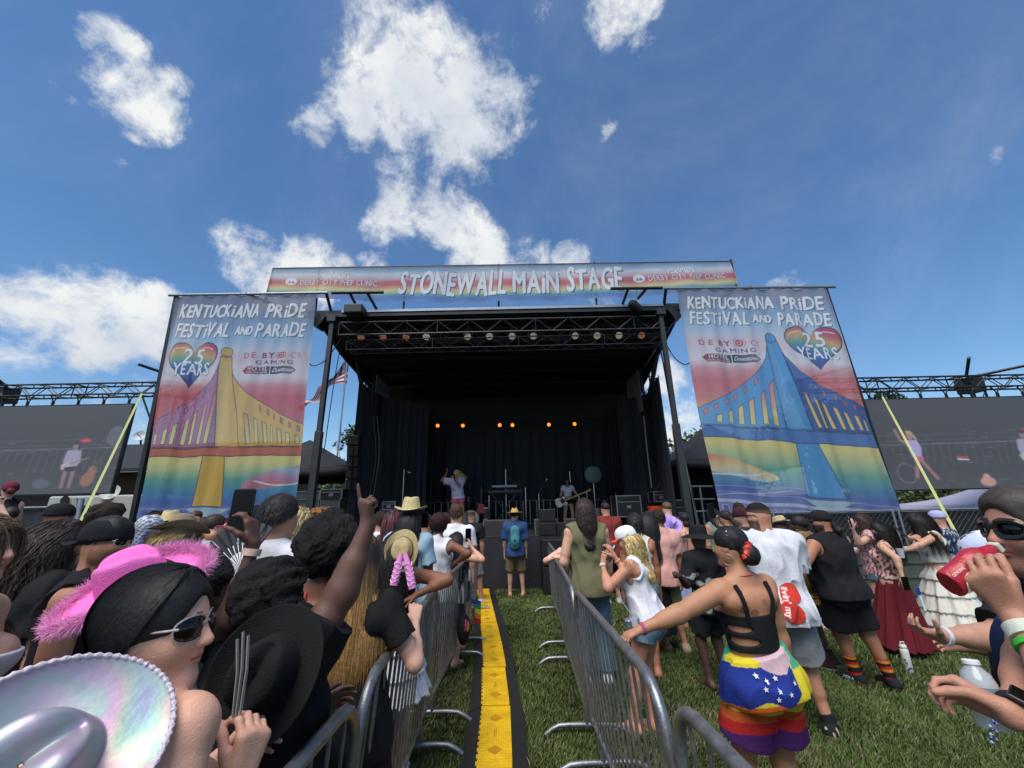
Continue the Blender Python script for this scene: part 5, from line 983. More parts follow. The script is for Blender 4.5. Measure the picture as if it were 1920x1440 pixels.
def truss(m, a, b, w, h, bay=.42, r=.024, rb=.011, sides=4):
    a = np.array(a, float); b = np.array(b, float); d = unit(b - a); L_ = np.linalg.norm(b - a); up_ = np.array([0, 0, 1.]) if abs(d[2]) < .9 else np.array([0, 1., 0]); s_ = unit(np.cross(d, up_)); u_ = np.cross(s_, d); co = [s_ * w / 2 + u_ * h / 2, -s_ * w / 2 + u_ * h / 2, -s_ * w / 2 - u_ * h / 2, s_ * w / 2 - u_ * h / 2]
    for c in co: m.tube([a + c, b + c], r, 6)
    n = max(2, int(L_ / bay)); n += n % 2
    for i in range(n):
        p, q = a + d * L_ * i / n, a + d * L_ * (i + 1) / n
        for k in range(4): c0, c1 = co[k], co[(k + 1) % 4]; m.tube([p + (c0 if i % 2 else c1), q + (c1 if i % 2 else c0)], rb, 5, False)
    for i in range(0, n + 1, 6):
        p = a + d * L_ * i / n
        for k in range(4): m.tube([p + co[k], p + co[(k + 1) % 4]], rb * 1.3, 5, False)
tz = 6.12; m = MB(); truss(m, (-4.35, 9.62, tz), (3.95, 9.62, tz), .5, .34, .4, .021, .010); m.build('front_truss', material('truss_metal', '#3a3c42', .42, metal=.4, var=.25, vscale=10), stg, True)
m = MB(); truss(m, (-4.2, 9.72, tz - .36), (3.85, 9.72, tz - .36), .3, .26, .38, .014, .008); m.build('lower_truss', material('truss_metal', '#3a3c42'), stg, True)
# posts and towers
for q, (x, yb_) in enumerate(((-4.52, 9.35), (3.80, 9.35))):
    m = MB(); m.box((x - .075, yb_ - .075, 0), (x + .075, yb_ + .075, 3.5)); m.box((x - .055, yb_ - .055, 3.5), (x + .055, yb_ + .055, 6.3)); m.box((x - .2, yb_ - .2, 0), (x + .2, yb_ + .2, .03)); m.box((x - .11, yb_ - .11, 6.28), (x + .11, yb_ + .2, 6.45)); m.build('corner_post', material('post_steel', '#2b2d31', .5, var=.12), stg, bevel=.008)
for q, x in ((-1, -4.75), (1, 4.45)):
    w = MB(); truss(w, (x, 12.9, SZ - 1), (x, 12.9, 6.1), .42, .42, .5, .028, .013); truss(w, (x + q * .1, 14.3, 0), (x + q * .1, 14.3, 6.), .42, .42, .5, .028, .013); w.build('roof_tower', BL, stg, True)
    p = MB(); p.box((x + .25 * (q < 0) - .28 * (q > 0), 12.75, 4.6), (x + .29 * (q < 0) - .24 * (q > 0), 14.2, 6.0)); p.build('wing_panel', material('grey_panel', '#6f7480', .8), stg)
    h = MB(); h.tube([(x + q * .15, 11.9, 6.2), (x + q * .02, 12.5, 5.2)], .035, 8); h.tube([(x + q * .02, 12.5, 5.2), (x - q * .1, 12.9, 4.55)], .075, 10); h.tube([(x - q * .05, 11.3, 6.25), (x - q * .2, 12.7, 4.6)], .04, 8); h.build('hydraulic_strut', BL, stg, True)
m = MB(); m.sq((-4.75, 9.35, 6.42), (-4.9, 9.35, 6.15), .3, .2); m.sq((4.05, 9.35, 6.42), (4.2, 9.35, 6.15), .3, .2); m.build('corner_plate', BL, stg)
# lights on front truss
def lamp(m_body, c, aim, r=.095, lit=None, parent=None, name='stage_light', label='', group=''):
    t = thing(name, label, 'stage light', c, 0, group); a = unit(aim); b_ = MB(); b_.lathe([(r * .55, -.17), (r * .9, -.13), (r * 1.05, -.02), (r * 1.08, .03), (r * 1.0, .03)], c, 16, a); b_.build('housing', BL, t, True)
    y = MB(); s_ = np.array([1., 0, 0]); cc = np.array(c); up_ = np.array([0, 0, 1.]); y.tube([cc + s_ * r * 1.25, cc + s_ * r * 1.3 + up_ * .15, cc + up_ * .17, cc - s_ * r * 1.3 + up_ * .15, cc - s_ * r * 1.25], .010, 6); y.tube([cc + up_ * .17, cc + up_ * .27], .014, 6); y.build('yoke', BL, t, True)
    f = MB(); x_, y_ = perp(a); f.lathe([(r * .93, 0), (r * .93, .008), (.01, .010)], cc + a * .031, 18, a); fm = f.build('lens_face', lit, t, True)
    k = MB()
    for i in range(19):
        rr, an = (0, 0) if i == 0 else ((r * .42, i * 1.047) if i < 7 else (r * .78, i * .5236)); k.lathe([(r * .13, 0), (r * .10, .006)], cc + a * .0415 + (x_ * math.cos(an) + y_ * math.sin(an)) * rr, 8, a)
    k.build('led_emitters', lit_small[lit.name], fm, True); return t
lit_small = {}
def lampmats(nm, c, c2, e):
    a = material(nm, c, .4, emit=e * .35); lit_small[a.name] = material(nm + '_emitter', c2, .3, emit=e); return a
LM = [lampmats('faint_glow_lens_warm', '#8a5a44', '#c08868', .25), lampmats('faint_glow_lens_pale', '#8f877a', '#d8d0bc', .25)]; LA = lampmats('amber_lens', '#d8691c', '#ffa040', 1.7)  # unlit front truss lenses get a faint added glow; amber ones are lit
ords = ['first', 'second', 'third', 'fourth', 'fifth', 'sixth', 'seventh', 'eighth', 'ninth', 'tenth', 'eleventh', 'twelfth']
for i, px in enumerate((678, 719, 762, 800, 877, 918, 960, 1000, 1078, 1119, 1160, 1202)):
    c = at(px, 630 - .012 * (px - 940) * .6, 9.62); lamp(None, c, (0, -.55, -.45), lit=LM[0 if i in (0, 1, 2, 11) else 1], label=f'round stage light, {ords[i]} from the left on the front truss', group='round lights hanging from the front truss')
pb = MB(); pa_, pb_ = at(760, 788, 15.0), at(1150, 786, 15.0); pb.tube([pa_, pb_], .03, 6); pb.build('rear_light_bar', BL, stg, True)
for i, (px, py) in enumerate(((821, 798), (868, 798), (937, 797), (961, 797), (1029, 796), (1077, 795))):
    c = at(px, py, 14.9); lamp(None, c, (0, -1, -.25), r=.07, lit=LA, label=f'glowing amber stage light, {ords[i]} from the left in the back row', group='lit amber lights at the back of the stage')
    ld = bpy.data.lights.new('amber_spot', 'SPOT'); lo_ = bpy.data.objects.new('amber_spot', ld); COL.objects.link(lo_); ld.energy = 12; ld.color = (1, .6, .25); ld.spot_size = 1.2; ld.shadow_soft_size = .08; lo_.location = c + np.array([0, -.12, 0]); lo_.rotation_euler = Vector((0, -1, -.6)).to_track_quat('-Z', 'Y').to_euler()
# scaffold rail at the rear
rail = thing('stage_railing', 'silver guard rail running along the rear of the stage', 'railing', (.6, 14.9, SZ)); m = MB(); y_ = 14.9; xa, xb = -3.3, 3.9
m.tube([(xa, y_, SZ + .86), (xb, y_, SZ + .86)], .02, 6); m.tube([(xa, y_, SZ + .08), (xb, y_, SZ + .08)], .016, 6); m.build('rails', ALU, rail, True); m = MB()
for x in np.arange(xa, xb + .01, .24): m.tube([(x, y_, SZ + (.0 if abs((x - xa) % 1.44) < .01 else .08)), (x, y_, SZ + .86)], .013, 6)
m.build('upright_bars', ALU, rail, True)
# subwoofers and wedges
SPK = material('speaker_black', '#141417', .55, bump=.3, bscale=150, var=.12); GR = material('speaker_grille', '#0c0c0e', .7, bump=.9, bscale=420)
def box_speaker(name, label, x0, x1, y0, y1, z0, z1, group, tilt=0, cat='speaker'):
    c = ((x0 + x1) / 2, (y0 + y1) / 2, z0); t = thing(name, label, cat, c, 0, group); h, d, w = z1 - z0, y1 - y0, x1 - x0; b_ = MB()
    prof = [(x0, y0, z0), (x0, y1, z0), (x0, y1, z1), (x0, y0 + tilt * h, z1)]; b_.prism(prof, (1, 0, 0), w); b_.build('cabinet', SPK, t, bevel=.012)
    n = unit(np.array([0, -1., tilt])); g_ = MB(); a0, a1 = np.array([x0 + .03, y0, z0 + .03]), np.array([x1 - .03, y0, z0 + .03]); k = np.array([0, tilt * (h - .06), h - .06]); g_.prism([a0 + n * .003 + (0, tilt * .03, 0), a1 + n * .003 + (0, tilt * .03, 0), a1 + k + n * .003 + (0, tilt * .03, 0), a0 + k + n * .003 + (0, tilt * .03, 0)], n, .01); g_.build('grille', GR, t)
    hd = MB(); hd.cbox(((x0 + x1) / 2, y0 + tilt * h * .5 - .014, z0 + h * .93), (.12, .012, .02)); hd.build('badge', ALU, t) if False else None
    return t
sw_ = (3.15) / 3
for r_ in range(2):
    for i in range(3): box_speaker('subwoofer', f'{"upper" if r_ else "lower"} black subwoofer, {["left", "middle", "right"][i]} one of the stack before the stage', .55 + i * sw_, .55 + (i + 1) * sw_ - .01, 9.0, 9.65, .02 + r_ * .52, .53 + r_ * .52, 'black subwoofers stacked in front of the stage')
for i, (x, w, nm) in enumerate(((-.75, .8, 'left of the straw hatted man'), (.45, .55, 'right behind the straw hatted man'), (1.15, .5, 'below the guitarist'), (1.75, .45, 'at the foot of the guitarist'))):
    box_speaker('monitor_wedge', f'black floor monitor wedge {nm}', x, x + w, 9.85, 10.3, SZ, SZ + .36, 'floor monitors along the stage edge', tilt=.5)
for i, (x, z) in enumerate(((.55, SZ + .0), (.95, SZ + .0), (.55, SZ + .3))): box_speaker('fill_speaker', f'small black fill speaker on the stage lip, {["left", "right", "top"][i]} of three', x, x + .38, 9.72, 9.84, z, z + .28, 'small fill speakers on the stage lip')
# line array left
for i in range(5): box_speaker('array_speaker', f'black array speaker, {ords[i]} from the top beside the left stage tower', -4.60, -4.30, 11.2 + .03 * i, 11.5, 3.45 - i * .30, 3.73 - i * .30, 'line of speakers at the left tower')
# cases
def road_case(label, x0, x1, y0, y1, z0, z1, group='road cases and racks', col='#25272a'):
    t = thing('road_case', label, 'road case', ((x0 + x1) / 2, (y0 + y1) / 2, z0), 0, group); b_ = MB(); b_.box((x0, y0, z0), (x1, y1, z1)); b_.build('case_body', material('case_' + col[1:], col, .5, var=.1), t)
    e = MB(); r = .014
    for a in (x0, x1):
        for c in (y0, y1): e.sq((a, c, z0), (a, c, z1), r * 2)
        for c in (z0, z1): e.sq((a, y0, c), (a, y1, c), r * 2)
    for a in (y0, y1):
        for c in (z0, z1): e.sq((x0, a, c), (x1, a, c), r * 2)
    e.sq((x0, y0 - .008, z0 + (z1 - z0) * .7), (x1, y0 - .008, z0 + (z1 - z0) * .7), .02); e.build('corner_trim', ALU, t); l = MB(); l.cbox(((x0 + x1) / 2, y0 - .012, (z0 + z1) / 2 - .02), (.12, .012, .08)); l.cbox(((x0 + x1) / 2, y0 - .02, (z0 + z1) / 2 - .02), (.08, .01, .02)); l.build('latch', ALU, t); return t
for lb, p0, p1, Y, dp, z in (('grey road case standing right of the left banner', (553, 922), (594, 972), 11.5, .6, None), ('flat road case stacked under the left black tent', (602, 918), (640, 935), 11.5, .6, None), ('tall grey road case under the left black tent', (602, 936), (632, 985), 11.5, .6, None),
    ('small silver edged rack on the left of the stage', (718, 941), (740, 955), 12.5, .5, None), ('low black case under the silver edged rack', (714, 956), (742, 972), 12.4, .5, None), ('white edged case beside the left stage tower', (670, 950), (700, 968), 12.2, .5, None),
    ('wide silver edged road case on stage right', (1155, 930), (1204, 968), 12.3, .7, None), ('silver edged road case under the right black tent', (1257, 938), (1295, 985), 11.6, .7, None), ('dark equipment rack left of the right tent case', (1225, 922), (1255, 940), 12.2, .5, None)):
    a, b_ = at(*p0, Y), at(*p1, Y); road_case(lb, a[0], b_[0], Y, Y + dp, b_[2], a[2], col='#54585c' if 'grey' in lb else '#1c1d20')
# ladder-like frames right
fr = thing('scaffold_frame', 'silver pipe scaffold frame beside the right banner', 'scaffold', at(1310, 970, 10.6) * [1, 1, 0]); m = MB()
for (p, q) in (((1283, 860), (1310, 985)), ((1295, 912), (1308, 985)), ((1312, 912), (1322, 985)), ((1297, 912), (1336, 912)), ((1300, 936), (1340, 936)), ((1304, 959), (1344, 958))): m.tube([at(*p, 10.6), at(*q, 10.6)], .022, 6)
m.build('pipes', ALU, fr, True)
# cables and stays
def cable(label, pts, r, mat, name='cable', cat='cable'):
    p = np.array(pts); t = np.linspace(0, len(p) - 1, len(p) * 8); q = []
    for x in t: i = min(int(x), len(p) - 2); f = x - i; p0, p1, p2, p3 = p[max(i - 1, 0)], p[i], p[i + 1], p[min(i + 2, len(p) - 1)]; q.append(.5 * (2 * p1 + (p2 - p0) * f + (2 * p0 - 5 * p1 + 4 * p2 - p3) * f * f + (3 * p1 - p0 - 3 * p2 + p3) * f ** 3))
    m = MB(); m.tube(np.array(q), r, 6); return tag(m.build(name, mat, None, True), label, cat)
cable('thin black cable looping from left banner to the roof corner', [at(575, 676, 9.1), at(588, 686, 9.2), at(612, 673, 9.3), at(640, 634, 9.6)], .012, BL); cable('thin black cable looping from roof corner to right banner', [at(1240, 628, 9.6), at(1262, 667, 9.3), at(1282, 683, 9.2), at(1298, 678, 9.1)], .012, BL)
cable('black stay rope slanting left of the stage tower', [at(640, 640, 10), at(626, 720, 10), at(607, 850, 10)], .012, BL, 'stay_rope', 'rope'); cable('black stay rope slanting right of the stage tower', [at(1236, 640, 9.9), at(1254, 740, 9.9), at(1270, 840, 9.9)], .02, BL, 'stay_rope', 'rope')
cable('pair of pale hoist lines left of the stage', [at(681, 780, 11.8), at(672, 860, 11.8), at(664, 960, 11.8)], .012, ALU, 'hoist_line', 'rope'); cable('pale hoist line right of the stage curtain', [at(1207, 780, 12), at(1214, 850, 12), at(1222, 915, 12)], .02, ALU, 'hoist_line', 'rope')
cable('black cables bundled down the left stage tower', [at(700, 780, 11.6), at(705, 860, 11.6), at(690, 940, 11.6)], .02, BL); cable('grey cable hanging in front of left stage curtain', [at(707, 780, 11.5), at(711, 850, 11.5), at(700, 930, 11.5)], .014, material('grey_rubber', '#3b3c40', .5))
cable('dark cable lying on the grass before the stage', [gp(885, 1105, .02), gp(910, 1095, .02), gp(940, 1099, .02), gp(955, 1104, .02)], .014, material('grey_rubber', '#3b3c40', .5))
# ------------------------------------------------------------------ banners
def pole(m, a, b, r=.03): m.tube([a, b], r, 8)
def side_banner(left):
    cv = festival_banner(left)
    if left: A, B_, C_, D_ = at(328, 556, 9.0), at(592, 552, 9.0), at(253, 972, 9.0), at(549, 968, 9.0); lab = 'tall left rainbow banner with an orange bridge and heart'
    else: A, B_, C_, D_ = at(1268, 543, 9.0), at(1550, 541, 9.0), at(1352, 975, 9.0), at(1708, 1012, 9.0); lab = 'tall right rainbow banner with a blue bridge and heart'
    C_[2] -= .0; t = thing('festival_banner', lab, 'banner', (C_ + D_) / 2 * [1, 1, 1], 0, 'rainbow festival banners beside the stage'); w1 = wav(31 + left, 4, (1.2, 2.6))
    def fn(u, v):
        P = (A[None, None] * ((1 - u) * (1 - v))[..., None] + B_[None, None] * (u * (1 - v))[..., None] + C_[None, None] * ((1 - u) * v)[..., None] + D_[None, None] * (u * v)[..., None])
        f = .035 * np.sin(u * 25 + 1.2 * np.sin(v * 3) + left) * (.4 + v) + .02 * np.sin(u * 57 + v * 3) + .05 * w1(u * 3, v * 4, 0) * v * (1 - v) * 2; P[..., 1] += f; P[..., 2] += .015 * np.sin(u * 19) * v; P[..., 0] += .03 * np.sin(v * 9 + left) * v; return P
    cloth_from_canvas('banner_cloth', cv, fn, t); m = MB(); x0, x1 = (A[0] - .16, B_[0] + .3) if left else (A[0] - .3, B_[0] + .22); zA = A[2] + .04; zB = B_[2] + .04; pole(m, np.array([x0, 9.0, zA]), np.array([x1, 9.0, zB]), .035); m.build('hanging_pole', ALU, t, True)
    m = MB(); q = -1 if left else 1; xr = -4.6 if left else 3.95
    for xx, x2 in (((x1 - .05) if left else (x0 + .05), xr), ((A[0] + B_[0]) / 2, xr + q * .6)): pole(m, np.array([xx, 9.0, zA + .0]), np.array([x2, 9.5, RZ + .08]), .04)
    xo = (A[0] - .02) if left else (B_[0] + .05); xo2 = C_[0] - .05 if left else D_[0] + .06; m.sq(np.array([xo, 9.08, zA]), np.array([xo2, 9.08, .0]), .09 if left else .05); m.build('outrigger_poles', BL, t, True); return t
side_banner(True); side_banner(False)
top = thing('stage_sign_banner', 'long rainbow banner reading STONEWALL MAiN STAGE above the roof', 'banner', (-.3, 9.5, 6.7)); cvt = stage_banner(); tA, tB, bA, bB = at(514, 507, 9.5), at(1366, 494, 9.5), at(503, 553, 9.5), at(1382, 537, 9.5)
def fnt(u, v):
    zt = tA[2] + (tB[2] - tA[2]) * u; zb = np.interp(u, [0, .12, .35, .5, .75, 1], [7.12, 7.0, 6.84, 6.80, 6.86, 7.02]); x = (tA[0] + (tB[0] - tA[0]) * u) * (1 - v) + (bA[0] - .05 + (bB[0] + .1 - bA[0]) * u) * v
    return np.stack([x, 9.42 + .05 * np.sin(u * 34) * v + .03 * np.sin(u * 81 + v * 2) * v + .03 * np.sin(u * 3.14) * np.sin(v * 3.14), zt * (1 - v) + zb * v], -1)
cloth_from_canvas('banner_cloth', cvt, fnt, top); m = MB(); pole(m, (tA[0] - .02, 9.47, tA[2] + .03), (tB[0] + .02, 9.47, tB[2] + .03), .03)
for px0, px1 in ((513, 497), (600, 594), (763, 757), (935, 935), (1115, 1118), (1371, 1386)):
    f = (px0 - 514) / 852; pole(m, (tA[0] + (tB[0] - tA[0]) * f, 9.48, 7.97), (at(px1, 575, 9.5)[0], 9.48, RZ + .1 if 540 < px0 < 1300 else 6.95), .028)
m.build('support_frame', BL, top, True)
# T shaped outriggers and fittings above the roof
for lb, (xa, xb, y), legs in (('left T shaped outrigger bar above the roof', (622, 719, 549), ((655, 548, 672, 580), (688, 548, 712, 590))), ('right T shaped outrigger bar above the roof', (1145, 1242, 541), ((1178, 541, 1163, 582), (1212, 541, 1196, 560)))):
    t = thing('outrigger', lb, 'outrigger', at(xa, y + 40, 9.3), 0, 'outrigger bars above the roof'); m = MB(); pole(m, at(xa, y, 9.0), at(xb, y - 1, 9.0), .04); m.build('cross_bar', BL, t, True)
    m = MB()
    for (a, b_, c, d) in legs: pole(m, at(a, b_, 9.0), at(c, d, 9.45), .035)
    m.build('leg', BL, t, True)
mf = thing('motor_box', 'black hoist box hanging over the left roof corner', 'hoist', at(666, 590, 9.2)); a, b_ = at(651, 576, 9.2), at(683, 592, 9.2); m = MB(); m.box((a[0], 9.0, b_[2]), (b_[0], 9.3, a[2])); m.build('housing', BL, mf, bevel=.03); m = MB(); m.tube([at(671, 550, 9.1), at(671, 577, 9.1)], .01, 6); m.build('chain', ALU, mf, True)
mf = thing('spotlight', 'black cylindrical spotlight over the right roof corner', 'spotlight', at(1192, 575, 9.2)); m = MB(); c0, c1 = at(1182, 567, 9.1), at(1206, 588, 9.3); m.lathe([(.09, 0), (.12, .05), (.12, .3), (.10, .36)], c0, 16, c1 - c0); m.build('housing', BL, mf, True); m = MB(); m.tube([at(1194, 541, 9.1), at(1194, 575, 9.2)], .012, 6); m.build('hanger', ALU, mf, True)
# ------------------------------------------------------------------ LED screens
def screen_canvas(left):
    w, h = (5.6, 2.42); cv = Canvas(w, h, 300, 130); cv.grad([(0, '#3d3f44'), (.6, '#34363b'), (1, '#3f4247')]); g = '#8b8f98'
    for y, a in ((.50, .9), (.46, .3), (.40, .25)): cv.line([(0, y * h + .06), (w, y * h)], .022, g, a * .55)
    r = random.Random(3 + left)
    for i in range(26): x = i / 26 * w; cv.line([(x + .03, h * .52), (x - .03, h * (.62 + r.random() * .18))], .012, g, .35)
    for i in range(60): x, y = r.uniform(0, w), r.uniform(.35, .95) * h; cv.line([(x, y), (x + r.uniform(.02, .25), y + r.uniform(-.01, .02))], .012, '#9aa0aa', .3)
    def gig(x0, y0, s):       # guitarist picture
        sk, sh_ = '#8a6e78', '#9a93ae'; Q = lambda L_: [(x0 + a * s, y0 + b * s) for a, b in L_]
        cv.poly(Q([(-.14, .5), (-.03, .5), (-.05, .95), (-.13, .95)]), sk); cv.poly(Q([(.05, .5), (.15, .5), (.14, .95), (.07, .95)]), sk); cv.poly(Q([(-.18, .02), (.16, 0), (.22, .3), (.14, .44), (-.18, .44), (-.22, .25)]), sh_); cv.ellipse(x0 - .01 * s, y0 - .1 * s, .075 * s, .09 * s, sk); cv.poly(Q([(-.1, -.16), (0, -.23), (.12, -.16), (.14, .05), (.08, .02), (.06, -.12), (-.07, -.12), (-.1, .05)]), '#3a2c30'); cv.poly(Q([(-.25, .38), (-.05, .3), (.0, .42), (-.2, .52)]), '#b0a6a8'); cv.line(Q([(-.05, .36), (.4, .22)]), .03 * s, '#8a7460'); cv.poly(Q([(-.15, .44), (.15, .42), (.12, .54), (-.12, .54)]), '#222226')
    if left:
        gig(4.35, 1.25, 1.08); cv.ellipse(4.9, 2.05, .17, .2, '#8f6450', ang=.4); cv.ellipse(4.98, 1.82, .12, .12, '#8f6450'); cv.line([(5.0, 1.8), (5.12, 1.45)], .04, '#5a4a44'); cv.poly([(4.4, 1.0), (4.6, .96), (4.75, 1.04), (4.5, 1.06)], '#d04048'); cv.ellipse(5.35, .9, .2, .26, '#565c66', line='#7a808a'); cv.ellipse(3.7, 2.15, .22, .12, '#5a6478', .7)
        for y in (.0, .05): cv.line([(1.85, 1.68 + y), (2.1, 1.69 + y)], .03, '#f0d8dc'); 
    else:
        x, y, s = 1.85, 1.0, 1.15; sk, Q = '#9a7068', lambda L_: [(x + a * s, y + b * s) for a, b in L_]
        cv.line(Q([(-.3, -.12), (-.24, .12), (-.1, .18)]), .06 * s, sk); cv.poly(Q([(-.14, .12), (.14, .12), (.2, .3), (.14, .52), (-.06, .52), (-.1, .3)]), '#a79ccc'); cv.ellipse(x, y + .02 * s, .075 * s, .09 * s, '#a07c66'); cv.poly(Q([(-.06, -.1), (.06, -.1), (.16, .1), (.1, .1), (.05, -.02), (-.06, -.02)]), '#a89878'); cv.poly(Q([(-.05, .5), (.18, .5), (.16, .62), (-.04, .62)]), '#b85a80'); cv.line(Q([(.02, .6), (-.1, .95)]), .08 * s, sk); cv.line(Q([(.12, .6), (.36, 1.0)]), .07 * s, sk); gig(4.9, 1.15, 1.15); cv.poly([(4.85, .9), (5.3, .88), (5.3, .96)], '#d04048')
        for xx in (.45, 2.95):
            for yy in (0, .06): cv.line([(xx, 1.6 + yy), (xx + .28, 1.62 + yy)], .03, '#e8d0d6' if yy else '#c84048')
        cv.ellipse(3.55, 2.25, .2, .12, '#c08a7c'); cv.ellipse(3.55, 2.15, .1, .1, '#c8958a'); cv.ellipse(1.5, 2.0, .25, .25, None, line='#7a808a', lw=.015)
    ns_ = np.random.default_rng(5).uniform(.85, 1.15, cv.im.shape[:2] + (1,)); cv.im = (cv.im * .62 + S('#36383d') * .38) * ns_
    for _ in range(2): cv.im = (cv.im + np.roll(cv.im, 1, 0) + np.roll(cv.im, -1, 0) + np.roll(cv.im, 2, 1) + np.roll(cv.im, -2, 1)) / 5
    return cv
for left in (True, False):
    x0, x1, z0, z1 = (-16.28, -10.68, 2.30, 4.70) if left else (8.9, 14.5, 1.95, 4.38); Y = 11.0
    t = thing('led_screen', ('left' if left else 'right') + ' large grey LED video screen hanging beside the stage', 'video screen', ((x0 + x1) / 2, Y, z0), 0, 'LED video screens beside the stage')
    cv = screen_canvas(left); cloth_from_canvas('display', cv, lambda u, v: np.stack([x0 + (x1 - x0) * u, np.full_like(u, Y), z1 + (z0 - z1) * v], -1), t, material('led_display', None, .55, emit=.28, bump=.15, bscale=200))
    m = MB(); m.box((x0 - .03, Y + .01, z0 - .03), (x1 + .03, Y + .12, z1 + .03)); m.build('cabinet', BL, t); m = MB()
    for x in np.arange(x0 + .4, x1 + .1, .72): m.tube([(x, Y + .05, z1 + .02), (x, Y + .05, z1 + .14)], .035, 6); m.tube([(x, Y + .05, z1 + .12), (x - .1, Y + .05, z1 + .30)], .016, 5); m.tube([(x, Y + .05, z1 + .12), (x + .1, Y + .05, z1 + .30)], .016, 5)
    m.build('hanging_brackets', BL, t, True)
    zt = z1 + .46; t2 = thing('screen_truss', ('left' if left else 'right') + ' black goalpost truss carrying the LED screen', 'truss', ((x0 + x1) / 2, Y + .1, 0), 0, 'trusses that carry the LED screens'); m = MB(); truss(m, (x0 - .8 if left else x0 - 1., Y + .1, zt), (x1 + (1.4 if left else 1.2), Y + .1, zt), .34, .32, .4, .026, .013); m.build('cross_beam', BL, t2, True)
    xt = (x1 + 1.15, x0 + 1.35) if left else (x0 - .6, x1 - 1.15)
    for x in xt: m = MB(); truss(m, (x, Y + .4, 0), (x, Y + .4, zt + .3), .34, .34, .5, .03, .014); m.cbox((x, Y + .4, zt), (.42, .42, .42)); m.tube([(x, Y + .4, zt + .3), (x - .8, Y - .5, zt + .55)], .04, 6); m.tube([(x + .1, Y + .3, zt + .25), (x + .75, Y - .6, zt + .3)], .04, 6); m.build('tower', BL, t2, True)
# straps
def strap(lb, a, b, w, col='#c9d04a', roll=(0, 0, 1)):
    m = MB(); m.sq(a, b, w, .006, roll); return tag(m.build('ratchet_strap', material('strap_' + col[1:], col, .6, bump=.2, bscale=200)), lb, 'strap', 'straps holding the screen towers')
strap('yellow ratchet strap slanting across the left screen', at(266, 738, 10.4), at(135, 1010, 8.0), .045, '#aeb070'); strap('dark olive strap slanting down to the left banner', at(266, 740, 10.4), at(290, 810, 11), .06, '#5c6648'); strap('yellow ratchet strap slanting across the right screen', at(1655, 745, 10.3), at(1795, 1005, 6.5), .04, '#aeb070')
# ------------------------------------------------------------------ tents, trailer, fences behind
TC = material('tent_black', '#1a1c22', .8, bump=.3, bscale=5, var=.15, vscale=2)
def tent(lb, cx, cy, w, d, ze, zp, mat, legs=True, val=.25):
    t = thing('canopy_tent', lb, 'tent', (cx, cy, 0)); m = MB(); P = []; n = 9
    c4 = [np.array([cx + a * w / 2, cy + b * d / 2, ze]) for a, b in ((-1, -1), (1, -1), (1, 1), (-1, 1))]; pk = np.array([cx, cy, zp])
    for i in range(4):
        a, b_ = c4[i], c4[(i + 1) % 4]; G = np.array([[lerp(lerp(a, b_, u), pk, v) + np.array([0, 0, -.12 * math.sin(v * 3.14) - .05 * math.sin(u * 3.14) * (1 - v)]) for u in np.linspace(0, 1, n)] for v in np.linspace(0, .999, n)]); m.grid(G)
        G2 = np.array([[lerp(a, b_, u) + np.array([0, 0, -.05 * math.sin(u * 3.14) - val * v]) for u in np.linspace(0, 1, n)] for v in (0, 1)]); m.grid(G2)
    m.build('canopy', mat, t, True, solid=.01)
    for p in c4: l_ = MB(); l_.sq(p, p * [1, 1, 0], .05); l_.build('leg', ALU if legs == 'alu' else BL, t)
    return t
tent('black canopy tent between left banner and the stage', at(545, 880, 13)[0], 14, 4.1, 3.2, 3.0, 4.1, TC, 'alu'); tent('black canopy tent between the stage and right banner', 6.9, 14.2, 3.9, 3.4, 3.0, 4.4, TC)
m = MB(); m.box((5.2, 15.9, 0), (9.2, 15.95, 3.)); tag(m.build('tent_side_wall', TC), 'black cloth wall hanging behind the right canopy tent', 'tent wall')
tent('pale lilac tent roof beyond the chain link fence', 14.2, 12.5, 3.6, 3., 1.55, 2.15, material('tent_pale', '#b9b6cc', .8, var=.05), True, .5)
tr = thing('production_trailer', 'white production trailer parked behind the left screen', 'trailer', (-13.2, 14.5, 0)); a, b_ = at(92, 932, 13.5), at(262, 932, 13.5); m = MB(); m.box((a[0], 13.5, .7), (b_[0], 16, a[2] + .02)); m.build('trailer_body', material('white_paint', '#c9cdcc', .4, var=.05), tr, bevel=.05)
m = MB(); m.box((at(155, 0, 13.5)[0], 13.47, 1.2), (at(190, 0, 13.5)[0], 13.495, 2.02)); m.build('door', material('pale_door', '#b5bdc0', .35), tr, bevel=.01)
for x in (-12.5, -10.6): m = MB(); m.lathe([(.3, 0), (.36, .04), (.36, .2), (.3, .24)], (x, 13.6, .37), 20, (0, 1, 0)); m.build('wheel', material('tyre', '#151516', .8), tr, True)
m = MB(); m.lathe([(.02, 0), (.14, .0), (.14, .02), (.02, .02)], at(122, 938, 13.46), 16, (0, -1, 0)); m.build('round_vent', BL, tr, True)
def dish(lb, px, py, Y, r):
    t = thing('satellite_dish', lb, 'satellite dish', at(px, py + 14, Y), 0, 'white satellite dishes'); m = MB(); c = at(px, py, Y); m.lathe([(.02, 0), (r * .5, .02), (r, .09), (r, .10), (r * .5, .03), (.02, .012)], c, 24, (.3, -1, .5)); m.build('dish_bowl', material('white_paint', '#c9cdcc', .4, var=.05), t, True); m = MB(); m.tube([c, at(px, py + 14, Y)], .03, 6); m.tube([c, c + np.array([.1, -.3, .1])], .012, 6); m.build('mount', BL, t, True)
dish('white satellite dish on the dark roof left of banner', 264, 820, 14, .2); dish('white satellite dish on top of the trailer', 209, 925, 13.6, .26)
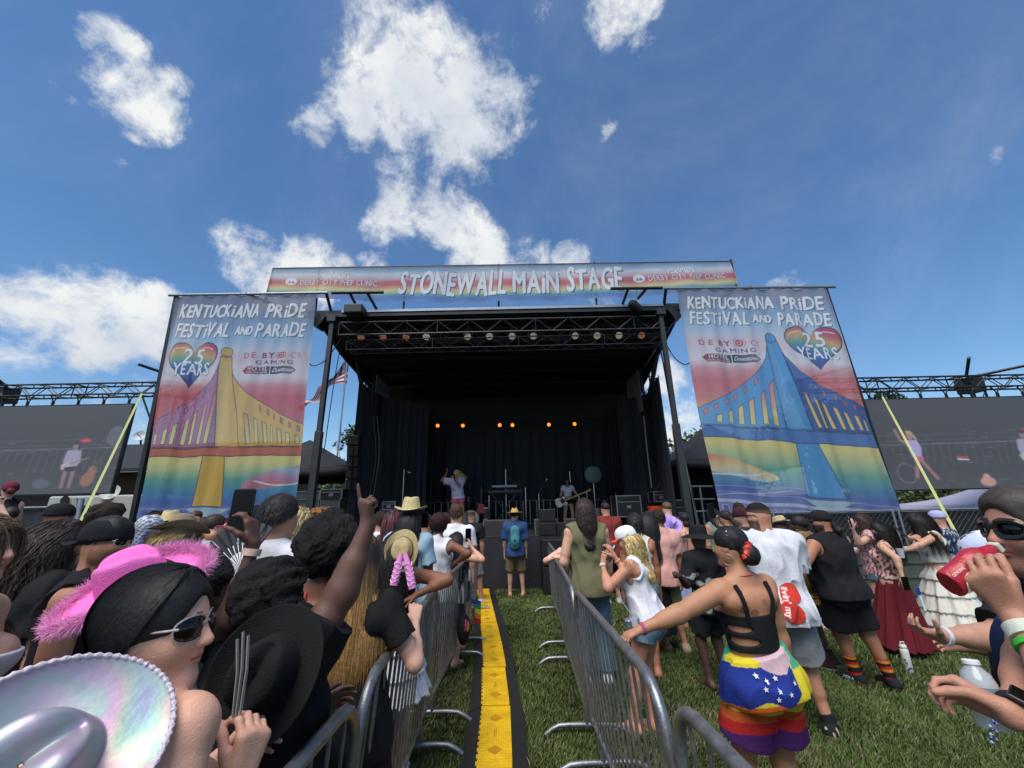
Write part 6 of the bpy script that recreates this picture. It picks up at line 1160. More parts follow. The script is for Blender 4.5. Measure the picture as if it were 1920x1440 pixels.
bd = thing('brown_shelter', 'brown timber shelter with dark roof behind left screen', 'shelter', (-13.5, 19, 0)); a = at(200, 890, 18); m = MB(); m.box((-24, 18, 0), (-10.5, 22, a[2] + .1)); m.build('wall', material('brown_boards', '#4a3a32', .8, var=.2, vscale=2), bd)
m = MB(); zr = at(230, 880, 17)[2]; m.add([(-25, 16.8, zr), (-9.6, 16.8, zr), (-10.6, 20, zr + 1.5), (-24, 20, zr + 1.5), (-9.6, 16.8, zr - .12), (-25, 16.8, zr - .12)], [(0, 1, 2, 3), (0, 5, 4, 1)]); m.build('roof', material('dark_roof', '#1e1f22', .7), bd, solid=.08)
def wallpanel(name, lb, x0, x1, Y, z0, z1, mat, cat, th=.05): m = MB(); m.box((x0, Y, z0), (x1, Y + th, z1)); return tag(m.build(name, mat), lb, cat)
bf = thing('screened_fence', 'black cloth covered fence behind the left crowd', 'fence', (-12, 8.5, 0)); a, b_ = at(-60, 955, 8.5), at(150, 950, 8.5); m = MB(); m.grid(pleats(a[0] - 2, 8.5, b_[0] + .6, 8.5, 0, b_[2] - .03, 12, .015, 4)); m.build('fence_cloth', BLK, bf, True); m = MB(); m.tube([(a[0] - 2, 8.46, b_[2]), (b_[0] + .6, 8.46, b_[2])], .022, 8); m.build('top_rail', ALU, bf, True); m = MB(); m.tube([at(153, 935, 8.4), at(140, 1010, 8.4)], .05, 8); m.tube([at(143, 935, 8.45), at(143, 1010, 8.45) * [1, 1, 1]], .03, 8); m.build('corner_post', ALU, bf, True)
# right: grey barrier wall, chain link fence
ba = thing('crowd_barrier_wall', 'waist high grey panel barrier behind the right crowd', 'barrier', (6, 6.9, 0)); PM = material('barrier_grey', '#4e544e', .6, metal=.1, var=.2, vscale=5, bump=.2, bscale=30); x = 3.6
for i in range(5): m = MB(); m.box((x, 6.88, .06), (x + 1.04, 6.92, .94)); m.build('barrier_panel', PM, ba); m = MB(); [m.box((x + .02, 6.86, z), (x + 1.02, 6.878, z + .03)) for z in (.30, .55, .75)]; m.build('panel_rib', PM, ba); x += 1.06
m = MB(); m.box((3.6, 6.83, .94), (8.9, 6.97, .99)); m.build('cap_rail', material('pale_rail', '#c3c6c2', .5), ba); m = MB(); m.box((3.6, 6.35, .01), (8.9, 6.86, .035)); m.build('foot_plate', material('pale_plate', '#b9bab2', .6, var=.15, vscale=6), ba)
cf = thing('chain_link_fence', 'chain link fence backed with dark mesh on the right', 'fence', (11, 8.6, 0)); z1 = at(1800, 966, 8.6)[2]; z1 = max(z1, 1.5); m = MB(); m.box((5., 8.66, .02), (18, 8.68, z1 - .03)); m.build('mesh_backing', material('dark_mesh', '#17191c', .8, alpha=.93), cf); m = MB()
k = .11
for x in np.arange(5 - z1, 18, k): m.tube([(x, 8.6, .02), (x + z1, 8.6, z1)], .0022, 3, False); m.tube([(x + z1, 8.605, .02), (x, 8.605, z1)], .0022, 3, False)
m.build('wire_mesh', material('dark_wire', '#4a4d52', .5, metal=.5), cf); m = MB(); m.tube([(5, 8.6, z1), (18, 8.6, z1)], .02, 8); [m.tube([(x, 8.6, 0), (x, 8.6, z1 + .04)], .024, 8) for x in (5.2, 7.6, 7.72, 9.9, 10.1, 12.5, 15)]; m.build('fence_posts', ALU, cf, True)
# ------------------------------------------------------------------ trees
def tree(lb, x, y, h, w, z0=0, n=2600, col=(.055, .085, .022), seed=1, name='leafy_tree', group=None, leaf=.11, trunk=True, ch=.72):
    t = thing(name, lb, 'tree' if trunk else 'bush', (x, y, z0), 0, group); r = np.random.default_rng(seed); cc = []; nb = 26
    for i in range(nb): a, e = r.uniform(0, 6.28), r.uniform(-.7, 1.4); q = r.uniform(.45, 1.); cc.append(np.array([x + math.cos(a) * math.cos(e) * w / 2 * q, y + math.sin(a) * math.cos(e) * w / 2 * q, z0 + h * (1 - ch / 2) + math.sin(e) * h * ch / 2 * q]))
    cc = np.array(cc); i = r.integers(0, nb, n); d = r.normal(size=(n, 3)); d /= np.linalg.norm(d, axis=1)[:, None]; p = cc[i] + d * (r.uniform(.3, 1., (n, 1)) ** .5) * w * .17 * r.uniform(.6, 1.3, (n, 1)); nn = r.normal(size=(n, 3)) + np.array([0, 0, .6]); nn /= np.linalg.norm(nn, axis=1)[:, None]; a_ = np.cross(nn, r.normal(size=(n, 3))); a_ /= np.linalg.norm(a_, axis=1)[:, None]; b_ = np.cross(nn, a_); s = leaf * r.uniform(.6, 1.4, (n, 1))
    V = np.stack([p - a_ * s, p - b_ * s * .5, p + a_ * s, p + b_ * s * .5], 1).reshape(-1, 3); F = np.arange(n * 4).reshape(-1, 4); C = np.repeat(np.array(col) * r.uniform(.55, 1.5, (n, 1)) * (1 + .4 * np.repeat(r.normal(size=(nb, 1)), 1, 0)[i] * .5), 4, 0)
    link('crown', mesh_from(V, F, np.clip(C, .005, 1), False), material('foliage', None, .6, spec=.2), t)
    if trunk:
        m = MB(); m.tube([(x, y, z0 - .3), (x + .05 * w, y, z0 + h * .3), (x, y, z0 + h * .65)], np.array([.035, .026, .01]) * h, 9)
        for q in range(9): c = cc[q]; b0 = np.array([x, y, z0 + h * r.uniform(.25, .55)]); m.tube([b0, lerp(b0, c, .5) + [0, 0, .02 * h], c], np.array([.013, .009, .004]) * h, 6)
        m.build('trunk', material('bark', '#3a2f26', .9, bump=.6, bscale=12), t, True)
    return t
def treepx(lb, px, pytop, Y, h=None, w=6, **k): p = at(px, pytop, Y); h = h or p[2] - k.get('z0', 0); tree(lb, p[0], Y, h, w, **k)
G_ = 'trees behind the stage'
treepx('dark green tree behind the right canopy tent', 1325, 812, 34, w=8, seed=3, group=G_, n=4200, leaf=.2); treepx('tree seen between stage tower and right tent leg', 1290, 855, 26, w=4.0, seed=4, group=G_, n=2600, leaf=.14); treepx('tree whose top shows above the right screen', 1668, 738, 40, w=5, seed=5, group=G_, n=3000, leaf=.22)
treepx('tree seen under the left canopy tent', 625, 872, 26, w=4.2, seed=6, group=G_, n=2600, leaf=.14); treepx('thin tree with its tip above the hanging speakers', 664, 800, 30, w=2.6, seed=7, group=G_, n=900, leaf=.16); treepx('low tree on the skyline beside the left banner', 572, 905, 34, w=4, seed=8, group=G_, n=1400, leaf=.17)
treepx('tree behind the right banner, taller one', 1500, 775, 38, w=10, seed=9, group=G_, n=5000, leaf=.25); treepx('tree behind the right banner, lower one', 1610, 830, 32, w=8, seed=10, group=G_, n=4200, leaf=.22)
for i, (px, py, Y, w, s_) in enumerate(((1735, 925, 24, 5, 11), (1790, 930, 26, 5, 12), (1845, 920, 30, 6, 13), (1700, 935, 22, 4, 14), (1900, 925, 28, 6, 15), (1765, 948, 20, 3.5, 16))):
    p = at(px, py, Y); zb = max(0, np.clip((p[0] - 12) / 14, 0, 1) * np.clip((Y - 15) / 18, 0, 1) * 4.2 - .3); tree(['broad bush left of the yellow strap on the hillside', 'leafy bush behind the yellow strap on the hillside', 'bush right of the yellow strap below the screen', 'bush beside the lower corner of right banner', 'bush on the hillside at the right picture edge', 'low front bush on the hillside above the fence'][i], p[0], Y, max(1.5, p[2] - zb), w, z0=zb, n=2200, col=(.05, .075, .02), seed=s_, name='hillside_bush', group='bushes on the hillside', leaf=.13, trunk=False, ch=.95)
# ------------------------------------------------------------------ flag
fl = thing('flag_pole', 'thin pale flagpole left of the stage', 'flagpole', at(640, 860, 22) * [1, 1, 0]); m = MB(); p0 = at(655, 640, 22); p1 = np.array([p0[0], 22., 0.]); m.tube([p0, p1], .05, 8); m.tube([p0 + [-.15, 0, -.3], at(646, 700, 22), at(636, 860, 22)], .015, 5); m.build('pole', ALU, fl, True)
nu, nv = 60, 34; G = []; hoist0, hoist1 = at(654, 658, 21.9), at(647, 716, 21.9); C = []
for j in range(nv):
    row = []
    for i in range(nu):
        u, v = i / (nu - 1), j / (nv - 1); top_ = [at(654, 658, 21.9), at(622, 706, 21.6), at(598, 732, 21.9), at(576, 748, 21.6), at(563, 762, 21.8)]; bot_ = [at(647, 717, 21.9), at(622, 724, 22.2), at(605, 744, 21.7), at(588, 757, 22.1), at(566, 770, 21.8)]
        k = u * 4; a = min(int(k), 3); f = k - a; f = f * f * (3 - 2 * f) * .3 + f * .7; T_, B__ = lerp(top_[a], top_[a + 1], f), lerp(bot_[a], bot_[a + 1], f); p = lerp(T_, B__, v) + np.array([0, .25 * math.sin(u * 11 + v * 2), .05 * math.sin(u * 17)]); row.append(p)
        st = int(v * 11) % 2; c = S('#f2f0f0') if st else S('#a01c30')
        if u < .40 and v < 6 / 11:
            c = S('#2e3150'); a1, b1 = (u / .40 * 6) % 1 - .5, (v * 13 / 7 * 5) % 1 - .5
            if a1 * a1 + b1 * b1 < .06: c = S('#f0eeee')
        C.append(c)
    G.append(row)
G = np.array(G); ii = (np.arange(nv - 1)[:, None] * nu + np.arange(nu - 1)[None]).ravel(); fo = link('flag', mesh_from(G.reshape(-1, 3), np.stack([ii, ii + nu, ii + nu + 1, ii + 1], 1), np.array(C)), material('flag_fabric', None, .85, spec=.1)); tag(fo, 'American stars and stripes flag blowing left of the stage', 'flag')
# ------------------------------------------------------------------ the crowd (px, py = top of the head in the photo, then depth)
PALE, LIGHT, TAN, OLIVE, BROWN, DARK, VDARK = '#e0b29a', '#d3a288', '#c08b6c', '#b0805f', '#85543a', '#5c3b2c', '#4a2d22'
def sh(st, c, **k): return dict(style=st, col=c, **k)
def long_(c, l=.4, n=900, **k): return dict(style='long', col=c, len=l, n=n, **k)
def stripes(cols, z0, z1):
    C = np.array([S(c) for c in cols])
    def f(V, b): t = np.clip((V[:, 2] / b.H - z0) / (z1 - z0), 0, .999); return C[(t * len(cols)).astype(int)]
    return f
def tiedye(a, b_, c_):
    def f(V, b): w = wav(3, 5, (8, 22)); v = w(*V.T) + .5 * w(*(V * 2.7).T); t = np.clip(v * 1.6 + .5, 0, 1)[:, None]; return S(a) * (1 - t) + S(b_) * t
    return f
def floral(bgc, fg, sc=60):
    def f(V, b): w = wav(8, 5, (sc * .6, sc)); v = w(*V.T); return np.where((v > .12)[:, None], S(fg), S(bgc))
    return f
def trim(base, tr, z0=.795, z1=.83):
    return lambda V, b: np.where(((np.abs(V[:, 2] / b.H - .80) < .012) & (np.abs(V[:, 0]) < .09 * b.H))[:, None], S(tr), S(base))

def flagfn(V, b):
    x, y, z = ((V - b.P) @ b.M / b.H).T; d = .085 - z + .10 * x; bk = y < .02; c = np.tile(S('#d6c52e'), (len(V), 1)); c[d > .118 + .3 * np.maximum(x, 0)] = S('#d2601c'); c[(x > .055) & (d < .05)] = S('#46a37e'); c[~bk & (d < .06)] = S('#46a37e')
    c[(x < .05) & (d > .022) & (d < .118 + .012 * np.cos(x * 45))] = S('#1b3186'); c[bk & (np.abs(x - .008) < .058) & (d < .05 - 8 * (x - .008) ** 2)] = S('#cfb0b8'); return c
# ---- near left group
A = person('woman with slick black hair, clear sunglasses and iridescent hat on her back', 318, 1074, .92, dict(sex='f', hd=-14, hyaw=-66, hpitch=2, nk=.46, shrugL=.02, shrugR=.02, hroll=0, skin='#dba58b', res=.0036, brow='#2a1a14', hair=sh('bun', '#0c0b0d', bun=(0, -.34, -.40), bs=.9, n=14000, len=.20, w=.0011, seg=12, rough=.001, thin=.055, nape=-.46),
    shades=dict(clear=1, col='#c9c4c2', s=1.28, t=.010, tt=.011), wear=[('bra', '#17171b', dict(top=.20, bot=.0))], R=dict(px=(444, 1480, .98), hand='grip', dir=(.1, .2, 1), n=(-1, .2, 0), pole=(.3, -.2, -1)), L=dict(mode='front')))
G = person('person in a fluffy pink cowboy hat and blue tie dye shirt', 270, 1060, 1.40, dict(sex='f', hd=-70, hpitch=20, hroll=0, g=1.12, skin=LIGHT, res=.006, hair=sh('short', '#2a1c15', n=300, len=.05), wear=[('tee', tiedye('#3e4a63', '#a9b3bf', 0), dict(sleeve=.7, infl=.02)), ('shorts', '#333a48')],
    hat=dict(kind='cowboy', col='#f277c4', fuzz='#f3a6d6', mat=M_knit(), s=.98, p=dict(curl=.035, brim=.10, crown=.135, dip=.0), z=.22, y=-.10, roll=24, name='pink_cowboy_hat')))
E_ = person('woman at left picture edge with messy brown hair and pearl earring', -16, 968, 1.55, dict(sex='f', hd=-72, hyaw=-8, skin='#cf9d86', res=.0052, hair=sh('updo', '#4c3a2e', n=1300, len=.16, w=.0015, grav=.4, wd=(-1, 0, 0), rough=.006, col3='#7a6048'), wear=[('bra', '#d9cfd3', dict(top=.20, bot=.05)), ('shorts', '#2b2d33')], g=1.1))
C_ = person('man in black backwards cap and thin glasses behind the pink hat', 214, 973, 2.1, dict(sex='m', hd=-62, hyaw=-18, skin='#a9765a', brow='#1a120e', beard='#2a1c15', bw=.5, hair=sh('short', '#17110e'), hat=dict(kind='cap', col='#101318', back=1, z=.12), shades=dict(col='#b79a86', s=1., t=.012, tt=.012), wear=[('jersey', '#16131c', dict(infl=.015)), ('shorts', '#202126')], g=1.05, L=dict(mode='front')))
D = person('woman with very long curly dark brown hair left of the cap man', 128, 978, 2.3, dict(sex='f', hd=-28, skin=TAN, hair=long_('#201612', .62, 3800, curl=.016, cf=70, w=.0022, col3='#3d2a22', grav=.5, rough=.012), wear=[('tee', '#141518', dict(infl=.02)), ('shorts', '#26292f')], g=1.05))
H1 = person('man in a black beanie looking right by the fence', 120, 944, 4.0, dict(sex='m', hd=-74, skin=BROWN, beard='#15100d', hat=dict(kind='beanie', col='#111216', z=.1), wear=[('tee', '#121317'), ('pants', '#22242a', dict(len=1.9))]))
I1 = person('man with short tousled brown hair behind the black cap', 207, 946, 3.3, dict(sex='m', hd=-30, skin=LIGHT, hair=sh('curlshort', '#2c2019', n=500, len=.05, w=.003), wear=[('tee', '#3b4148'), ('shorts', '#555')]))
J2 = person('man carrying a woman on his shoulders by the left screen', 22, 952, 6.0, dict(sex='m', hd=60, skin=LIGHT, hair=sh('short', '#2a1c15'), wear=[('tee', '#2a3040'), ('pants', '#2b2f3a', dict(len=1.9))], R=dict(t=(.02, .14, -.05), pole=(1, 0, -1)), L=dict(t=(-.02, .14, -.05), pole=(-1, 0, -1))))
J1 = person('woman in black top raised on shoulders before the left screen', 24, 904, 6.15, dict(sex='f', hd=62, hpitch=22, z0=.55, skin=LIGHT, hair=sh('bun', '#5a1c2a', bs=1.1), hat=dict(kind='beanie', col='#6b2233', z=.12, name='bandana'), wear=[('tank', '#131418'), ('shorts', '#191a1f', dict(len=.4))], footR=(.08, .12, .30), footL=(-.08, .12, .30), kneeR=(.3, 1, .2), kneeL=(-.3, 1, .2), L=dict(t=(-.1, .12, -.1)), R=dict(t=(.12, .1, -.12))))
K1 = person('blonde brown haired person reaching one bare arm up at left', 66, 996, 2.85, dict(sex='f', hd=-10, skin=PALE, hair=long_('#6b5338', .35, 500, col3='#8f7448', curl=.01), wear=[('tank', '#57606c'), ('shorts', '#333')], L=dict(px=(6, 967, 2.8), pxpole=(56, 1010, 2.8), hand='relax')))
L1 = person('person wearing a blue and white chequered headscarf', 287, 968, 3.6, dict(sex='f', hd=-20, skin=TAN, hair=dict(style='long', col='#c6cad6', len=.36, n=0, name='headscarf', rough=.003, fn=lambda V, C, b: np.where((((np.floor(V[:, 0] * 55 + V[:, 2] * 20) + np.floor(V[:, 2] * 55 - V[:, 0] * 20)) % 2) < 1)[:, None], S('#d4d6de'), S('#6d7690'))), wear=[('tee', '#22242c'), ('pants', '#202228', dict(len=1.9))]))
M1 = person('woman in a glittery beige cowboy hat with wavy hair', 344, 978, 2.9, dict(sex='f', hd=-28, hyaw=-12, skin=LIGHT, hair=long_('#7a6142', .42, 900, col3='#9a8050', curl=.010, cf=50), wear=[('tee', floral('#b9c3d2', '#8f9cb4', 90), dict(sleeve=.5)), ('shorts', '#5c6a80')], hat=dict(kind='cowboy', col='#96826a', mat=M_knit(), roll=-8, tilt=-8, s=.86, p=dict(curl=.06, brim=.095, crown=.125, pinch=.038), band='#7b6852')))
N1 = person('dark haired person beyond the chequered headscarf', 293, 960, 5.2, dict(sex='m', hd=0, skin=OLIVE, hair=sh('curlshort', '#14100e'), wear=[('tee', '#6b2e3a'), ('shorts', '#333')]))
N2 = person('person in small cream hat beyond the beige cowboy hat', 322, 966, 4.9, dict(sex='f', hd=10, skin=LIGHT, hair=sh('bun', '#2a1c15'), hat=dict(kind='cowboy', col='#dccb98'), wear=[('tank', '#8fa6b8'), ('shorts', '#333')]))
O1 = person('person lifting one finger above the beige cowboy hat', 372, 984, 4.3, dict(sex='m', hd=-5, skin=TAN, hair=sh('short', '#1c1512'), wear=[('tee', '#8d8f96'), ('shorts', '#333')], R=dict(px=(369, 987, 4.2), dirpx=(369, 960, 4.2), hand='point', pole=(1, 0, -1))))
P1 = person('person with neon pink sunglasses and yellow headband', 408, 966, 4.2, dict(sex='f', hd=-45, skin=LIGHT, hair=sh('pony', '#2e2019', n=200, len=.25), shades=dict(col='#ff4f86', s=1.2, t=.05), wear=[('tee', '#9aa1a8'), ('shorts', '#44546a')]))
Q_ = person('dark skinned person holding a black phone up high', 398, 1052, 1.72, dict(sex='f', hd=-5, skin='#593a2e', res=.005, hair=sh('curlshort', '#0e0c0c', n=600, len=.05, w=.002), wear=[('tee', '#17181c', dict(sleeve=.5)), ('pants', '#1a1b20', dict(len=1.9))],
    R=dict(px=(476, 1022, 1.52), pxpole=(380, 1250, 1.2), dirpx=(470, 965, 1.52), n=(-1, -.1, 0), hand='hold', th=.92), L=dict(mode='front')))
R_ = person('woman in black tee with afro, raising one finger, black hat on back', 524, 1066, 1.50, dict(sex='f', hd=-34, hyaw=-22, hpitch=2, skin='#5f3f33', res=.0045, g=1.26, hair=dict(style='afro', col='#0b0909', puff=1.12, n=9000, len=.035, w=.0009, seg=5, rough=.010), shades=dict(col='#151112', s=1.1), wear=[('tee', '#0d0d10', dict(sleeve=.72, infl=.02)), ('pants', '#101114', dict(len=1.9))],
    R=dict(px=(690, 985, 1.50), pxpole=(800, 1120, 1.6), dirpx=(683, 930, 1.48), n=(0, 1, .1), hand='point', th=1.12), L=dict(mode='front')))
S_ = person('man in white sleeveless shirt with gold chain and dark hair', 531, 930, 2.42, dict(sex='m', hd=-6, hyaw=-8, skin='#b58468', res=.0055, hair=sh('short', '#211b19', n=1800, len=.055, w=.0016, grav=.5, seg=6, rough=.004), wear=[('tee', '#cfd0d6', dict(sleeve=.22, infl=.016, folds=.005)), ('shorts', '#3b4350')], R=dict(mode='front'), L=dict(mode='front')))
T_ = person('person in a black cap right behind the raised phone', 486, 950, 3.25, dict(sex='f', hd=-12, skin=OLIVE, hair=sh('bun', '#120f10', bun=(0, -.45, -.2), bs=1.2), hat=dict(kind='cap', col='#14161c', z=.14), wear=[('tee', '#111216'), ('shorts', '#222')]))
U_ = person('woman with big dark afro puff and thin orange back straps', 622, 986, 2.12, dict(sex='f', hd=6, hyaw=-10, skin='#7d4d36', res=.0055, hair=dict(style='afro', col='#120d0c', puff=1.38, n=9000, len=.05, w=.0012, seg=5, rough=.012), wear=[('bra', '#c8452c', dict(top=.14, bot=.09)), ('shorts', '#5a2f28', dict(len=.5)), ('straps', '#d8562c', dict(lines=[[(s_, -.06, z) for z in (.30, .27, .24, .21, .18, .15, .12)] for s_ in (-.03, .03)], r=.003))], L=dict(mode='front'), R=dict(mode='front')))
V_ = person('woman with long ombre blonde and auburn hair leaning on barricade', 684, 1003, 2.15, dict(sex='f', hd=-6, skin='#d0a08a', res=.005, g=1.06, hair=dict(style='long', col='#1d1513', col2='#b58a52', om=.14, len=.50, n=12000, w=.0010, seg=14, grav=.6, rough=.002, curl=.003, cf=30), wear=[('tee', '#101013', dict(sleeve=.58, infl=.009)), ('shorts', '#15151a', dict(len=.6)), ('socks', '#d9d9dc', dict(t0=.82)), ('shoes', '#dcdce0', dict(sole='#b9b9be'))],
    R=dict(th=.86, px=(779, 1163, 2.28), pxpole=(750, 1270, 1.95), n=(0, 0, -1), hand='hold')))
W_ = person('brown skinned woman with black hair and straw hat on her back', 748, 996, 3.3, dict(sex='f', hd=0, skin='#85543c', g=1.10, hair=long_('#0e0c0d', .66, 2600, w=.002, curl=.007, cf=45, rough=.004), wear=[('bra', '#29304a', dict(top=.17, bot=.06)), ('skirt', '#dcdde2', dict(len=.27, flare=.035, tiers=3, n=13)), ('shoes', '#d5d6da')],
    R=dict(w=(-.70, 3.15, 1.13), pole=(1, -.4, -.2), n=(0, 0, -1), hand='relax'), L=dict(mode='front')))
X_ = person('woman in straw cowboy hat with black braids and pale blue tee', 772, 946, 4.3, dict(sex='f', hd=0, skin=DARK, g=1.12, hair=dict(style='braids', col='#0e0c0d', len=.52, n=420, w=.006, rough=.006, curl=.004, cf=120), hat=dict(kind='cowboy', col='#d8c894', p=dict(curl=.03, brim=.07, crown=.12, pinch=.012), z=.30), wear=[('tee', '#9dbac8', dict(sleeve=.7)), ('pants', '#2c3648', dict(len=1.9))]))
person('young man with wavy brown hair and white tee near the stage', 714, 962, 5.3, dict(sex='m', hd=25, hyaw=20, skin=LIGHT, hair=sh('curlshort', '#2b1e17', n=300, len=.05), wear=[('tee', '#dadbe0'), ('shorts', '#4a5568')]))
person('woman with dark red braids left of the straw hat', 739, 956, 4.9, dict(sex='f', hd=5, skin=BROWN, hair=dict(style='braids', col='#1a0c0e', len=.5, n=200, w=.007, col3='#5e1622'), wear=[('tank', '#3a3c44'), ('shorts', '#333')]))
Z_ = person('person with short maroon hair, white tank top and crossbody strap', 824, 966, 5.0, dict(sex='f', hd=-4, skin='#7c4c38', hair=dict(style='afro', col='#2b1019', puff=1.02, n=1500, len=.02, w=.002, seg=4, rough=.006), wear=[('tank', '#dcdcdf', dict(arm=.052)), ('shorts', '#8fa0c0', dict(len=.5)), ('straps', '#141416', dict(lines=[[(-.06 + .14 * t, -.05, .285 - .25 * t) for t in np.linspace(0, 1, 9)], [(x, -.05, .02) for x in (-.08, -.04, 0, .04, .08)]], r=.008))], R=dict(w=(-.68, 4.95, 1.12), pole=(1, -.5, -1), hand='relax')))
person('curly brown haired man in a white tee by the left barricade', 856, 948, 5.9, dict(sex='m', hd=0, skin=LIGHT, hair=sh('curlshort', '#4a3526', n=600, len=.06, w=.003, rough=.014), wear=[('tee', lambda V, b: np.where(((V[:, 1] < -.02) & (np.abs(V[:, 2] / b.H - .755) < .03) & (np.abs(V[:, 0]) < .09) & ((V[:, 2] * 60) % 1 < .4))[:, None], S('#70757c'), S('#dddfe3'))), ('shorts', '#4a5568')]))
AB = person('woman with long black hair holding a phone over the barricade', 858, 998, 5.4, dict(sex='f', hd=-25, lean=12, skin=LIGHT, hair=long_('#171112', .55, 1200, curl=.008), wear=[('tank', '#c9c2bc'), ('shorts', '#39424f')], R=dict(px=(884, 1026, 5.3), pxpole=(886, 1090, 5.2), dirpx=(880, 1004, 5.3), hand='hold'), L=dict(w=(-.66, 5.5, 1.12), hand='relax')))
AC = person('bald photographer in black tee and grey shorts facing the stage', 885, 959, 8.5, dict(sex='m', hd=-14, skin='#b9816a', hair=sh('fade', '#2a211c'), beard='#3a2c24', wear=[('tee', '#121317', dict(infl=.02)), ('shorts', '#7f7d72', dict(len=.9, flare=.02)), ('shoes', '#c9cac8')], R=dict(t=(.0, .14, .10), pole=(1, 0, -1), hand='hold'), L=dict(t=(.0, .14, .10), pole=(-1, 0, -1), hand='hold'), footR=(.14, -.04, .045), toeR=-40, footL=(-.05, 0, .045)))
p0 = gp(968, 1119); AD = person('man in straw sun hat and blue shirt standing in the aisle', 0, 0, 0, dict(sex='m', hd=0, skin='#b58a70', hair=sh('curlshort', '#17120f'), hat=dict(kind='sun', col='#c9a862', z=.26), wear=[('tee', '#2c4675', dict(sleeve=.9, infl=.02)), ('shorts', '#7d7052', dict(len=.92, flare=.02)), ('sandals', '#3a2c22')], R=dict(t=(-.02, .13, -.02), pole=(1, -.2, -1)), L=dict(t=(.02, .13, -.02), pole=(-1, -.2, -1)), footR=(.085, .0, .045), footL=(-.075, 0, .045), toeR=-25, toeL=10), pos=(p0[0], p0[1], 1.66))
person('short haired person glimpsed between the blue tee and maroon hair', 801, 966, 5.6, dict(sex='m', hd=-30, skin=TAN, hair=sh('short', '#191210'), wear=[('tee', '#2b2d31'), ('shorts', '#333')]))
AF = person('person with ginger blond curls and white flowers in hair', 602, 962, 3.9, dict(sex='f', hd=4, skin=PALE, hair=dict(style='afro', col='#8a5f30', col3='#b58a4a', puff=1.2, n=1500, len=.05, w=.004, seg=6, rough=.02), wear=[('tank', '#ced0d4'), ('shorts', '#5c6a80')]))
AG = person('woman with long wavy sandy blonde hair near the left post', 567, 953, 3.5, dict(sex='f', hd=-6, skin=PALE, hair=long_('#7d6b48', .5, 1500, curl=.014, cf=55, col3='#a8966a'), wear=[('tank', '#9db4bc'), ('shorts', '#5c6a80')]))
# ---- right side
person('person leaning tattooed arms on far end of right barricade', 1062, 992, 6.0, dict(sex='f', hd=18, lean=14, skin=PALE, hair=long_('#2a1a16', .4, 300), wear=[('tank', '#3c3f46'), ('shorts', '#39424f')], L=dict(px=(1041, 1046, 5.7), pole=(-1, 0, -.5)), R=dict(px=(1052, 1046, 5.7), pole=(1, 0, -1))))
SG = person('man in a sage green tank top with long curly hair', 1094, 936, 4.8, dict(sex='m', hd=2, skin='#cf9f85', hair=dict(style='long', col='#1f1512', len=.34, n=2600, curl=.013, cf=75, col3='#38251d', w=.0035, rough=.012), wear=[('tank', '#6c694c', dict(arm=.046, infl=.02, ny=.03, folds=.008)), ('pants', '#5f7d92', dict(len=1.96, infl=.012, flare=.012)), ('shoes', '#c9cac8')], L=dict(px=(1062, 1086, 4.9), pxpole=(1040, 1110, 4.6), hand='relax'), R=dict(mode='hang', f=.05), g=1.04))
BN = person('blonde woman in white tank top and denim shorts on the phone', 1166, 992, 3.85, dict(sex='f', hd=52, hyaw=14, hpitch=-16, lean=6, pz=.535, skin='#c58a6e', res=.007, hair=dict(style='long', col='#b59a5c', len=.30, n=2600, w=.0022, curl=.012, cf=60, col3='#d8c690', rough=.010), hat=dict(kind='cap', col='#e6e6e8', col2='#e6e6e8', bill='#e8502c', s=1., z=.2, name='sun_visor'), wear=[('tank', '#dfe0e6', dict(hem=-.03, infl=.010, arm=.046)), ('shorts', '#6d8799', dict(len=.28, infl=.010)), ('sandals', '#b9a070')],
    R=dict(px=(1152, 1044, 3.75), pxpole=(1172, 1130, 3.6), dirpx=(1140, 1020, 3.75), n=(0, 1, .2), hand='hold'), L=dict(px=(1130, 1058, 3.85), pxpole=(1095, 1110, 3.8), dirpx=(1138, 1030, 3.85), hand='relax'), footR=(.02, .02, .045), footL=(-.07, .09, .045)))
person('tanned woman with green and white straps in denim shorts', 1188, 964, 4.9, dict(sex='f', hd=-2, skin='#a56f50', hair=dict(style='updo', col='#14100f', n=700, len=.10, w=.003, curl=.01, rough=.014), wear=[('tank', '#d9d2bf', dict(hem=.1, arm=.06, neck=.03)), ('shorts', '#54707f', dict(len=.45)), ('sandals', '#6b5638')]))
person('woman in white tee with very long straight black hair', 1210, 961, 5.7, dict(sex='f', hd=4, skin=OLIVE, hair=long_('#101012', .6, 900, w=.003), wear=[('tee', '#d8d9e2', dict(sleeve=.9)), ('skirt', '#131317', dict(len=.46, flare=.02))]))
PK = person('man in pink polo shirt, khaki shorts and loafers', 1230, 958, 5.65, dict(sex='m', hd=6, hyaw=30, side=3, skin='#b07a5c', hair=sh('curlshort', '#2b1f19', n=500, len=.05, w=.004, rough=.012), beard='#2b1f19', shades=dict(col='#c03848', s=1.), wear=[('tee', '#d3a096', dict(sleeve=.68, infl=.018)), ('shorts', '#85805f', dict(len=.82, flare=.016, infl=.01)), ('shoes', '#9a8f74')], L=dict(mode='hang', f=.01), g=1.05, footR=(.10, -.02, .045), footL=(-.02, .05, .045)))
person('woman wearing a tilted lilac cowboy hat', 1250, 970, 6.6, dict(sex='f', hd=-10, skin=LIGHT, hair=long_('#3b2b22', .3, 400), hat=dict(kind='cowboy', col='#b79be0', mat=M_knit(), tilt=38, roll=22, s=1.15, y=-.2), wear=[('tank', '#b08c80'), ('skirt', '#8d9cc4', dict(len=.3))]))
